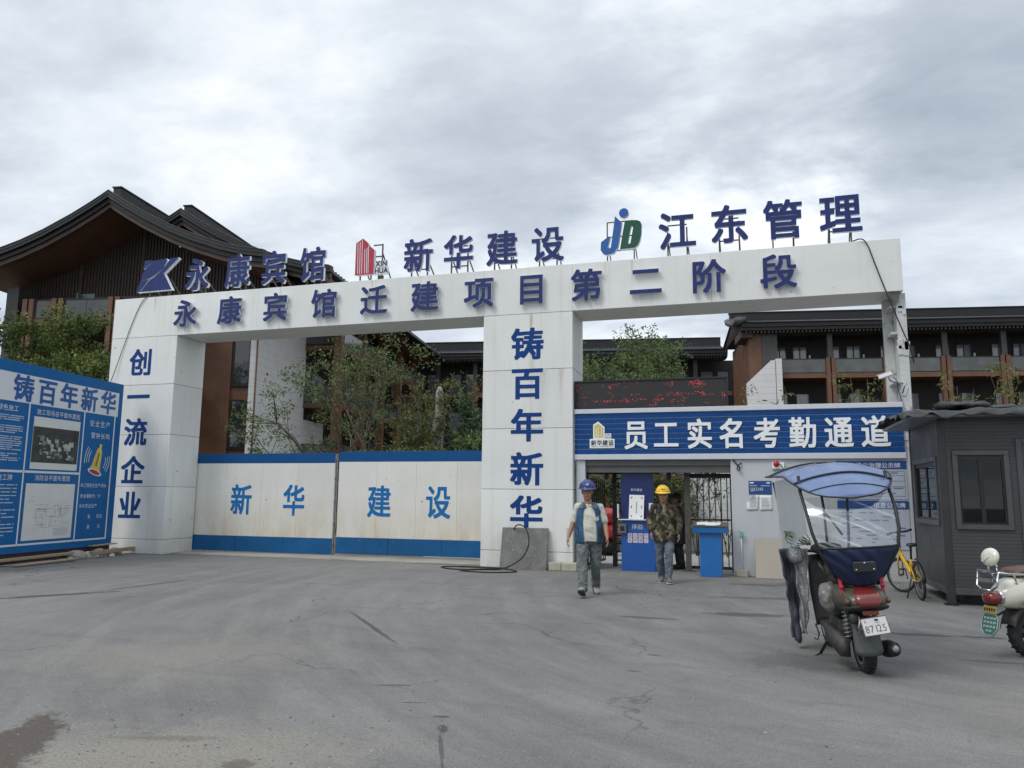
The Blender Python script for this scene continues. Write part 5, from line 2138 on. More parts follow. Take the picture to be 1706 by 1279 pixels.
def build_entry_gear():
    bar = mat('bar_steel', (0.035, 0.032, 0.030), 0.5, 0.4, var=.3, vscale=10)
    # fence panel in the doorway, right part
    f = thing('steel_fence', 'dark steel bar fence panel in the right part of the doorway', 'fence', (-.75, 17.5, 0))
    for bx in ((-1.30, -.28, 17.46, 17.52, 2.0, 2.1), (-1.20, -.365, 17.47, 17.51, .05, .11), (-1.20, -.365, 17.47, 17.51, 1.08, 1.12)):
        mb = MB()
        mb.box(*bx)
        mb.build('rail', bar, f, world=True)
    for k in range(7):
        mb = MB()
        x = -1.05 + k * .125
        mb.cyl((x, 17.49, .111), (x, 17.49, 1.079), .011, seg=8)
        mb.cyl((x, 17.49, 1.121), (x, 17.49, 1.999), .011, seg=8)
        mb.build('bar', bar, f, world=True)
    mb = MB()
    mb.box(-.36, -.29, 17.45, 17.53, 0, 1.998)
    mb.build('post', bar, f, world=True)
    mb = MB()
    mb.box(-1.32, -1.20, 17.30, 17.42, .02, 2.35)
    mb.box(-1.40, -1.12, 17.22, 17.50, 0, .019)
    tag(mb.build('steel_post', mat('post_brown', (0.10, 0.088, 0.078), .6, .2, var=.3, vscale=8), bevel=.006), 'square steel post with a base plate standing in the doorway', 'post')
    # turnstile
    t = thing('turnstile', 'dark steel full height turnstile with stacked horizontal arms behind the blue kiosk', 'turnstile', (-3.0, 18.0, 0))
    mb = MB()
    for x in (-3.62, -2.95):
        mb.box(x - .05, x + .05, 17.9, 18.0, 0, 2.3)
    mb.box(-3.66, -1.9, 17.9, 18.0, 2.1, 2.2)
    mb.build('frame', bar, t, world=True)
    for k in range(11):
        z = .14 + k * .185
        mb = MB()
        mb.cyl((-2.95, 17.95, z), (-2.30, 17.95, z), .016, seg=8)
        mb.build('arm', bar, t, world=True)
    mb = MB()
    mb.cyl((-2.28, 17.95, 0), (-2.28, 17.95, 2.1), .045, seg=12)
    mb.build('rotor_post', bar, t, world=True)
    for k in range(9):
        z = .2 + k * .21
        mb = MB()
        mb.cyl((-2.25, 17.96, z), (-1.75, 18.25, z), .014, seg=8)
        mb.build('arm', bar, t, world=True)
    d = thing('side_gate', 'dark barred side gate standing open at the left of the doorway', 'gate', (-3.4, 17.6, 0))
    mb = MB()
    A, B = Vector((-3.42, 17.1, 0)), Vector((-3.30, 18.6, 0))
    for z in (.1, 1.95):
        mb.bar(A + Z * z, B + Z * z, .04, .05)
    for k in range(9):
        p = A.lerp(B, k / 8)
        mb.bar(p + Z * .12, p + Z * 1.93, .022)
    mb.build('bar_panel', bar, d, world=True)

    # blue attendance kiosk board
    kb = mat('kiosk_blue', (0.010, 0.085, 0.33), 0.4, var=.1, vscale=1.5)
    kd = mat('kiosk_dark_blue', (0.006, 0.022, 0.12), 0.4, var=.15, vscale=1.2)
    k = thing('attendance_kiosk', 'tall blue face scan kiosk with a white panel beside the turnstile', 'kiosk', (-2.29, 16.95, 0))
    mb = MB()
    mb.box(-2.66, -1.96, 17.00, 17.06, 1.08, 2.26)
    mb.build('back_panel', kd, k, bevel=.004, world=True)
    mb = MB()
    mb.box(-2.65, -1.92, 16.93, 17.06, 0, 1.078)
    mb.build('cabinet', kb, k, bevel=.006, world=True)
    mb = MB()
    mb.box(-2.70, -2.02, 16.84, 17.0, 1.079, 1.10)
    mb.build('shelf', M['letter_side'], k, bevel=.003, world=True)
    mb = MB()
    Mx = Matrix.Translation((-2.32, 16.90, 1.105)) @ Matrix.Rotation(RAD(-8), 4, 'X') @ Matrix.Rotation(RAD(1.5), 4, 'Y')
    mb.box(-.16, .16, 0, .03, 0, .52, 0, Mx)
    for sx in (-1, 1):
        for z, a in ((.06, .5), (.26, 0), (.46, -.5)):
            mb.obox(Mx @ Vector((sx * .11, -.002, z)), (.016, .004, .05), (Mx.to_3x3() @ Matrix.Rotation(a * sx, 3, 'Y')), 1)
    for i in range(5):
        mb.obox(Mx @ Vector((0, -.002, .15 + i * .05)), (.028, .003, .03), Mx.to_3x3(), 2)
    mb.build('white_panel', [M['white'], M['black'], mat('print_green', (.18, .28, .18), .7)], k, world=True)
    mb = MB()
    mb.box(-2.70, -2.53, 16.86, 16.92, .80, 1.0)
    mb.box(-2.66, -2.57, 16.852, 16.859, .85, .95, 1)
    mb.build('reader', [mat('reader_grey', (.12, .12, .12), .5), M['frame_dark']], k, bevel=.004, world=True)
    mb = MB()
    mb.box(-2.04, -1.95, 16.88, 16.92, 1.12, 1.45)
    mb.box(-2.72, -2.69, 16.86, 16.96, 1.12, 1.42, 0)
    mb.build('side_card', M['letter_side'], k, bevel=.003, world=True)
    mb = MB()
    line_text(mb, '序脸', (-2.42, 16.926, .88), X, Z, .125)
    line_text(mb, '新华建设', (-2.44, 16.996, 1.70), X, Z, .062)
    mb.box(-2.56, -2.10, 16.995, 16.999, 2.10, 2.105)
    mb.build('print', M['letter_side'], k, world=True)
    mb = MB()
    rd = mat('print_red', (.45, .03, .06), .6)
    for r, txt in enumerate(('请勿拥挤', '有序通过')):
        for c, ch in enumerate(txt):
            x, z = -2.50 + c * .115, .715 - r * .105
            mb.box(x - .006, x + .086, 16.9275, 16.9295, z - .008, z + .084, 1)
            line_text(mb, ch, (x, 16.925, z), X, Z, .08)
    mb.build('print', [rd, M['letter_side']], k, world=True)
    # podium
    p = thing('podium', 'bright blue podium with papers on top in front of the fence', 'podium', (-.75, 16.35, 0))
    mb = MB()
    mb.box(-.96, -.53, 16.30, 16.62, 0, .90)
    mb.build('body', mat('podium_blue', (0.015, 0.14, 0.42), .35, var=.08), p, bevel=.006, world=True)
    mb = MB()
    Mx = Matrix.Translation((-.75, 16.44, .97)) @ Matrix.Rotation(RAD(9), 4, 'X')
    mb.box(-.34, .34, -.22, .22, -.065, .06, 0, Mx)
    mb.build('top', mat('podium_top', (0.022, 0.15, 0.42), .35, var=.08), p, bevel=.006, world=True)
    mb = MB()
    mb.box(-.35, .35, -.23, .23, .061, .075, 0, Mx)
    mb.build('desk_board', mat('desk_board', (.10, .085, .07), .6), p, world=True)
    rnd = random.Random(2)
    for i, lab in enumerate(('white printed sheet lying at the left of the podium top', 'loose papers fanned at the middle of the podium top')):
        mb = MB()
        for j in range(3):
            Mp = Mx @ Matrix.Translation((-.16 + .22 * i + rnd.uniform(-.04, .04), rnd.uniform(-.08, .06), .078 + .004 * j + .003 * i)) @ Matrix.Rotation(rnd.uniform(-.5, .5), 4, 'Z') @ Matrix.Rotation(RAD(rnd.uniform(-3, 5)), 4, 'Y')
            mb.box(-.11, .11, -.14, .14, 0, .002, 0, Mp)
        tag(mb.build('paper_stack', M['paper']), lab, 'papers')


build_entry_gear()
# ------------------------------------------------------------------ big project notice board at the left
def build_board():
    ang = math.atan2(math.cos(RAD(8.4)), -math.sin(RAD(8.4)))
    t = thing('project_board', 'large blue and white project notice board with site plans and a bell', 'notice board', (-15.62, 16.2, 0), ang)
    bl = mat('board_blue', (0.003, 0.110, 0.32), 0.55, spec=.3, var=.08, vscale=1.0)
    wh = mat('board_white', (0.64, 0.67, 0.70), 0.45, var=.05, vscale=.8)
    L0 = -5.4
    mb = MB()
    mb.box(L0, 0, 0, .06, .24, 4.37)
    mb.build('panel', bl, t, bevel=.004)
    y = -.004

    def sheet(mb, x0, x1, z0, z1, lay=1, m=0):
        mb.add([(x0, y * lay, z0), (x1, y * lay, z0), (x1, y * lay, z1), (x0, y * lay, z1)], [(0, 1, 2, 3)], m)
    mb = MB()
    sheet(mb, L0, -.16, 3.50, 4.12)
    # framing lines
    for x0, x1, z0, z1 in ((-.28, -.235, .40, 3.50), (-1.40, -1.36, .40, 3.50), (-3.16, -3.12, .40, 3.50), (L0, -.28, .40, .44), (L0, -1.40, 1.98, 2.03)):
        sheet(mb, x0, x1, z0, z1, 1.0)
    mb.build('white_band', wh, t)
    mb = MB()
    x = -3.72
    for i, ch in enumerate('铸百年新华'):
        mb.prism([[(p[0] * .60, (p[1] + .12) * .60) for p in l] for l in glyph_bold(ch, .03, .024)], (-3.66 + i * .70, -.0085, 3.52), X, Z, 0, 0)
    mb.build('title', mat('board_title_blue', (0.014, 0.09, 0.30), .4), t)
    # plans
    pl = mat('plan_paper', (0.62, 0.63, 0.61), .5, var=.05)
    mb = MB()
    sheet(mb, -2.98, -1.50, 2.07, 3.24)
    mb.build('plan_sheet', pl, t)
    site = mat('aerial_plan', (0.16, 0.17, 0.16), .5, var=.6, vscale=2.4, spots=1.2, spot_col=(.40, .42, .38), spot_scale=2.2, bump=0)
    mb = MB()
    sheet(mb, -2.97, -1.52, 2.22, 3.02, 2)
    rnd = random.Random(8)
    for i in range(46):
        a, b = rnd.uniform(-2.8, -1.75), rnd.uniform(2.30, 2.72)
        w, h = rnd.uniform(.03, .16), rnd.uniform(.02, .12)
        sheet(mb, a, a + w, b, b + h, 3 + .05 * i, rnd.choice((1, 1, 2)))
    mb.build('aerial_print', [mat('plan_dark', (0.035, 0.038, 0.036), .5, var=.6, vscale=4, spots=.8, spot_col=(.16, .17, .15), spot_scale=7), mat('plan_light', (.36, .38, .35), .5, var=.4, vscale=9), mat('plan_mid', (.17, .20, .17), .5, var=.4, vscale=9)], t)
    mb = MB()
    sheet(mb, -3.03, -1.50, .50, 1.75)
    mb.build('plan_sheet', pl, t)
    ln = mat('plan_line', (.24, .25, .25), .7)
    mb = MB()
    for i in range(60):
        a, b = rnd.uniform(-2.75, -1.75), rnd.uniform(.75, 1.28)
        w = rnd.uniform(.05, .35)
        if rnd.random() < .5:
            sheet(mb, a, min(a + w, -1.6), b, b + .005, 2 + .02 * i)
        else:
            sheet(mb, a, a + .005, b, min(b + w * .8, 1.5), 2 + .02 * i)
    for b in np.arange(.58, .74, .03):
        sheet(mb, -2.1, -1.62, b, b + .006, 2)
    sheet(mb, -2.92, -2.72, 1.36, 1.365, 2)
    sheet(mb, -2.85, -2.75, 1.45, 1.455, 2)
    mb.build('plan_lines', ln, t)
    # headings and print
    mb = MB()
    line_text(mb, '施工现场总平面布置图', (-2.92, -.006, 3.285), X, Z, .135, 0, 1, 1.03)
    line_text(mb, '消防总平面布置图', (-2.80, -.006, 1.81), X, Z, .135, 0, 1, 1.03)
    line_text(mb, '绿色施工', (-4.02, -.006, 3.28), X, Z, .14, 0, 1, 1.03)
    line_text(mb, '文明施工牌', (-4.15, -.006, 1.80), X, Z, .14, 0, 1, 1.03)
    line_text(mb, '安全生产', (-1.18, -.006, 3.17), X, Z, .17, 0, 1, 1.15)
    line_text(mb, '警钟长鸣', (-1.10, -.006, 2.88), X, Z, .16, 0, 1, 1.12)
    line_text(mb, '本工程安全生产目标:', (-1.32, -.006, 1.68), X, Z, .105, 0, 1, .98)
    line_text(mb, '安全事故为: "0"', (-1.30, -.006, 1.42), X, Z, .105, 0, 1, 1.02)
    line_text(mb, '本年安全生产', (-1.31, -.006, 1.18), X, Z, .105, 0, 1, 1.02)
    line_text(mb, '第', (-.98, -.006, .92), X, Z, .105)
    line_text(mb, '阶段', (-.66, -.006, .92), X, Z, .105)
    line_text(mb, '第', (-.98, -.006, .67), X, Z, .105)
    line_text(mb, '天', (-.60, -.006, .67), X, Z, .105)
    mb.build('heading', wh, t)
    mb = MB()
    for z0, z1, n in ((2.18, 3.18, 22), (.56, 1.70, 15)):
        for i in range(n):
            z = z1 - (z1 - z0) * i / n
            if rnd.random() < .1:
                continue
            x = -5.0
            end = -3.28 - (rnd.uniform(.0, .35) if rnd.random() < .4 else 0)
            while x < end:
                w = min(rnd.uniform(.06, .5), end - x)
                mb.add([(x, -.006, z), (x + w, -.006, z), (x + w, -.006, z + .021), (x, -.006, z + .021)], [(0, 1, 2, 3)])
                x += w + rnd.uniform(.015, .05)
    mb.build('print', mat('board_print', (.42, .50, .60), .5), t)
    # bell
    yb, rb, wb = mat('bell_yellow', (.62, .46, .10), .4, var=.15), mat('bell_red', (.40, .03, .03), .5), wh
    mb = MB()
    Rm = Matrix.Translation((-.80, 0, 2.35)) @ Matrix.Rotation(RAD(14), 4, 'Y')

    def poly(pts, lay, m):
        mb.add([Rm @ Vector((a, -.004 * lay, b)) for a, b in pts], [tuple(range(len(pts)))], m)
    poly([(-.22, -.30), (.24, -.30), (.17, -.16), (.13, .10), (.10, .26), (.05, .32), (-.04, .32), (-.09, .26), (-.12, .10), (-.15, -.16)], 1, 0)
    poly([(.26 * math.cos(a * .2618) + .01, -.30 + .075 * math.sin(a * .2618)) for a in range(24)], 2, 2)
    poly([(.20 * math.cos(a * .2618) + .01, -.30 + .05 * math.sin(a * .2618)) for a in range(24)], 3, 1)
    poly([(-.035, .32), (.045, .32), (.05, .42), (-.04, .42)], 1, 0)
    for i in range(7):
        poly([(-.02, .16 - i * .05), (.03, .16 - i * .05), (.03, .195 - i * .05), (-.02, .195 - i * .05)], 2, 3)
    for sx in (-1, 1):
        for k in range(3):
            r0 = .30 + .07 * k
            pts = []
            for a in np.linspace(-.45, .45, 7):
                pts.append((sx * r0 * math.cos(a) * 1.05, .02 + r0 * math.sin(a) * 1.1))
            for a in np.linspace(.45, -.45, 7):
                pts.append((sx * (r0 - .018) * math.cos(a) * 1.05, .02 + r0 * math.sin(a) * 1.1))
            if sx < 0:
                pts = pts[::-1]
            poly(pts[::-1], 1, 2)
    mb.build('bell_picture', [yb, rb, wb, M['frame_dark']], t, fixn=False)
    # frame and legs
    mb = MB()
    mb.box(L0, 0, .061, .12, 4.28, 4.37)
    mb.box(L0, 0, .061, .12, .24, .33)
    for x in (-.1, -1.8, -3.5, -5.2):
        mb.box(x - .05, x + .05, .121, .2, 0, 4.3)
        mb.bar((x, .16, 3.4), (x, 1.5, 0), .06)
    mb.build('frame', M['steel'], t)
    mb = MB()
    mb.box(L0, -.02, .03, .055, .02, .238)
    mb.build('base_sheet', mat('base_maroon', (.055, .022, .026), .8, var=.3), t)


build_board()


def build_rubble():
    rng = random.Random(12)
    ex = Vector((-math.sin(RAD(8.4)), math.cos(RAD(8.4)), 0))
    ny = Vector((math.cos(RAD(8.4)), math.sin(RAD(8.4)), 0))
    O = Vector((-15.62, 16.2, 0))
    st = mat('rubble', (.30, .28, .25), .9, var=.25, vscale=5, bump=.8, bscale=14)
    st2 = mat('rubble_white', (.50, .48, .45), .9, var=.2, vscale=5, bump=.6, bscale=14)
    spots = [(-1.5, .22, .17, 0, 'pinkish broken stone lump under the notice board'), (-1.15, .26, .15, 1, 'pale rounded stone lump under the notice board'), (-.75, .24, .20, 0, 'squarish broken concrete chunk under the notice board'),
             (-.35, .22, .13, 0, 'small grey stone under the right half of the notice board'), (-.12, .20, .16, 1, 'white plaster lump at the right foot of the notice board'), (-.95, .36, .09, 0, 'small rubble stone lying in front of the others'), (-.55, .42, .08, 1, 'little white rubble stone near the plank end'), (-1.85, .34, .08, 0, 'farthest left rubble stone near the edge of the asphalt')]
    for s, d, r, m, lab in spots:
        mb = MB()
        n0 = rng.uniform(0, 50)
        mb.sphere((0, 0, 0), (r * 1.25, r * .95, r * .75), 14, 9)
        for i, v in enumerate(mb.v):
            k = 1 + .45 * noise.noise(Vector(v) * (3.5 / r * .25) + Vector((n0, 0, 0))) + .12 * noise.noise(Vector(v) * 22)
            mb.v[i] = (v[0] * k, v[1] * k, max(-r * .4, v[2] * k))
        mb.s = [False] * len(mb.s)
        o = mb.build('rubble_stone', (st, st2)[m])
        o.location = O + ex * s + ny * d + Z * (r * .38)
        o.rotation_euler = (0, 0, rng.uniform(0, 6))
        tag(o, lab, 'stone', 'rubble stones under the notice board')
    pm = mat('plank_wood', (.30, .24, .16), .85, var=.25, vscale=3, bump=.4, bscale=30, vs3=(1, 12, 12))
    for a, b, z, w, h, lab in (((-1.25, .40), (.75, .38), .12, .12, .09, 'long weathered timber beam lying in front of the pillar foot'), ((-4.2, .10), (-1.7, .20), .13, .10, .06, 'dark timber length tucked under the left half of the notice board'),
                               ((-3.6, .40), (-1.9, .52), .03, .14, .03, 'thin flat plank lying on the asphalt edge under the board'), ((-1.0, .18), (-.2, .25), .27, .16, .025, 'broken board resting on the rubble stones')):
        mb = MB()
        mb.bar(O + ex * a[0] + ny * a[1] + Z * z, O + ex * b[0] + ny * b[1] + Z * (z + .02), w, h)
        tag(mb.build('plank', pm, bevel=.006), lab, 'plank')


build_rubble()


# ------------------------------------------------------------------ guard booth
def build_booth():
    x0, x1, y0, y1, z0, z1 = 2.88, 6.2, 13.45, 15.62, .16, 2.84
    t = thing('guard_booth', 'dark grey panelled guard booth with two windows and a tarp covered roof', 'guard booth', (4.5, 14.5, 0))
    sd = stripe('booth_siding', (0.048, 0.050, 0.054), (0.026, 0.027, 0.029), 2, .055, .80, .5, .14)
    pl = mat('booth_trim', (0.038, 0.038, 0.040), .4, .3, var=.12, vscale=4)
    tl = mat('booth_trim_light', (0.075, 0.077, 0.081), .4, .3, var=.1, vscale=4)

    def wall_x(mb, ya, yb, za, zb):
        mb.box(x0, x0 + .06, ya, yb, za, zb)

    def wall_y(mb, xa, xb, za, zb):
        mb.box(xa, xb, y0, y0 + .06, za, zb)
    # front: windows at 3.10..3.79 ; door 3.97..4.80
    mb = MB()
    c = .10
    wall_y(mb, x0 + c, 3.05, z0 + .1, z1)
    wall_y(mb, 3.05, 3.83, z0 + .1, 1.14)
    wall_y(mb, 3.05, 3.83, 2.35, z1)
    wall_y(mb, 3.83, 3.93, z0 + .1, z1)
    wall_y(mb, 3.93, 4.86, 2.52, z1)
    wall_y(mb, 4.86, x1, z0 + .1, z1)
    wall_x(mb, y0 + c, 13.60, z0 + .1, z1)
    wall_x(mb, 13.60, 15.36, z0 + .1, 1.18)
    wall_x(mb, 13.60, 15.36, 2.27, z1)
    wall_x(mb, 15.36, y1, z0 + .1, z1)
    mb.box(x1 - .06, x1, y0 + .06, y1, z0 + .1, z1)
    mb.box(x0 + .06, x1 - .06, y1 - .06, y1, z0 + .1, z1)
    mb.build('wall', sd, t, world=True)
    for bx in ((x0 - .012, x0 + c, y0 - .012, y0 + c, .02, z1), (x1 - c, x1 + .012, y0 - .012, y0 + c, .02, z1), (x0 - .012, x0 + .05, y1 - .05, y1 + .012, .02, z1)):
        mb = MB()
        mb.box(*bx)
        mb.build('corner_post', pl, t, bevel=.006, world=True)
    mb = MB()
    mb.box(x0 + c, x1 - c, y0 - .014, y0 + .07, z0, z0 + .099)
    mb.box(x0 - .014, x0 + .07, y0 + c, y1 - .05, z0, z0 + .099)
    mb.build('base_rail', tl, t, bevel=.006, world=True)
    mb = MB()
    mb.box(x0 - .05, x0 + .12, y0 - .05, y0 + .12, 0, .019)
    mb.box(x0 + .3, x1 - .1, y0 + .35, y1 - .1, 0, .155)  # black block stands for the shade in the gap under the booth
    mb.build('foot', M['black'], t, world=True)

    def win(axis, a, b, za, zb, label_pane):
        d = y0 if axis == 'y' else x0

        def bx(mb, p, q, e, f, c0, c1):
            if axis == 'y':
                mb.box(p, q, d + e, d + f, c0, c1)
            else:
                mb.box(d + e, d + f, p, q, c0, c1)
        mb = MB()
        w = .075
        bx(mb, a - w, b + w, -.03, .03, zb, zb + w)
        bx(mb, a - w, b + w, -.035, .03, za - w, za)
        bx(mb, a - w, a, -.03, .03, za, zb)
        bx(mb, b, b + w, -.03, .03, za, zb)
        fr = mb.build('window', tl, t, bevel=.005, world=True)
        mb = MB()
        m = (a + b) / 2
        k = .03
        bx(mb, a, b, .0, .05, zb - .07, zb)
        bx(mb, a, b, .0, .05, za, za + k)
        bx(mb, a, a + k, .0, .05, za + k, zb - .07)
        bx(mb, b - k, b, .0, .05, za + k, zb - .07)
        bx(mb, m - k, m + k, .005, .05, za + k, zb - .07)
        mb.v = [(p[0] - t.location.x, p[1] - t.location.y, p[2]) for p in mb.v]
        mb.build('sash', M['frame_dark'], fr)
        mb = MB()
        bx(mb, a + k, m - k, .022, .028, za + k, zb - .07)
        bx(mb, m + k, b - k, .022, .028, za + k, zb - .07)
        mb.v = [(p[0] - t.location.x, p[1] - t.location.y, p[2]) for p in mb.v]
        mb.build('pane', M['booth_glass'], fr)
    M['booth_glass'] = glass('booth_glass', (.16, .21, .195), .02, 0.0, 1.0)
    win('y', 3.13, 3.755, 1.215, 2.27, '')
    win('x', 13.68, 15.28, 1.26, 2.19, '')
    # inside
    ins = mat('booth_inside', (.045, .055, .052), .7, var=.1)
    mb = MB()
    mb.box(x0 + .061, x1 - .061, y0 + .061, y1 - .061, z0, z0 + .08)
    mb.box(x0 + .061, x1 - .061, y0 + .061, y1 - .061, z1 - .06, z1 - .01)
    mb.box(x0 + .1, x1 - .3, y1 - .12, y1 - .07, z0 + .08, z1 - .07)
    mb.box(3.15, 4.4, y0 + .35, y0 + .9, .85, .90)
    mb.build('interior', ins, t, world=True)
    mb = MB()   # folded cloth and bags behind the pane
    mb.sphere((3.28, y0 + .42, .98), (.13, .10, .10), 12, 8)
    mb.sphere((3.40, y0 + .45, .95), (.10, .08, .07), 12, 8)
    remesh(mb, 'bag', mat('bag_grey', (.12, .14, .15), .6, var=.3, vscale=12), None, .02, 1, lambda c, n: .02 * noise.noise(c * 16))
    tag(bpy.context.scene.objects['bag'], 'grey bag on the desk inside the front booth window', 'bag')
    # door
    mb = MB()
    mb.box(3.93, 4.01, y0 - .03, y0 + .06, z0, 2.52)
    mb.box(4.78, 4.86, y0 - .03, y0 + .06, z0, 2.52)
    mb.box(4.01, 4.78, y0 - .03, y0 + .06, 2.44, 2.52)
    mb.build('door_frame', tl, t, bevel=.005, world=True)
    mb = MB()
    mb.box(4.012, 4.778, y0 - .005, y0 + .05, z0 + .02, 2.438)
    d = mb.build('door', mat('door_grey', (.060, .063, .067), .35, .3, var=.1), t, bevel=.005, world=True)
    mb = MB()
    mb.cyl((4.08, y0 - .005, 1.30), (4.08, y0 - .06, 1.30), .02, seg=10)
    mb.bar((4.08, y0 - .06, 1.30), (4.20, y0 - .06, 1.30), .025)
    mb.box(4.05, 4.11, y0 - .012, y0 - .0055, 1.2, 1.4)
    mb.v = [(p[0] - t.location.x, p[1] - t.location.y, p[2]) for p in mb.v]
    mb.build('handle', M['galv'], d)
    # roof slab with pale soffit, tarpaulin over it
    mb = MB()
    mb.box(x0 - .40, x1 + .3, y0 - .30, y1 + .25, z1 + .002, z1 + .05)
    for k in range(8):
        xx = x0 - .36 + k * .11
        mb.box(xx, xx + .012, y0 - .28, y1 + .2, z1 - .01, z1 + .001)
    rf = mb.build('roof', mat('roof_sheet', (.17, .175, .18), .4, .4, var=.1), t, bevel=.008, world=True)
    tm = mat('tarp_black', (0.018, 0.018, 0.019), .55, var=.4, vscale=5, bump=.35, bscale=18)
    mb = MB()
    nx, ny = 90, 60
    vs = []
    X0, X1, Y0, Y1 = x0 - .50, x1 + .4, y0 - .40, y1 + .35
    for j in range(ny + 1):
        for i in range(nx + 1):
            u, v = i / nx, j / ny
            xx, yy = X0 + (X1 - X0) * u, Y0 + (Y1 - Y0) * v
            p = Vector((xx * 1.6, yy * 1.6, 3.1))
            f = abs(noise.noise(p * 1.3)) * .07 + abs(noise.noise(p * 3.1)) * .045 + noise.noise(p * 7) * .015
            e = min((xx - X0), (X1 - xx), (yy - Y0), (Y1 - yy))
            z = z1 + .075 + f + .09 * min(1, max(0, (yy - Y0) / 1.2))
            if e < .12:
                z -= (.12 - e) * (.75 + .9 * noise.noise(p * 2.2))
            sgx = noise.noise(Vector((yy * 3, 1, 0))) * .06 * (e < .15)
            sgy = noise.noise(Vector((xx * 3, 5, 0))) * .07 * (e < .15)
            vs.append((xx + sgx, yy + sgy, z))
    fs = [(j * (nx + 1) + i, j * (nx + 1) + i + 1, (j + 1) * (nx + 1) + i + 1, (j + 1) * (nx + 1) + i) for j in range(ny) for i in range(nx)]
    mb.add(vs, fs, 0, True)
    o = mb.build('tarpaulin', tm)
    md = o.modifiers.new('thickness', 'SOLIDIFY')
    md.thickness = .006
    tag(o, 'crumpled black tarpaulin thrown over the guard booth roof', 'tarpaulin')
    rng = random.Random(31)
    for i, (x, y, lab) in enumerate(((3.3, 13.7, 'dark lump of weight on the tarp above the booth window'), (4.0, 14.2, 'dark ridged bundle on the tarp above the booth door'), (5.1, 14.0, 'rightmost dark bundle weighing down the booth tarp'))):
        mb = MB()
        mb.sphere((x, y, z1 + .22), (.42, .26, .07), 16, 10)
        o = remesh(mb, 'sandbag', tm, None, .03, 1, lambda c, n: .05 * noise.noise(c * 6) + .02 * noise.noise(c * 15))
        tag(o, lab, 'sandbag')


build_booth()
# ------------------------------------------------------------------ vehicles
M['olive'] = mat('olive_paint', (0.055, 0.055, 0.036), .4, var=.3, vscale=9, coat=.2, spots=.4, spot_col=(.15, .135, .11), spot_scale=22, zdirt=(.1, .75, (.15, .135, .11), .7))
M['brownblack'] = mat('plastic_dark', (0.020, 0.020, 0.019), .6, var=.3, vscale=12, spots=.3, spot_col=(.12, .11, .095), spot_scale=25, zdirt=(.05, .6, (.13, .12, .10), .6))
M['seat_black'] = mat('seat_vinyl', (0.016, 0.018, 0.014), .5, var=.3, vscale=10)
M['tail_red'] = mat('tail_red', (0.16, 0.016, 0.012), .3, var=.1, coat=.6)
M['strap_red'] = mat('strap_red', (0.42, 0.02, 0.045), .6)
M['navy_cloth'] = mat('navy_cloth', (0.005, 0.013, 0.052), .55, var=.25, vscale=7)
M['canopy_blue'] = mat('canopy_blue', (0.085, 0.135, 0.27), .3, var=.18, vscale=5, coat=.3, streak=.2, streak_col=(.26, .30, .36), bump=.25, bscale=9)
M['slate_cloth'] = mat('slate_cloth', (0.055, 0.063, 0.082), .6, var=.25, vscale=9)
M['silver_cloth'] = mat('silver_cloth', (0.24, 0.24, 0.25), .35, .45, var=.35, vscale=22, bump=.7, bscale=40)
M['chrome'] = mat('chrome', (0.55, 0.55, 0.56), .12, 1.0, var=.05)
M['clear_film'] = glass('clear_film', (.93, .94, .94), .08, .05)


def crease_glints():
    m = glass('crease_glint_film', (.90, .91, .91), .12, .06)
    nt = m.node_tree
    N, L = nt.nodes.new, nt.links.new
    tc = N('ShaderNodeTexCoord')
    mp = N('ShaderNodeMapping')
    mp.vector_type = 'TEXTURE'
    mp.inputs['Rotation'].default_value = (0, RAD(27), 0)
    mp.inputs['Scale'].default_value = (.75, 1, .045)
    L(tc.outputs['Object'], mp.inputs[0])
    n = N('ShaderNodeTexNoise')
    n.inputs['Scale'].default_value = 1
    n.inputs['Detail'].default_value = 3
    L(mp.outputs[0], n.inputs['Vector'])
    r = N('ShaderNodeMapRange')
    L(n.outputs['Fac'], r.inputs[0])
    r.inputs[1].default_value = .555
    r.inputs[2].default_value = .68
    r.inputs[4].default_value = .55
    out = nt.nodes['Material Output']
    old = out.inputs[0].links[0].from_socket
    d = N('ShaderNodeBsdfDiffuse')  # white streaks painted as the highlights along the film creases
    d.inputs[0].default_value = (.75, .76, .77, 1)
    mx = N('ShaderNodeMixShader')
    L(r.outputs[0], mx.inputs[0])
    L(old, mx.inputs[1])
    L(d.outputs[0], mx.inputs[2])
    L(mx.outputs[0], out.inputs[0])
    return m


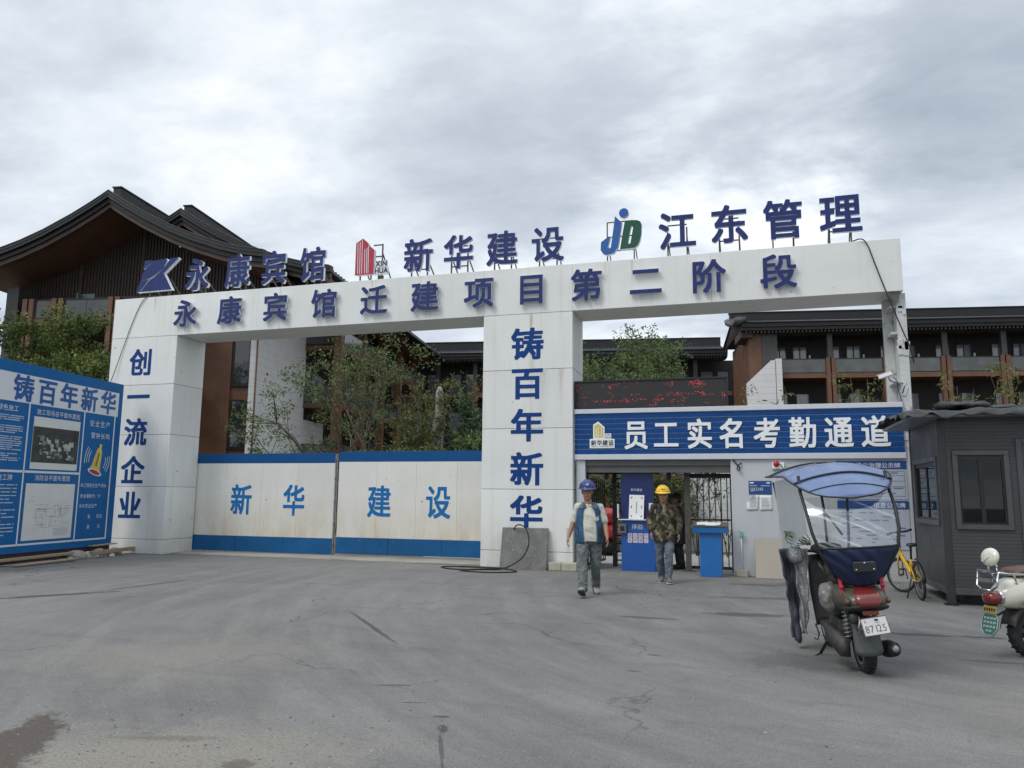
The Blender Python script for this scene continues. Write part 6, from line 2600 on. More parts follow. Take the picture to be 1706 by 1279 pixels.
def wheel(t, c, R0, tw, axis, rim_m, spokes=5, name='wheel', disc=True):
    """tyre with tread blocks, rim, hub; c centre, axis unit vector"""
    ax = Vector(axis).normalized()
    c = Vector(c)
    u = Vector((0, 0, 1)).cross(ax).normalized()
    w = ax.cross(u)
    mb = MB()
    rings = []
    prof_ = [(-.5, .66), (-.56, .80), (-.50, .93), (-.28, .99), (0, 1.0), (.28, .99), (.50, .93), (.56, .80), (.5, .66)]
    n = 44
    for i in range(n):
        a = 2 * math.pi * i / n
        d = u * math.cos(a) + w * math.sin(a)
        rings.append([c + ax * (p * tw) + d * (R0 * q) for p, q in prof_])
    mb.loft(rings, 0, True, False, False, loop=True)
    for i in range(n):
        a = 2 * math.pi * (i + .5) / n
        d = u * math.cos(a) + w * math.sin(a)
        tg = ax.cross(d)
        s = (i % 2) * 2 - 1
        M3 = Matrix((ax, tg, d)).transposed() @ Matrix.Rotation(.35 * s, 3, 'Z')
        mb.obox(c + d * R0 * .995 + ax * tw * .22 * s, (tw * .42, R0 * .075, .012), M3, 0)
    ty = mb.build(name, M['rubber'], t)
    mb = MB()
    for s in (-.42, .42):
        pts = [c + ax * tw * s + (u * math.cos(a * .2) + w * math.sin(a * .2)) * R0 * .66 for a in range(31)]
        mb.tube(pts, R0 * .05, 6)
    mb.cyl(c - ax * tw * .55, c + ax * tw * .55, R0 * .2, seg=16)
    for i in range(spokes):
        a = 2 * math.pi * i / spokes + .3
        d = u * math.cos(a) + w * math.sin(a)
        mb.bar(c + d * R0 * .15, c + d * R0 * .67, R0 * .16, tw * .35, 0, ax)
    if disc:
        mb.cyl(c + ax * tw * .40, c + ax * tw * .44, R0 * .38, seg=24)
    mb.build('rim', rim_m, ty)
    return ty


def grid_panel(mb, P, nu, nv, m=0, smooth=True):
    vs = [P(i / nu, j / nv) for j in range(nv + 1) for i in range(nu + 1)]
    fs = [(j * (nu + 1) + i, j * (nu + 1) + i + 1, (j + 1) * (nu + 1) + i + 1, (j + 1) * (nu + 1) + i) for j in range(nv) for i in range(nu)]
    mb.add(vs, fs, m, smooth)


def ell(cx, cy, cz, rx, rz, n=16, p=2.6, yf=None):
    """superellipse ring in the xz plane at y = cy"""
    r = []
    for k in range(n):
        a = 2 * math.pi * k / n
        ca, sa = math.cos(a), math.sin(a)
        r.append((cx + rx * math.copysign(abs(ca) ** (2 / p), ca), cy, cz + rz * math.copysign(abs(sa) ** (2 / p), sa)))
    return r


def plate(t, name, c, w, h, M3, face, edge_m, lines):
    mb = MB()
    mb.obox(c, (w, .004, h), M3, 0)
    o = mb.build(name, face, t, bevel=.0015)
    mb = MB()
    ex, ey = M3 @ X, M3 @ Z
    nn = M3 @ Vector((0, -1, 0))
    for txt, x, z, s in lines:
        line_text(mb, txt, Vector(c) + nn * .0035 + ex * x + ey * z, ex, ey, s, 0, .82)
    b = .006
    for a0, a1, b0, b1 in ((-w / 2, w / 2, -h / 2, -h / 2 + b), (-w / 2, w / 2, h / 2 - b, h / 2), (-w / 2, -w / 2 + b, -h / 2 + b, h / 2 - b), (w / 2 - b, w / 2, -h / 2 + b, h / 2 - b)):
        q = [Vector(c) + nn * .0033 + ex * x + ey * z for x, z in ((a0, b0), (a1, b0), (a1, b1), (a0, b1))]
        mb.add(q, [(0, 1, 2, 3)])
    mb.build('number', edge_m, o)
    return o


def build_scooter():
    t = thing('covered_scooter', 'muddy dark scooter under a blue rain canopy with clear film, standing on its side stand', 'scooter', (1.01, 8.08, 0), RAD(8))
    t.rotation_euler = (0, RAD(-4.0), RAD(8))
    wheel(t, (0, 0, .235), .235, .10, (1, 0, 0), M['steel'], 5)
    wheel(t, (0, 1.30, .235), .235, .09, (1, 0, 0), M['steel'], 5)
    # rear mudguard flap
    mb = MB()

    def flap(u, v):
        hw = (.125 - .02 * v if v > .12 else .09 + .2 * v)
        return (-.03 + (u - .5) * 2 * hw, -.22 - .10 * (1 - v) ** 1.2 + .02 * (2 * u - 1) ** 2, .205 + .33 * v)
    grid_panel(mb, flap, 6, 8)
    o = mb.build('mudflap', mat('flap_grey', (.055, .062, .060), .6, var=.3, vscale=9), t)
    o.modifiers.new('thickness', 'SOLIDIFY').thickness = .008
    mb = MB()
    pts = [(0, .26 * math.sin(a) - .0, .235 + .275 * math.cos(a)) for a in np.linspace(-1.25, .9, 12)]
    mb.loft([[(x * 1.0 + p[0], p[1], p[2] + dz) for x, dz in ((-.085, -.03), (-.075, .01), (0, .025), (.075, .01), (.085, -.03))] for p in pts], 0, True, False, False)
    o = mb.build('rear_fender', M['brownblack'], t)
    o.modifiers.new('thickness', 'SOLIDIFY').thickness = .006
    plate(t, 'number_plate', (.02, -.385, .475), .225, .155, Matrix.Rotation(RAD(-7), 3, 'Y') @ Matrix.Rotation(RAD(-16), 3, 'X'), mat('plate_white', (.60, .58, .57), .5, var=.06, spots=.3, spot_col=(.4, .36, .33)), mat('plate_ink', (.10, .09, .09), .6), [('87125', -.095, -.062, .088), ('K', -.085, .03, .035)])
    mb = MB()
    mb.obox((.03, -.392, .53), (.03, .006, .016))
    mb.tube([(-.03, -.36, .50), (-.03, -.30, .54)], .008, 6)
    mb.build('plate_bolt', M['brownblack'], t)
    # tail section
    mb = MB()
    S = [(-.36, .665, .125, .030), (-.33, .68, .165, .055), (-.24, .70, .19, .085), (-.05, .70, .205, .12), (.2, .66, .205, .16), (.45, .60, .19, .19), (.62, .56, .16, .20)]
    mb.loft([ell(0, y, z, rx, rz) for y, z, rx, rz in S])
    body = mb.build('body', M['olive'], t)
    mb = MB()
    mb.loft([ell(0, y, z, rx, rz, 16, 3.0) for y, z, rx, rz in ((-.385, .665, .075, .025), (-.37, .685, .115, .045), (-.30, .71, .12, .066), (-.20, .745, .11, .055), (-.12, .78, .08, .02))])
    mb.build('tail_light', M['tail_red'], body)
    mb = MB()
    mb.loft([ell(0, y, z, rx, rz, 16, 3.0) for y, z, rx, rz in ((-.37, .640, .15, .012), (-.33, .63, .175, .028), (-.2, .61, .18, .04), (.0, .60, .18, .04))])
    mb.obox((.0, -.355, .585), (.13, .03, .035), None, 1)
    mb.build('tail_underside', [M['brownblack'], M['tail_red']], body)
    for s in (-1, 1):
        mb = MB()
        mb.sphere((s * .175, -.30, .685), (.022, .06, .03), 10, 8)
        mb.build('turn_signal', mat('signal_smoke', (.12, .06, .03), .2), body)
    # seat
    mb = MB()
    S = [(-.20, .80, .10, .012), (-.15, .825, .15, .04), (.0, .835, .165, .055), (.25, .82, .165, .05), (.42, .79, .15, .05), (.58, .80, .12, .045), (.66, .79, .09, .02)]
    mb.loft([ell(0, y, z, rx, rz, 16, 2.4) for y, z, rx, rz in S])
    mb.build('seat', M['seat_black'], t)
    # floor, leg shield, front apron, fender, fork
    mb = MB()
    mb.box(-.17, .17, .58, 1.02, .27, .33)
    mb.box(-.15, .15, .2, .6, .25, .45)
    mb.build('footboard', M['brownblack'], t, bevel=.02)
    mb = MB()

    def shield(u, v):
        z = .28 + .72 * v
        hw = .20 - .04 * abs(v - .5)
        return ((u - .5) * 2 * hw, 1.03 + .10 * v - .28 * (u - .5) ** 2 * 4 * .25, z)
    grid_panel(mb, shield, 8, 8)
    o = mb.build('leg_shield', M['brownblack'], t)
    o.modifiers.new('thickness', 'SOLIDIFY').thickness = .03
    mb = MB()
    mb.loft([ell(0, y, z, rx, rz, 14) for y, z, rx, rz in ((1.10, .72, .17, .22), (1.2, .74, .15, .20), (1.30, .74, .10, .14), (1.35, .74, .03, .05))])
    mb.build('front_cowl', M['olive'], t)
    mb = MB()
    pts = [(0, 1.30 + .265 * math.sin(a), .235 + .27 * math.cos(a)) for a in np.linspace(-1.0, 1.1, 11)]
    mb.loft([[(x, p[1], p[2] + dz) for x, dz in ((-.075, -.04), (-.065, .01), (0, .02), (.065, .01), (.075, -.04))] for p in pts], 0, True, False, False)
    o = mb.build('front_fender', M['olive'], t)
    o.modifiers.new('thickness', 'SOLIDIFY').thickness = .006
    mb = MB()
    for s in (-1, 1):
        mb.tube([(s * .07, 1.30, .235), (s * .07, 1.18, .62)], .02, 8)
    mb.tube([(0, 1.2, .6), (0, 1.03, 1.02)], .03, 10)
    mb.build('fork', M['steel'], t)
    mb = MB()
    mb.tube([(-.36, .90, 1.06), (-.22, .98, 1.05), (0, 1.02, 1.03), (.22, .98, 1.05), (.36, .90, 1.06)], .016, 8)
    for s in (-1, 1):
        mb.tube([(s * .24, .97, 1.05), (s * .36, .90, 1.06)], .022, 10)
    mb.loft([ell(0, y, z, rx, rz, 12) for y, z, rx, rz in ((.93, 1.04, .10, .03), (1.0, 1.06, .16, .06), (1.1, 1.06, .15, .06), (1.16, 1.04, .08, .03))])
    mb.build('handlebar', M['brownblack'], t)
    # engine, belt case, shocks, exhaust, stand
    mb = MB()
    mb.loft([[(-.20 + dx, y + dy, z + dz) for dx, dy, dz in ((-.03, 0, -.08), (.06, 0, -.09), (.07, 0, .07), (-.02, 0, .08))] for y, dy0, z in ((-.06, 0, .24), (.2, 0, .27), (.5, 0, .30))], 0, True)
    mb.loft([ell(-.0, y, z, rx, rz, 12) for y, z, rx, rz in ((.05, .38, .08, .05), (.2, .36, .13, .12), (.5, .34, .12, .1))])
    mb.build('engine', mat('engine_grey', (.06, .058, .054), .6, .3, var=.35, vscale=12), t)
    for s in (-1, 1):
        mb = MB()
        a, b = Vector((s * .13, -.02, .27)), Vector((s * .13, -.02, .60))
        mb.tube([a, b], .016, 8)
        pts = [a.lerp(b, k / 90) + Vector((math.cos(k * .62), math.sin(k * .62), 0)) * .032 for k in range(12, 84)]
        mb.tube(pts, .007, 5)
        mb.build('shock_absorber', M['steel'], t)
    mb = MB()
    mb.tube([(.17, .15, .20), (.185, -.02, .21), (.19, -.12, .23), (.195, -.26, .25)], [.04, .062, .064, .05], 14, flat=1.25)
    mb.build('muffler', M['black'], t)
    mb = MB()
    mb.tube([(.198, -.262, .252), (.198, -.275, .253)], .03, 12)
    mb.build('muffler_tip', M['galv'], t)
    mb = MB()
    mb.tube([(-.13, .62, .27), (-.24, .74, .035)], .016, 8)
    mb.tube([(-.24, .74, .035), (-.33, .70, .012), (-.30, .78, .012)], .008, 6)
    mb.tube([(-.13, .58, .22), (.13, .58, .22)], .015, 8)
    mb.build('side_stand', M['black'], t)
    mb = MB()
    mb.tube([(-.09, -.30, .55), (-.10, -.35, .50), (-.12, -.36, .46), (-.09, -.35, .44), (-.08, -.33, .50), (-.11, -.33, .41)], .008, 6)
    mb.build('lock_cable', M['galv'], t)
    mb = MB()
    mb.sphere((-.13, -.29, .53), (.045, .035, .05), 10, 8)
    mb.build('horn', M['brownblack'], t)
    # canopy shell
    y0, y1, hw = -.28, 1.78, .52

    def shell(u, v, dz=0.0):
        yy = y0 + (y1 - y0) * v
        e = 1.0
        dr = max(0.0, (.35 - yy) / .63)
        df = max(0.0, (yy - 1.15) / .63)
        e = math.sqrt(max(0.0, 1 - dr ** 2.6)) * math.sqrt(max(0.0, 1 - df ** 2.4))
        w = hw * (.04 + .96 * e) * (.93 + .07 * v)
        x = (2 * u - 1) * w
        z = 1.945 - .12 * (x / hw) ** 2 - .34 * dr ** 1.7 - .07 * df ** 1.8 + .045 * max(0, yy - .1) / 1.6
        z += .006 * noise.noise(Vector((x * 3, yy * 4, 0)))
        return (x, yy, z + dz)
    mb = MB()
    grid_panel(mb, shell, 22, 40)
    can = mb.build('canopy', M['canopy_blue'], t)
    can.modifiers.new('thickness', 'SOLIDIFY').thickness = .006
    mb = MB()
    loop = [shell(0, v / 40) for v in range(41)] + [shell(1, v / 40) for v in range(40, -1, -1)]
    mb.tube(loop, .009, 6, 0, True, loop=True)
    for v in (.155, .63):
        mb.tube([shell(u / 20, v, .008) for u in range(21)], .012, 6)
    mb.tube([(shell(u / 20, .075, .006)) for u in range(21)], .004, 5)
    mb.build('edge_piping', M['black'], can)
    mb = MB()
    for (u, v, r) in ((.34, .40, .05), (.38, .43, .035)):
        c = Vector(shell(u, v, .006))
        pts = [Vector(shell(u + r * math.cos(a * .52) * (1 + .3 * math.sin(a * 2.3)), v + r * .45 * math.sin(a * .52), .008)) for a in range(12)]
        mb.add([c] + pts, [(0, i + 1, (i + 1) % 12 + 1) for i in range(12)])
    mb.build('worn_print', mat('worn_print', (.52, .40, .36), .4, var=.3, vscale=30), can)
    # hoops
    def hoop(s):
        return [(s * .16, -.10, .80), (s * .25, -.18, .95), (s * .34, -.22, 1.12), (s * .385, -.20, 1.30), (s * .40, -.12, 1.50), (s * .405, .02, 1.68), (s * .40, .05, 1.84)]
    mb = MB()
    for s in (-1, 1):
        for P in (hoop(s), [(s * .40, 1.42, 1.80), (s * .37, 1.40, 1.50), (s * .33, 1.34, 1.20), (s * .26, 1.24, .80)]):
            mb = MB()
            mb.tube(P, .016, 6)
            mb.build('canopy_hoop', M['black'], t)
    mb = MB()
    mb.tube([(0, .95, 1.05), (.02, 1.0, 1.5), (0, 1.05, 1.93)], .014, 6)
    mb.tube([(.02, 1.0, 1.45), (.10, .92, 1.3), (.16, .93, 1.2)], .012, 6)
    mb.build('canopy_pole', M['black'], t)
    # rear film and navy skirt
    def rear(u, v):
        z = 1.155 + .47 * v
        h = hoop(1)
        k = [(p[2], p[0], p[1]) for p in h]
        for (za, xa, ya), (zb, xb, yb) in zip(k[:-1], k[1:]):
            if za <= z <= zb:
                f = (z - za) / (zb - za)
                w, yy = xa + (xb - xa) * f, ya + (yb - ya) * f
        x = (2 * u - 1) * w
        return (x, yy - .10 * (1 - (2 * u - 1) ** 2) + .008 * math.sin(9 * (x * .5 + z)), z + .0 * u)
    mb = MB()
    grid_panel(mb, rear, 16, 12)
    mb.build('rear_film', crease_glints(), t)

    def skirt(u, v):
        z = .83 + .325 * v
        k = [(p[2], p[0], p[1]) for p in hoop(1)]
        for (za, xa, ya), (zb, xb, yb) in zip(k[:-1], k[1:]):
            if za <= z <= zb + 1e-6:
                f = (z - za) / (zb - za)
                w, yy = xa + (xb - xa) * f, ya + (yb - ya) * f
        x = (2 * u - 1) * w
        fold = .012 * math.sin(28 * (u + .55 * v)) * (1 - u) * (.4 + v)
        return (x, yy - .10 * (1 - (2 * u - 1) ** 2) + fold - .01, z + (-.03 * (1 - (2 * u - 1) ** 2) * (1 - v)))
    mb = MB()
    grid_panel(mb, skirt, 34, 14)
    o = mb.build('rear_skirt', M['navy_cloth'], t)
    o.modifiers.new('thickness', 'SOLIDIFY').thickness = .004
    mb = MB()
    mb.tube([skirt(u / 16, 1.0) for u in range(17)], .010, 5)
    mb.build('skirt_hem', M['black'], o)
    mb = MB()
    mb.obox((.0, -.345, .985), (.20, .03, .10))
    mb.build('bracket', M['black'], t, bevel=.012)
    mb = MB()
    for x, z in ((0.0, 1.022), (-.075, .965), (.075, .965)):
        mb.sphere((x, -.362, z), .009, 8, 6)
    mb.build('bolt', M['chrome'], t)
    for s in (-1, 1):
        mb = MB()
        mb.bar((s * .185, -.16, .88), (s * .175, -.20, .67), .03, .006)
        mb.sphere((s * .18, -.19, .80), (.022, .016, .02), 8, 6)
        mb.build('tie_strap', M['strap_red'], t)
    # side film on the left, windscreen
    def side(u, v):
        y = .05 + 1.32 * u
        z0 = 1.30 - .30 * u
        z1 = 1.80 + .02 * math.sin(u * 3)
        return (-.405 + .03 * (1 - v) + .01 * math.sin(u * 17) * (1 - v), y, z0 + (z1 - z0) * v)
    mb = MB()
    grid_panel(mb, side, 20, 8)
    mb.build('side_film', glass('side_film', (.86, .87, .87), .45, .10, .9), t)

    def screen(u, v):
        z = .82 + .98 * v
        w = .26 + .14 * v
        return ((2 * u - 1) * w, 1.24 + .18 * v + .10 * (1 - (2 * u - 1) ** 2), z)
    mb = MB()
    grid_panel(mb, screen, 12, 10)
    mb.build('windscreen', M['clear_film'], t)
    mb = MB()
    mb.add([(-.36, 1.40, 1.80), (-.40, 1.05, 1.80), (-.36, 1.30, 1.35), (-.33, 1.36, 1.28)], [(0, 1, 2, 3), (3, 2, 1, 0)])
    mb.build('side_flap', M['black'], t)
    # hanging apron at the left front
    def apron(u, v):
        z = .16 + .92 * v
        x = -.50 + .20 * u * (.55 + .45 * v) + .05 * (1 - v) + .02 * math.sin(u * 12 + v * 3) + .02 * noise.noise(Vector((u * 3, v * 7, 2)))
        y = .98 + .12 * u + .05 * math.sin(u * 8 + v * 5) + .05 * noise.noise(Vector((u * 4, v * 6, 7)))
        return (x, y, z - .10 * u * (v < .05))
    mb = MB()
    grid_panel(mb, apron, 18, 26)
    o = mb.build('leg_apron', M['slate_cloth'], t)
    o.modifiers.new('thickness', 'SOLIDIFY').thickness = .012

    def lining(u, v):
        z = .20 + .88 * v
        x = -.36 + .14 * u * (.3 + .7 * v) + .01 * math.sin(v * 20 + u * 4)
        y = .94 - .06 * u + .02 * math.sin(u * 7 + v * 9)
        return (x, y, z)
    mb = MB()
    grid_panel(mb, lining, 8, 22)
    o = mb.build('apron_lining', M['silver_cloth'], t)
    o.modifiers.new('thickness', 'SOLIDIFY').thickness = .012
    mb = MB()
    mb.tube([(-.22, .92, .30), (-.20, .90, .20), (-.22, .90, .14), (-.25, .91, .16)], .009, 6)
    mb.build('apron_cord', M['black'], t)
    mb = MB()
    mb.loft([[(-.36 + x, .86 + y, 1.02 + z) for x, y, z in r] for r in (
        [(-.06, 0, .07), (.10, -.04, .09), (.12, -.05, -.08), (-.05, -.02, -.10)], [(-.08, .10, .10), (.10, .06, .12), (.12, .06, -.10), (-.07, .08, -.14)], [(-.05, .2, .06), (.08, .18, .07), (.09, .18, -.08), (-.04, .2, -.10)])], 0, True)
    o = mb.build('hand_muff', M['silver_cloth'], t)
    o.modifiers.new('sub', 'SUBSURF').render_levels = 2
    # things hung on the scooter
    rng = random.Random(9)
    mb = MB()
    for k in range(5):
        ph = rng.uniform(0, 6)
        pts = [Vector((-.33 + .12 * math.cos(a * .35 + ph) + rng.uniform(-.012, .012), .80 + .05 * math.sin(a * .35 * 2 + ph), 1.20 + .07 * math.sin(a * .35 + ph * .5) + rng.uniform(-.01, .01))) for a in range(19)]
        mb.tube(pts, .005, 5)
    mb.tube([(-.33, .80, 1.14), (-.30, .82, 1.05), (-.28, .84, .98)], .005, 5)
    o = mb.build('wire_coil', mat('wire_green', (.09, .12, .045), .5))
    o.matrix_world = Matrix.LocRotScale(t.location, t.rotation_euler, None)
    tag(o, 'tangled green wire coil hung on the scooter handlebar under the canopy', 'wire coil')
    mb = MB()
    mb.sphere((-.20, .25, .66), (.10, .13, .14), 16, 12)
    o = remesh(mb, 'plastic_bag', mat('bag_film', (.17, .165, .15), .3, var=.25, vscale=9), None, .015, 1, lambda c, n: .03 * noise.noise(c * 9) + .015 * noise.noise(c * 22))
    o.matrix_world = Matrix.LocRotScale(t.location, t.rotation_euler, None)
    tag(o, 'pale plastic bag hanging at the left flank of the canopied scooter', 'bag')


build_scooter()


def build_white_scooter():
    t = thing('white_scooter', 'cream white scooter with chrome rack cut off by the right picture edge', 'scooter', (2.74, 9.42, 0), RAD(-58))
    wc = mat('cream_paint', (.62, .60, .50), .25, var=.06, vscale=4, coat=.6)
    wheel(t, (0, 0, .25), .25, .10, (1, 0, 0), M['black'], 6)
    wheel(t, (0, 1.28, .25), .25, .09, (1, 0, 0), M['black'], 6)
    mb = MB()
    S = [(-.40, .60, .05, .05), (-.36, .61, .11, .10), (-.25, .64, .16, .15), (-.05, .66, .19, .18), (.2, .66, .20, .18), (.42, .62, .18, .17), (.58, .55, .13, .12)]
    mb.loft([ell(0, y, z, rx, rz, 20, 2.3) for y, z, rx, rz in S])
    body = mb.build('body', wc, t)
    mb = MB()
    pts = [(0, .285 * math.sin(a), .25 + .30 * math.cos(a)) for a in np.linspace(-1.35, 1.0, 12)]
    mb.loft([[(x, p[1], p[2] + dz) for x, dz in ((-.09, -.04), (-.08, .01), (0, .02), (.08, .01), (.09, -.04))] for p in pts], 0, True, False, False)
    o = mb.build('rear_fender', M['brownblack'], t)
    o.modifiers.new('thickness', 'SOLIDIFY').thickness = .006
    mb = MB()
    mb.loft([ell(0, y, z, rx, rz, 16, 2.5) for y, z, rx, rz in ((-.52, .60, .03, .03), (-.50, .60, .07, .055), (-.43, .605, .085, .065), (-.38, .605, .08, .06))])
    mb.build('tail_light', M['tail_red'], body)
    mb = MB()
    mb.loft([ell(0, y, z, rx, rz, 16, 2.5) for y, z, rx, rz in ((-.40, .605, .09, .07), (-.36, .605, .095, .075))])
    mb.build('lamp_ring', M['chrome'], body)
    for s in (-1, 1):
        mb = MB()
        mb.sphere((s * .20, -.20, .56), (.035, .06, .035), 12, 8)
        mb.build('turn_signal', mat('signal_amber', (.35, .10, .02), .2, coat=.5), body)
    # plates
    M3 = Matrix.Rotation(RAD(-14), 3, 'X')
    gp = mat('plate_green', (.045, .16, .125), .45, var=.15, vscale=10)
    mb = MB()
    c = Vector((0, -.50, .335))
    hexa = [(-.07, .11), (.07, .11), (.10, .075), (.10, -.04), (.05, -.11), (-.05, -.11), (-.10, -.04), (-.10, .075)]
    mb.prism([hexa[::-1]], c, M3 @ X, M3 @ Z, .006)
    pl = mb.build('number_plate', gp, t, fixn=True)
    mb = MB()
    ex, ey = M3 @ X, M3 @ Z
    nn = M3 @ Vector((0, -1, 0))
    for r in range(4):
        for k in range(4 if r < 3 else 2):
            x, z = -.072 + k * .038 + (.036 if r == 3 else 0), .06 - r * .042
            q = c + nn * .004 + ex * x + ey * z
            mb.obox(q + ex * .014 + ey * .012, (.024, .002, .006), M3)
            mb.obox(q + ex * .006 + ey * .004, (.006, .002, .020), M3)
            mb.obox(q + ex * .022 + ey * .006, (.006, .002, .016), M3)
    hx = [c + nn * .004 + ex * a * .93 + ey * b * .93 for a, b in hexa]
    mb.tube(hx, .003, 4, 0, True, loop=True)
    mb.build('number', M['letter_side'], pl)
    mb = MB()
    mb.obox((0, -.485, .485), (.15, .006, .08), M3)
    yp = mb.build('yellow_plate', mat('plate_yellow', (.34, .24, .05), .5, var=.3, vscale=14), t, bevel=.004)
    mb = MB()
    for k in range(5):
        mb.obox(Vector((-.055 + k * .028, -.4895, .487)), (.016, .002, .03), M3)
    mb.build('number', M['frame_dark'], yp)
    mb = MB()
    mb.tube([(0, -.47, .50), (0, -.38, .54)], .014, 6)
    mb.tube([(0, -.46, .40), (0, -.30, .46)], .012, 6)
    mb.build('plate_bracket', M['brownblack'], t)
    # seat, rack, round backrest
    mb = MB()
    S = [(-.22, .84, .08, .02), (-.16, .86, .14, .045), (.05, .865, .155, .055), (.3, .85, .15, .05), (.5, .83, .10, .03)]
    mb.loft([ell(0, y, z, rx, rz, 16, 2.4) for y, z, rx, rz in S])
    mb.build('seat', mat('seat_brown', (.09, .045, .025), .5), t)
    mb = MB()
    for s in (-1, 1):
        mb.tube([(s * .13, .05, .82), (s * .14, -.15, .84), (s * .14, -.36, .85), (s * .12, -.47, .86)], .012, 8)
        mb.tube([(s * .12, -.47, .86), (s * .12, -.50, .72), (s * .06, -.51, .68)], .012, 8)
        mb.tube([(s * .14, -.30, .85), (s * .12, -.24, .74)], .010, 8)
        mb.tube([(s * .05, -.40, .86), (s * .05, -.42, .96)], .011, 8)
    mb.tube([(-.06, -.51, .68), (.06, -.51, .68)], .012, 8)
    mb.tube([(-.12, -.47, .86), (.12, -.47, .86)], .012, 8)
    mb.box(-.12, .12, -.49, -.40, .862, .885)
    mb.box(-.09, .09, -.52, -.505, .76, .80)
    mb.build('luggage_rack', M['chrome'], t)
    mb = MB()
    Mx = Matrix.Translation((0, -.43, 1.01)) @ Matrix.Rotation(RAD(-14), 4, 'X')
    mb.sphere((0, 0, 0), (.105, .045, .095), 20, 12, 0, Mx)
    b = mb.build('backrest', wc, t)
    mb = MB()
    mb.tube([Mx @ Vector((.07 * math.cos(a), -.047 + .02 * math.cos(a) ** 2, -.03 + .03 * math.sin(a * 2))) for a in np.linspace(.2, 2.9, 9)], .004, 5)
    mb.build('seam', M['letter_side'], b)
    # front: floor, shield, headset
    mb = MB()
    mb.box(-.16, .16, .52, .98, .26, .32)
    mb.build('footboard', M['brownblack'], t, bevel=.02)
    mb = MB()

    def shield(u, v):
        z = .28 + .68 * v
        hw = .23 - .10 * abs(v - .4)
        return ((u - .5) * 2 * hw, 1.0 + .10 * v - .25 * (u - .5) ** 2, z)
    grid_panel(mb, shield, 8, 8)
    o = mb.build('leg_shield', wc, t)
    o.modifiers.new('thickness', 'SOLIDIFY').thickness = .03
    mb = MB()
    mb.loft([ell(0, y, z, rx, rz, 14, 2) for y, z, rx, rz in ((1.02, 1.02, .05, .04), (1.06, 1.04, .10, .08), (1.14, 1.04, .10, .09), (1.20, 1.03, .07, .07))])
    mb.build('headset', wc, t)
    mb = MB()
    mb.tube([(-.34, .92, 1.05), (-.2, 1.0, 1.04), (0, 1.05, 1.02), (.2, 1.0, 1.04), (.34, .92, 1.05)], .015, 8)
    for s in (-1, 1):
        mb.tube([(s * .10, 1.02, .95), (s * .06, 1.28, .25)], .018, 8)
    mb.build('handlebar', M['chrome'], t)
    for s in (-1, 1):
        mb = MB()
        mb.tube([(s * .24, .98, 1.05), (s * .30, .96, 1.24)], .007, 6)
        mb.sphere((s * .31, .96, 1.29), (.06, .02, .06), 14, 8)
        mb.build('mirror', wc, t)
    mb = MB()
    pts = [(0, 1.28 + .285 * math.sin(a), .25 + .285 * math.cos(a)) for a in np.linspace(-1.1, 1.1, 11)]
    mb.loft([[(x, p[1], p[2] + dz) for x, dz in ((-.08, -.05), (-.07, .01), (0, .02), (.07, .01), (.08, -.05))] for p in pts], 0, True, False, False)
    o = mb.build('front_fender', wc, t)
    o.modifiers.new('thickness', 'SOLIDIFY').thickness = .006
    mb = MB()
    mb.tube([(-.13, .55, .27), (-.25, .60, .01)], .014, 8)
    mb.build('side_stand', M['black'], t)
    mb = MB()
    mb.loft([ell(.0, y, z, rx, rz, 12) for y, z, rx, rz in ((-.05, .25, .10, .07), (.15, .28, .14, .10), (.45, .32, .12, .10))])
    mb.build('engine', M['steel'], t)


build_white_scooter()


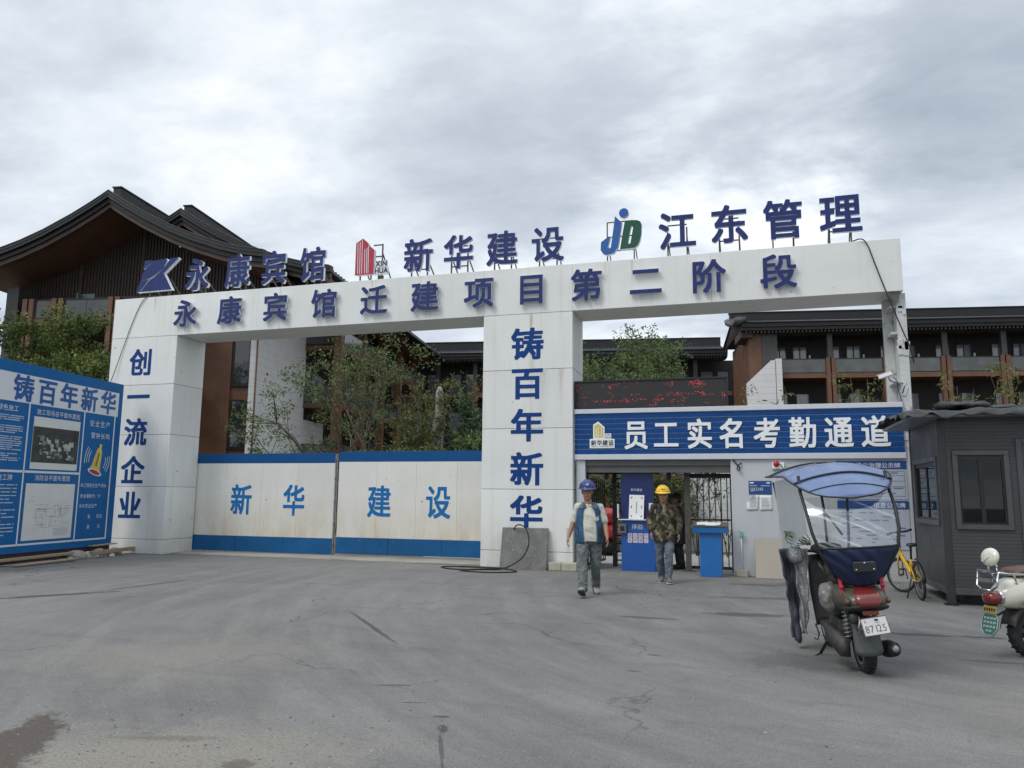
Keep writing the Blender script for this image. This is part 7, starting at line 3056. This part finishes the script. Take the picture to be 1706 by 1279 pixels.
def build_bike():
    t = thing('folding_bicycle', 'yellow folding bicycle with black wheels leaning on its kickstand beside the guard booth', 'bicycle', (2.60, 13.92, 0), RAD(4))
    t.rotation_euler = (0, RAD(-5), RAD(4))
    ye = mat('bike_yellow', (.58, .36, .008), .3, var=.08, vscale=5, coat=.5)

    def bw(name, c, R0, axis):
        ax = Vector(axis).normalized()
        mb = MB()
        mb.torus(c, R0 - .022, .022, axis, 48, 8)
        o = mb.build(name, M['rubber'], t)
        mb = MB()
        mb.torus(c, R0 - .05, .010, axis, 48, 6)
        c = Vector(c)
        mb.cyl(c - ax * .045, c + ax * .045, .018, seg=10)
        u = Vector((0, 0, 1)).cross(ax).normalized()
        w = ax.cross(u)
        for k in range(20):
            a = 2 * math.pi * k / 20
            d = u * math.cos(a) + w * math.sin(a)
            mb.tube([c + ax * (.03 if k % 2 else -.03), c + d * (R0 - .055)], .0016, 4)
        mb.build('rim', M['steel'], o)
        return o
    R0 = .295
    st = RAD(38)
    ax = (math.cos(st), math.sin(st), 0)
    bw('wheel', (0, 0, R0), R0, (1, 0, 0))
    bw('wheel', (0, 1.06, R0), R0, ax)
    mb = MB()
    mb.tube([(0, .94, .70), (0, .80, .60), (0, .55, .47), (0, .36, .36)], [.034, .034, .033, .032], 10, flat=1.25)
    mb.tube([(0, .90, .78), (0, .97, .60)], .024, 10)
    mb.tube([(0, .36, .36), (0, .27, .62)], .022, 10)
    for s in (-1, 1):
        mb.tube([(s * .03, .36, .32), (s * .055, 0, R0)], .011, 8)
        mb.tube([(s * .03, .28, .56), (s * .055, 0, R0)], .010, 8)
    mb.build('frame', ye, t)
    mb = MB()
    f = Vector((-math.sin(st), math.cos(st), 0))
    a = Vector(ax)
    for s in (-1, 1):
        mb.tube([Vector((0, .97, .62)) + a * s * .04, Vector((0, 1.02, .52)) + a * s * .055, Vector((0, 1.06, R0)) + a * s * .055], .013, 8)
    mb.build('fork', ye, t)
    mb = MB()
    mb.tube([(0, .96, .62), (0, .90, .80), (0, .86, 1.02)], .022, 10)
    mb.tube([(0, .36, .36), (0, .24, .70), (0, .20, .82)], .016, 10)
    h = Vector((0, .86, 1.03))
    mb.tube([h - a * .29 - f * .03 + Z * -.02, h - a * .12, h, h + a * .12, h + a * .29 - f * .03 + Z * .02], .013, 8)
    for s in (-1, 1):
        mb.tube([h + a * s * .18 - f * .01, h + a * s * .30 - f * .035 + Z * .02 * s], .019, 8)
        mb.tube([h + a * s * .16 + f * .04, h + a * s * .24 + f * .04], .006, 6)
    mb.tube([h + f * .03 - a * .15, h + f * .12 - Z * .1, Vector((0, .98, .8)), Vector((-.02, .9, .6))], .004, 5)
    mb.tube([h + f * .03 + a * .15, h + f * .14 - Z * .14, Vector((0, 1.0, .76)), Vector((.02, .85, .58))], .004, 5)
    mb.build('handlebar', M['black'], t)
    mb = MB()
    mb.loft([ell(0, y, z, rx, rz, 12, 2.2) for y, z, rx, rz in ((.06, .85, .07, .02), (.12, .86, .085, .03), (.22, .855, .06, .026), (.32, .855, .028, .02), (.36, .852, .012, .012))])
    mb.build('saddle', M['seat_black'], t)
    mb = MB()
    mb.cyl((.05, .36, .30), (.058, .36, .30), .085, seg=24)
    mb.bar((.075, .36, .30), (.075, .30, .15), .016)
    mb.bar((-.075, .36, .30), (-.075, .42, .45), .016)
    mb.obox((.12, .30, .145), (.09, .06, .02))
    mb.obox((-.12, .42, .455), (.09, .06, .02))
    mb.cyl((.055, 0, R0), (.065, 0, R0), .04, seg=16)
    mb.bar((.06, .36, .375), (.06, 0, R0 + .04), .006, .006)
    mb.bar((.06, .36, .225), (.06, 0, R0 - .04), .006, .006)
    mb.build('crankset', M['black'], t)
    mb = MB()
    pts = [(0, (R0 + .02) * math.sin(b), R0 + (R0 + .02) * math.cos(b)) for b in np.linspace(-1.5, .5, 10)]
    mb.loft([[(x, p[1], p[2]) for x in (-.03, 0, .03)] for p in pts], 0, True, False, False)
    o = mb.build('mudguard', M['black'], t)
    o.modifiers.new('thickness', 'SOLIDIFY').thickness = .004
    mb = MB()
    mb.tube([(-.03, .30, .33), (-.16, .22, .01)], .011, 8)
    mb.build('kickstand', M['black'], t)
    mb = MB()
    mb.obox((0, -.01, .64), (.05, .02, .03))
    mb.build('reflector', M['tail_red'], t)


build_bike()
# ------------------------------------------------------------------ people (face local -Y)
M['skin'] = mat('skin', (0.34, 0.185, 0.118), .5, var=.10, vscale=8)
M['skin_dark'] = mat('skin_dark', (0.17, 0.095, 0.065), .55, var=.1, vscale=8)
M['hair'] = mat('hair', (0.012, 0.011, 0.010), .5)
M['eye'] = mat('eye', (0.018, 0.014, 0.012), .2)
M['lip'] = mat('lip', (0.22, 0.09, 0.07), .5)


def ering(c, rx, ry, n=18, p=2.3, tilt=0.0):
    r = []
    for k in range(n):
        a = 2 * math.pi * k / n
        ca, sa = math.cos(a), math.sin(a)
        r.append((c[0] + rx * math.copysign(abs(ca) ** (2 / p), ca), c[1] + ry * math.copysign(abs(sa) ** (2 / p), sa), c[2] + tilt * sa))
    return r


def limb(mb, pts, rads, seg=12, flat=1.0):
    """tapering limb with rounded joints through the given points"""
    P, R_ = [], []
    for (a, b), (ra, rb) in zip(zip(pts[:-1], pts[1:]), zip(rads[:-1], rads[1:])):
        a, b = Vector(a), Vector(b)
        for k in range(4):
            P.append(a.lerp(b, k / 4))
            R_.append(ra + (rb - ra) * k / 4)
    P.append(Vector(pts[-1]))
    R_.append(rads[-1])
    mb.tube(P, R_, seg, 0, True, flat=flat)
    for p, r in zip(pts, rads):
        mb.sphere(p, r * .98, 12, 8)


def hand(mb, wrist, d, side, palm_in, s=1.0):
    """hand hanging along d, side = +1 for the person's left; slightly curled fingers, thumb forward"""
    w = Vector(wrist)
    d = Vector(d).normalized()
    fwd = Vector((0, -1, 0))
    fwd = (fwd - d * fwd.dot(d)).normalized()
    inn = Vector(palm_in)
    inn = (inn - d * inn.dot(d) - fwd * inn.dot(fwd)).normalized()
    pc = w + d * .052 * s
    Mx = Matrix((fwd, inn, d)).transposed().to_4x4()
    Mx.translation = pc
    mb.sphere((0, 0, 0), (.041 * s, .017 * s, .055 * s), 14, 10, 0, Mx)
    for k, (o, L) in enumerate(((.029, .070), (.010, .078), (-.010, .073), (-.028, .058))):
        b = pc + fwd * o * s + d * .040 * s
        p1 = b + d * L * .45 * s + inn * .008 * s + fwd * o * .12
        p2 = p1 + d * L * .30 * s + inn * .018 * s
        p3 = p2 + d * L * .18 * s + inn * .020 * s
        mb.tube([b, p1, p2, p3], [.0095 * s, .0092 * s, .0085 * s, .0068 * s], 8)
        mb.sphere(p3, .0068 * s, 8, 6)
    b = pc + fwd * .030 * s - d * .020 * s + inn * .006
    p1 = b + fwd * .024 * s + d * .028 * s + inn * .010
    p2 = p1 + fwd * .006 * s + d * .030 * s + inn * .012
    mb.tube([b, p1, p2], [.013 * s, .0105 * s, .0085 * s], 8)
    mb.sphere(p2, .0085 * s, 8, 6)


def person(name, label, loc, rotz, J, opt):
    t = thing(name, label, 'person', loc, rotz, 'people at the entrance')
    sk = opt.get('skin', M['skin'])
    hz = J['head']              # centre of the head
    hx, hy, hzz = hz
    yaw = Matrix.Translation(hz) @ Matrix.Rotation(opt.get('yaw', 0), 4, 'Z') @ Matrix.Rotation(opt.get('nod', 0), 4, 'X') @ Matrix.Diagonal((1.12, 1.10, 1.13, 1))

    def H(x, y, z):
        return tuple(yaw @ Vector((x, y, z)))
    fat = opt.get('fat', 1.0)
    # one continuous body
    mb = MB()
    px, py, pz = J['pelvis']
    cx, cy, cz = J['chest']
    nx, ny, nz_ = J['neck']
    rings = [ering((px, py, pz - .10), .10, .09), ering((px, py, pz), .155 * fat, .105 * fat), ering((px * .6 + cx * .4, py * .6 + cy * .4, pz + .16), .140 * fat, .10 * fat), ering((cx, cy, cz), .160, .105), ering((cx, cy + .005, cz + .10), .155, .085), ering((nx, ny + .01, nz_ - .02), .075, .065), ering((nx, ny, nz_ + .03), .056, .058)]
    mb.loft(rings)
    mb.tube([(nx, ny + .005, nz_ - .03), H(0, .015, -.07)], [.064, .062], 14)
    mb.sphere((0, .012, .030), (.076, .094, .092), 20, 14, 0, yaw)
    mb.sphere((0, -.020, -.045), (.062, .070, .072), 18, 12, 0, yaw)
    mb.sphere((0, -.052, -.098), (.030, .028, .024), 12, 8, 0, yaw)
    for s in (-1, 1):
        mb.sphere((s * .034, -.058, -.028), (.027, .026, .026), 12, 8, 0, yaw)      # cheek
        mb.sphere((s * .030, -.074, .018), (.026, .014, .010), 10, 8, 0, yaw)       # brow
        mb.sphere((s * .077, .012, -.010), (.012, .024, .034), 10, 8, 0, yaw)       # ear
    mb.tube([H(0, -.078, .012), H(0, -.096, -.022), H(0, -.092, -.036)], [.009, .014, .013], 10)
    mb.sphere((0, -.082, -.066), (.026, .012, .011), 10, 8, 0, yaw)
    for s, k in ((-1, 'R'), (1, 'L')):
        sh, el, wr = J['sh' + k], J['el' + k], J['wr' + k]
        limb(mb, [sh, el], [.058, .045])
        limb(mb, [el, tuple(Vector(el).lerp(Vector(wr), .35)), wr], [.044, .043, .028])
        d = (Vector(wr) - Vector(el)).normalized()
        d = (d + Vector((0, 0, -.35))).normalized()
        hand(mb, wr, d, s, (-s, .25, 0))
        hp, kn, an = J['hp' + k], J['kn' + k], J['an' + k]
        limb(mb, [hp, kn, an], [.085, .056, .038])
    remesh(mb, 'body', sk, t, .0085, 1)
    # face details
    mb = MB()
    for s in (-1, 1):
        mb.sphere((s * .030, -.0805, -.002), (.010, .005, .0034), 10, 6, 0, yaw)
    mb.build('eye', M['eye'], t)
    mb = MB()
    for s in (-1, 1):
        mb.tube([H(s * .014, -.090, .020), H(s * .032, -.088, .026), H(s * .050, -.075, .020)], [.0025, .003, .002], 6)
    mb.build('eyebrow', M['hair'], t)
    mb = MB()
    mb.tube([H(-.022, -.088, -.066), H(0, -.096, -.064), H(.022, -.088, -.066)], [.003, .0055, .003], 8)
    mb.build('mouth', M['lip'], t)
    mb = MB()
    mb.sphere((0, .022, .030), (.082, .098, .092), 18, 12, 0, yaw, -.25, 1.0)
    mb.sphere((0, .055, -.02), (.072, .060, .07), 14, 10, 0, yaw)
    remesh(mb, 'hair', M['hair'], t, .012, 1, lambda c, n: .004 * noise.noise(c * 60))
    # trousers
    wr_ = opt.get('wrinkle', .010)

    def crease(c, n):
        q = Vector((c.x * 9 + c.z * 4, c.y * 8, c.z * 10 - c.x * 6))
        return wr_ * (noise.noise(q) + .6 * noise.noise(q * 2.3) + .25 * noise.noise(q * 5))
    mb = MB()
    mb.loft([ering((px, py, pz - .13), .11, .10), ering((px, py + .012, pz - .04), .178 * fat, .130 * fat), ering((px, py, pz + .05), .170 * fat, .125 * fat), ering((px, py, pz + .10), .160 * fat, .118 * fat)])
    w = opt.get('leg', 1.0)
    for k in 'RL':
        hp, kn, an = Vector(J['hp' + k]), Vector(J['kn' + k]), Vector(J['an' + k])
        limb(mb, [tuple(hp), tuple(hp.lerp(kn, .5)), tuple(kn), tuple(kn.lerp(an, .55)), tuple(an + Vector((0, 0, .0)))], [.102 * w, .092 * w, .076 * w, .072 * w, .066 * w], 14)
    tr = remesh(mb, 'trousers', opt['trousers'], t, .0105, 2, crease)
    # shoes
    for k, s in (('R', -1), ('L', 1)):
        an, pitch, turn = Vector(J['an' + k]), J.get('pitch' + k, 0), J.get('turn' + k, 0)
        Ms = Matrix.Translation(an) @ Matrix.Rotation(turn, 4, 'Z') @ Matrix.Rotation(pitch, 4, 'X')
        mb = MB()
        prof_ = [(.065, .026, .045, -.04), (.05, .036, .075, -.032), (.0, .040, .085, -.03), (-.06, .045, .055, -.045), (-.12, .048, .035, -.055), (-.165, .042, .024, -.060), (-.195, .018, .014, -.065)]
        rings = []
        for y, rx, hgt, zc in prof_:
            rg = []
            for q in range(14):
                a = 2 * math.pi * q / 14
                ca, sa = math.cos(a), math.sin(a)
                z = -.072 + max(0.004, (sa * .5 + .5) * (hgt + .03)) if True else 0
                rg.append(Ms @ Vector((rx * math.copysign(abs(ca) ** .75, ca), y, z)))
            rings.append(rg)
        mb.loft(rings)
        sh = mb.build('shoe', opt['shoe'], t)
        mb = MB()
        rings = []
        for z in (-.092, -.078, -.066):
            rings.append([Ms @ Vector((x * 1.06, y, z + (.012 if y < -.15 and z < -.08 else 0))) for x, y in ((-.03, .072), (.03, .072), (.043, .02), (.047, -.06), (.052, -.12), (.044, -.17), (.018, -.205), (-.018, -.205), (-.044, -.17), (-.052, -.12), (-.047, -.06), (-.043, .02))])
        mb.loft(rings, 0, False)
        mb.build('sole', opt['sole'], sh)
    # upper clothing
    j = opt['top']
    loose = j.get('loose', .02)

    def crease2(c, n):
        q = Vector((c.x * 8, c.y * 8, c.z * 9 + c.x * 3))
        return j.get('wr', .008) * (noise.noise(q) + .6 * noise.noise(q * 2.1) + .2 * noise.noise(q * 6))
    mb = MB()
    hem = J['hem']
    mx = Vector((px, py, pz)).lerp(Vector((cx, cy, cz)), .45)
    a = loose
    mb.loft([ering((px, py, hem), .172 * fat + a, .128 * fat + a), ering((px, py, hem + .05), .172 * fat + a, .130 * fat + a), ering((mx.x, mx.y - .012 * (fat > 1.02), mx.z), .160 * fat + a, .120 * fat + a), ering((cx, cy, cz), .172 + a, .118 + a * .8), ering((cx, cy + .004, cz + .08), .178 + a * .6, .104 + a * .5), ering((cx, cy + .008, cz + .125), .140, .082), ering((nx, ny + .008, nz_ - .015), .084, .074)])
    for k in 'RL':
        sh, el, wr = Vector(J['sh' + k]), Vector(J['el' + k]), Vector(J['wr' + k])
        inner = sh.lerp(Vector((cx, cy, sh.z)), .35)
        if j['sleeve'] == 'short':
            e2 = sh.lerp(el, .82)
            limb(mb, [tuple(inner), tuple(sh), tuple(sh.lerp(el, .5)), tuple(e2)], [.058, .064, .066, .070], 14)
        else:
            e2 = el.lerp(wr, .93)
            limb(mb, [tuple(inner), tuple(sh), tuple(sh.lerp(el, .55)), tuple(el), tuple(el.lerp(wr, .5)), tuple(e2)], [.066, .072, .072, .068, .062, .052], 14)
    remesh(mb, j['name'], j['mat'], t, .0105, 2, crease2)
    if 'collar' in j:
        mb = MB()
        for s in (-1, 1):
            mb.add([(nx + s * .070, ny + .02, nz_ + .035), (nx + s * .095, ny - .03, nz_ - .005), (nx + s * .055, ny - .110, nz_ - .070), (nx + s * .018, ny - .092, nz_ - .035), (nx + s * .045, ny - .055, nz_ + .02)], [(0, 1, 2, 3, 4), (4, 3, 2, 1, 0)])
        o = mb.build('collar', j['mat'], t)
        mb = MB()
        mb.add([(nx - .04, ny - .078, nz_ - .01), (nx + .04, ny - .078, nz_ - .01), (nx + .012, ny - .125, nz_ - .12), (nx - .012, ny - .125, nz_ - .12)], [(0, 1, 2, 3), (3, 2, 1, 0)])
        mb.build('undershirt', j['collar'], t)
        mb = MB()
        for q in range(5):
            mb.sphere((cx + .006, cy - .118 - a * .9 - .008 * math.sin(q), cz + .03 - q * .10), (.007, .004, .007), 8, 6)
        mb.build('button', M['brownblack'], t)
    if 'vest' in opt:
        v = opt['vest']
        mb = MB()
        lv = [(hem - .035, .190 * fat + a, .147 * fat + a), (hem + .12, .190 * fat + a, .150 * fat + a), (mx.z + .04, .180 * fat + a, .138 * fat + a), (cz - .02, .190 + a, .136 + a), (cz + .06, .196 + a * .8, .126 + a * .7), (cz + .125, .168, .110)]
        for s in (-1, 1):
            def front(u, w_):
                k = w_ * (len(lv) - 1)
                i0 = min(int(k), len(lv) - 2)
                f = k - i0
                z, rx, ry = [lv[i0][q] + (lv[i0 + 1][q] - lv[i0][q]) * f for q in range(3)]
                a0 = -math.pi / 2 + s * RAD(20 + 16 * (1 - w_) * (s > 0) + 6 * math.sin(w_ * 3))
                a1 = math.pi / 2
                ang = a0 + (a1 - a0 if s > 0 else -(math.pi + (math.pi / 2 + a0) * 1.0) if False else (a1 - a0) if s > 0 else (-3 * math.pi / 2 - a0)) * u
                cxx = px + (cx - px) * w_
                cyy = py + (cy - py) * w_
                rr = 1 + .03 * noise.noise(Vector((ang * 2, z * 9, s)))
                return (cxx + rx * rr * math.cos(ang), cyy + ry * rr * math.sin(ang), z)
            grid_panel(mb, front, 22, 18)
        vs = mb.build('vest', v['mat'], t)
        vs.modifiers.new('thickness', 'SOLIDIFY').thickness = .006
        mb = MB()
        for s in (-1, 1):
            q0, q1 = (cx + s * .085, cy - .105, cz + .10), (nx + s * .080, ny + .02, nz_ + .006)
            P = [Vector(q0), Vector((cx + s * .10, cy - .07, cz + .145)), Vector(q1), Vector((cx + s * .085, cy + .09, cz + .09))]
            mb.loft([[p + Vector((-.045 * s, 0, .012)), p + Vector((.055 * s, 0, -.010)), p + Vector((.055 * s, 0, -.002)), p + Vector((-.045 * s, 0, .020))] for p in P], 0, True)
        mb.build('vest_shoulder', v['mat2'], t)
        mb = MB()
        for s in (-1, 1):
            for z in (mx.z - .02, mx.z + .16):
                for q in range(1):
                    pass
        # piping and pockets
        for s in (-1, 1):
            mb = MB()
            ang = -math.pi / 2 + s * RAD(58)
            rx, ry = .192 * fat + a + .012, .148 * fat + a + .012
            pts = []
            for dz in (0, .16):
                for da in (-.26, .26):
                    pts.append((px + rx * math.cos(ang + da), py + ry * math.sin(ang + da), hem + .07 + dz))
            mb.add([pts[0], pts[1], pts[3], pts[2]], [(0, 1, 2, 3), (3, 2, 1, 0)])
            mb.build('vest_pocket', v['mat2'], vs)
    # helmet or cap
    hm = opt.get('helmet')
    if hm:
        mb = MB()
        rings = []
        for k in range(9):
            ph = k / 8 * math.pi / 2
            rings.append([yaw @ Vector((.122 * math.cos(ph * .98) * math.cos(q) * (1 - .05 * abs(math.sin(q))), .012 + .145 * math.cos(ph * .98) * math.sin(q), .052 + .118 * math.sin(ph))) for q in [2 * math.pi * z / 28 for z in range(28)]])
        mb.loft(rings)
        rings = []
        for rr, zz in ((1.0, .060), (1.03, .052), (1.10, .046), (1.10, .042), (1.0, .044)):
            rings.append([yaw @ Vector((.122 * rr * math.cos(q), .012 + (.145 * rr + (.040 * max(0, -math.sin(q)) ** 2 if rr > 1.05 else 0)) * math.sin(q), zz - (.012 * max(0, -math.sin(q)) if rr > 1.05 else 0))) for q in [2 * math.pi * z / 28 for z in range(28)]])
        mb.loft(rings, 0, True, True, False)
        for dx in (-.035, 0, .035):
            mb.tube([yaw @ Vector((dx, .012 + .143 * math.cos(q), .056 + .119 * math.sin(q) * (1 - (dx / .14) ** 2))) for q in np.linspace(.35, 2.75, 12)], .009, 6)
        h = mb.build('helmet', hm, t)
        mb = MB()
        for dx, dz in ((0, .0), (-.014, -.008), (.014, -.008), (0, -.012)):
            mb.obox(yaw @ Vector((dx, -.128 + abs(dx) * .2, .112 + dz)), (.014, .006, .010), yaw.to_3x3() @ Matrix.Rotation(-.5, 3, 'X'))
        mb.build('emblem', opt['emblem'], h)
        mb = MB()
        for s in (-1, 1):
            mb.tube([yaw @ Vector((s * .085, -.01, .05)), yaw @ Vector((s * .080, -.022, -.04)), yaw @ Vector((s * .045, -.045, -.105)), yaw @ Vector((0, -.05, -.128))], .0022, 6)
        mb.build('chin_strap', M['brownblack'], h)
    if opt.get('cap'):
        mb = MB()
        mb.sphere((0, .012, .035), (.092, .108, .105), 20, 10, 0, yaw, 0, 1)
        mb.box(-.07, .07, -.20, -.08, .045, .055, 0, yaw)
        mb.build('cap', opt['cap'], t, bevel=.006)
    return t


def camo():
    m = mat('camouflage', (.05, .045, .025), .8, var=.1)
    nt = m.node_tree
    N, L = nt.nodes.new, nt.links.new
    b = nt.nodes['Principled BSDF']
    tc = N('ShaderNodeTexCoord')
    prev = None
    for i, (sc_, col, off) in enumerate(((8, (.10, .088, .042), 0), (9, (.19, .165, .095), 5), (10, (.026, .036, .014), 11), (11, (.010, .009, .008), 17))):
        mp = N('ShaderNodeMapping')
        mp.inputs['Location'].default_value = (off, off * .7, off * .3)
        mp.inputs['Scale'].default_value = (1, 1, .75)
        L(tc.outputs['Object'], mp.inputs[0])
        n = N('ShaderNodeTexNoise')
        n.inputs['Scale'].default_value = sc_
        n.inputs['Detail'].default_value = 3
        L(mp.outputs[0], n.inputs['Vector'])
        g = N('ShaderNodeMath')
        g.operation = 'GREATER_THAN'
        L(n.outputs['Fac'], g.inputs[0])
        g.inputs[1].default_value = (.52, .565, .55, .555)[i]
        mx = N('ShaderNodeMix')
        mx.data_type = 'RGBA'
        L(g.outputs[0], mx.inputs['Factor'])
        if prev is None:
            mx.inputs['A'].default_value = (.060, .030, .022, 1)
        else:
            L(prev, mx.inputs['A'])
        mx.inputs['B'].default_value = (*col, 1)
        prev = mx.outputs['Result']
    L(prev, b.inputs['Base Color'])
    return m


def build_people():
    jeans1 = mat('jeans_grey', (.115, .130, .130), .85, var=.35, vscale=5, streak=.3, streak_col=(.28, .30, .29), bump=.4, bscale=30)
    jeans2 = mat('jeans_blue', (.10, .122, .145), .85, var=.30, vscale=5, streak=.25, streak_col=(.24, .27, .30), bump=.4, bscale=30)
    tee = mat('tee_cream', (.58, .56, .49), .85, var=.05, vscale=6, bump=.3, bscale=25)
    vest = mat('vest_blue', (.020, .075, .155), .75, var=.55, vscale=9, streak=.3, streak_col=(.12, .15, .17), bump=.3, bscale=20)
    vest2 = mat('vest_grey', (.075, .115, .145), .6, var=.2, vscale=8)
    sneaker = mat('sneaker', (.32, .32, .28), .7, var=.25, vscale=20)
    sole = mat('sole', (.06, .06, .058), .8, var=.3, vscale=20)
    sole2 = mat('sole_pale', (.42, .41, .37), .8, var=.2, vscale=20)
    blueh = mat('helmet_blue', (.012, .024, .16), .3, var=.05, coat=.5)
    yelh = mat('helmet_yellow', (.80, .50, .01), .25, var=.05, coat=.5)
    J1 = dict(pelvis=(0, .02, .93), chest=(.0, -.01, 1.29), neck=(-.012, -.015, 1.475), head=(-.025, -.045, 1.665), hem=.86,
              shR=(-.182, 0, 1.415), elR=(-.268, .05, 1.155), wrR=(-.335, -.03, .93), shL=(.182, 0, 1.415), elL=(.250, .03, 1.15), wrL=(.295, -.10, .93),
              hpR=(-.095, .01, .90), knR=(-.105, -.17, .50), anR=(-.085, -.32, .13), hpL=(.095, .02, .90), knL=(.10, .05, .49), anL=(.085, .30, .115), pitchR=RAD(-22), pitchL=RAD(14), turnR=RAD(-8), turnL=RAD(12))
    person('person', 'man walking forward in a blue helmet and open blue vest over a pale tee shirt', (-2.50, 12.62, 0), RAD(8), J1,
           dict(fat=1.12, leg=1.06, trousers=jeans1, wrinkle=.020, shoe=sneaker, sole=sole, helmet=blueh, emblem=M['letter_side'], yaw=RAD(4), nod=RAD(3),
                top=dict(name='shirt', mat=tee, sleeve='short', loose=.012, wr=.011), vest=dict(mat=vest, mat2=vest2)))
    J2 = dict(pelvis=(0, .0, .91), chest=(.005, -.01, 1.26), neck=(0, -.01, 1.45), head=(-.01, -.04, 1.618), hem=.76,
              shR=(-.180, 0, 1.385), elR=(-.262, .06, 1.13), wrR=(-.245, -.10, .93), shL=(.180, 0, 1.385), elL=(.285, .06, 1.13), wrL=(.275, -.08, .90),
              hpR=(-.09, 0, .88), knR=(-.085, .01, .48), anR=(-.05, .16, .10), hpL=(.09, 0, .88), knL=(.085, -.15, .48), anL=(.065, -.16, .095), pitchR=RAD(8), pitchL=0, turnR=RAD(-6), turnL=RAD(8))
    person('person', 'man in a yellow helmet and camouflage jacket walking out of the doorway', (-1.53, 14.95, 0), RAD(7), J2,
           dict(fat=1.0, leg=1.0, trousers=jeans2, wrinkle=.018, shoe=mat('shoe_grey', (.12, .12, .115), .7, var=.3, vscale=20), sole=sole2, helmet=yelh, emblem=mat('emblem_brown', (.35, .16, .02), .5), yaw=RAD(-4), nod=RAD(2),
                top=dict(name='jacket', mat=camo(), sleeve='long', loose=.035, wr=.018, collar=mat('undershirt', (.33, .29, .23), .85, var=.1))))
    blk = mat('black_cloth', (.010, .010, .011), .8, var=.3, vscale=9)
    J3 = dict(pelvis=(0, .0, .88), chest=(0, .0, 1.20), neck=(0, -.01, 1.38), head=(0, -.04, 1.53), hem=.55,
              shR=(-.18, 0, 1.325), elR=(-.225, .04, 1.08), wrR=(-.20, -.10, .90), shL=(.18, 0, 1.325), elL=(.225, .04, 1.08), wrL=(.20, -.08, .88),
              hpR=(-.085, 0, .85), knR=(-.085, -.03, .46), anR=(-.08, .02, .10), hpL=(.085, 0, .85), knL=(.085, 0, .46), anL=(.08, .06, .095))
    person('person', 'dark silhouetted person in black clothes and a cap standing sideways behind the turnstile', (-1.50, 17.78, 0), RAD(-80), J3,
           dict(fat=1.05, leg=1.1, skin=M['skin_dark'], trousers=blk, shoe=blk, sole=blk, cap=blk, top=dict(name='coat', mat=blk, sleeve='long', loose=.05, wr=.01)))


build_people()
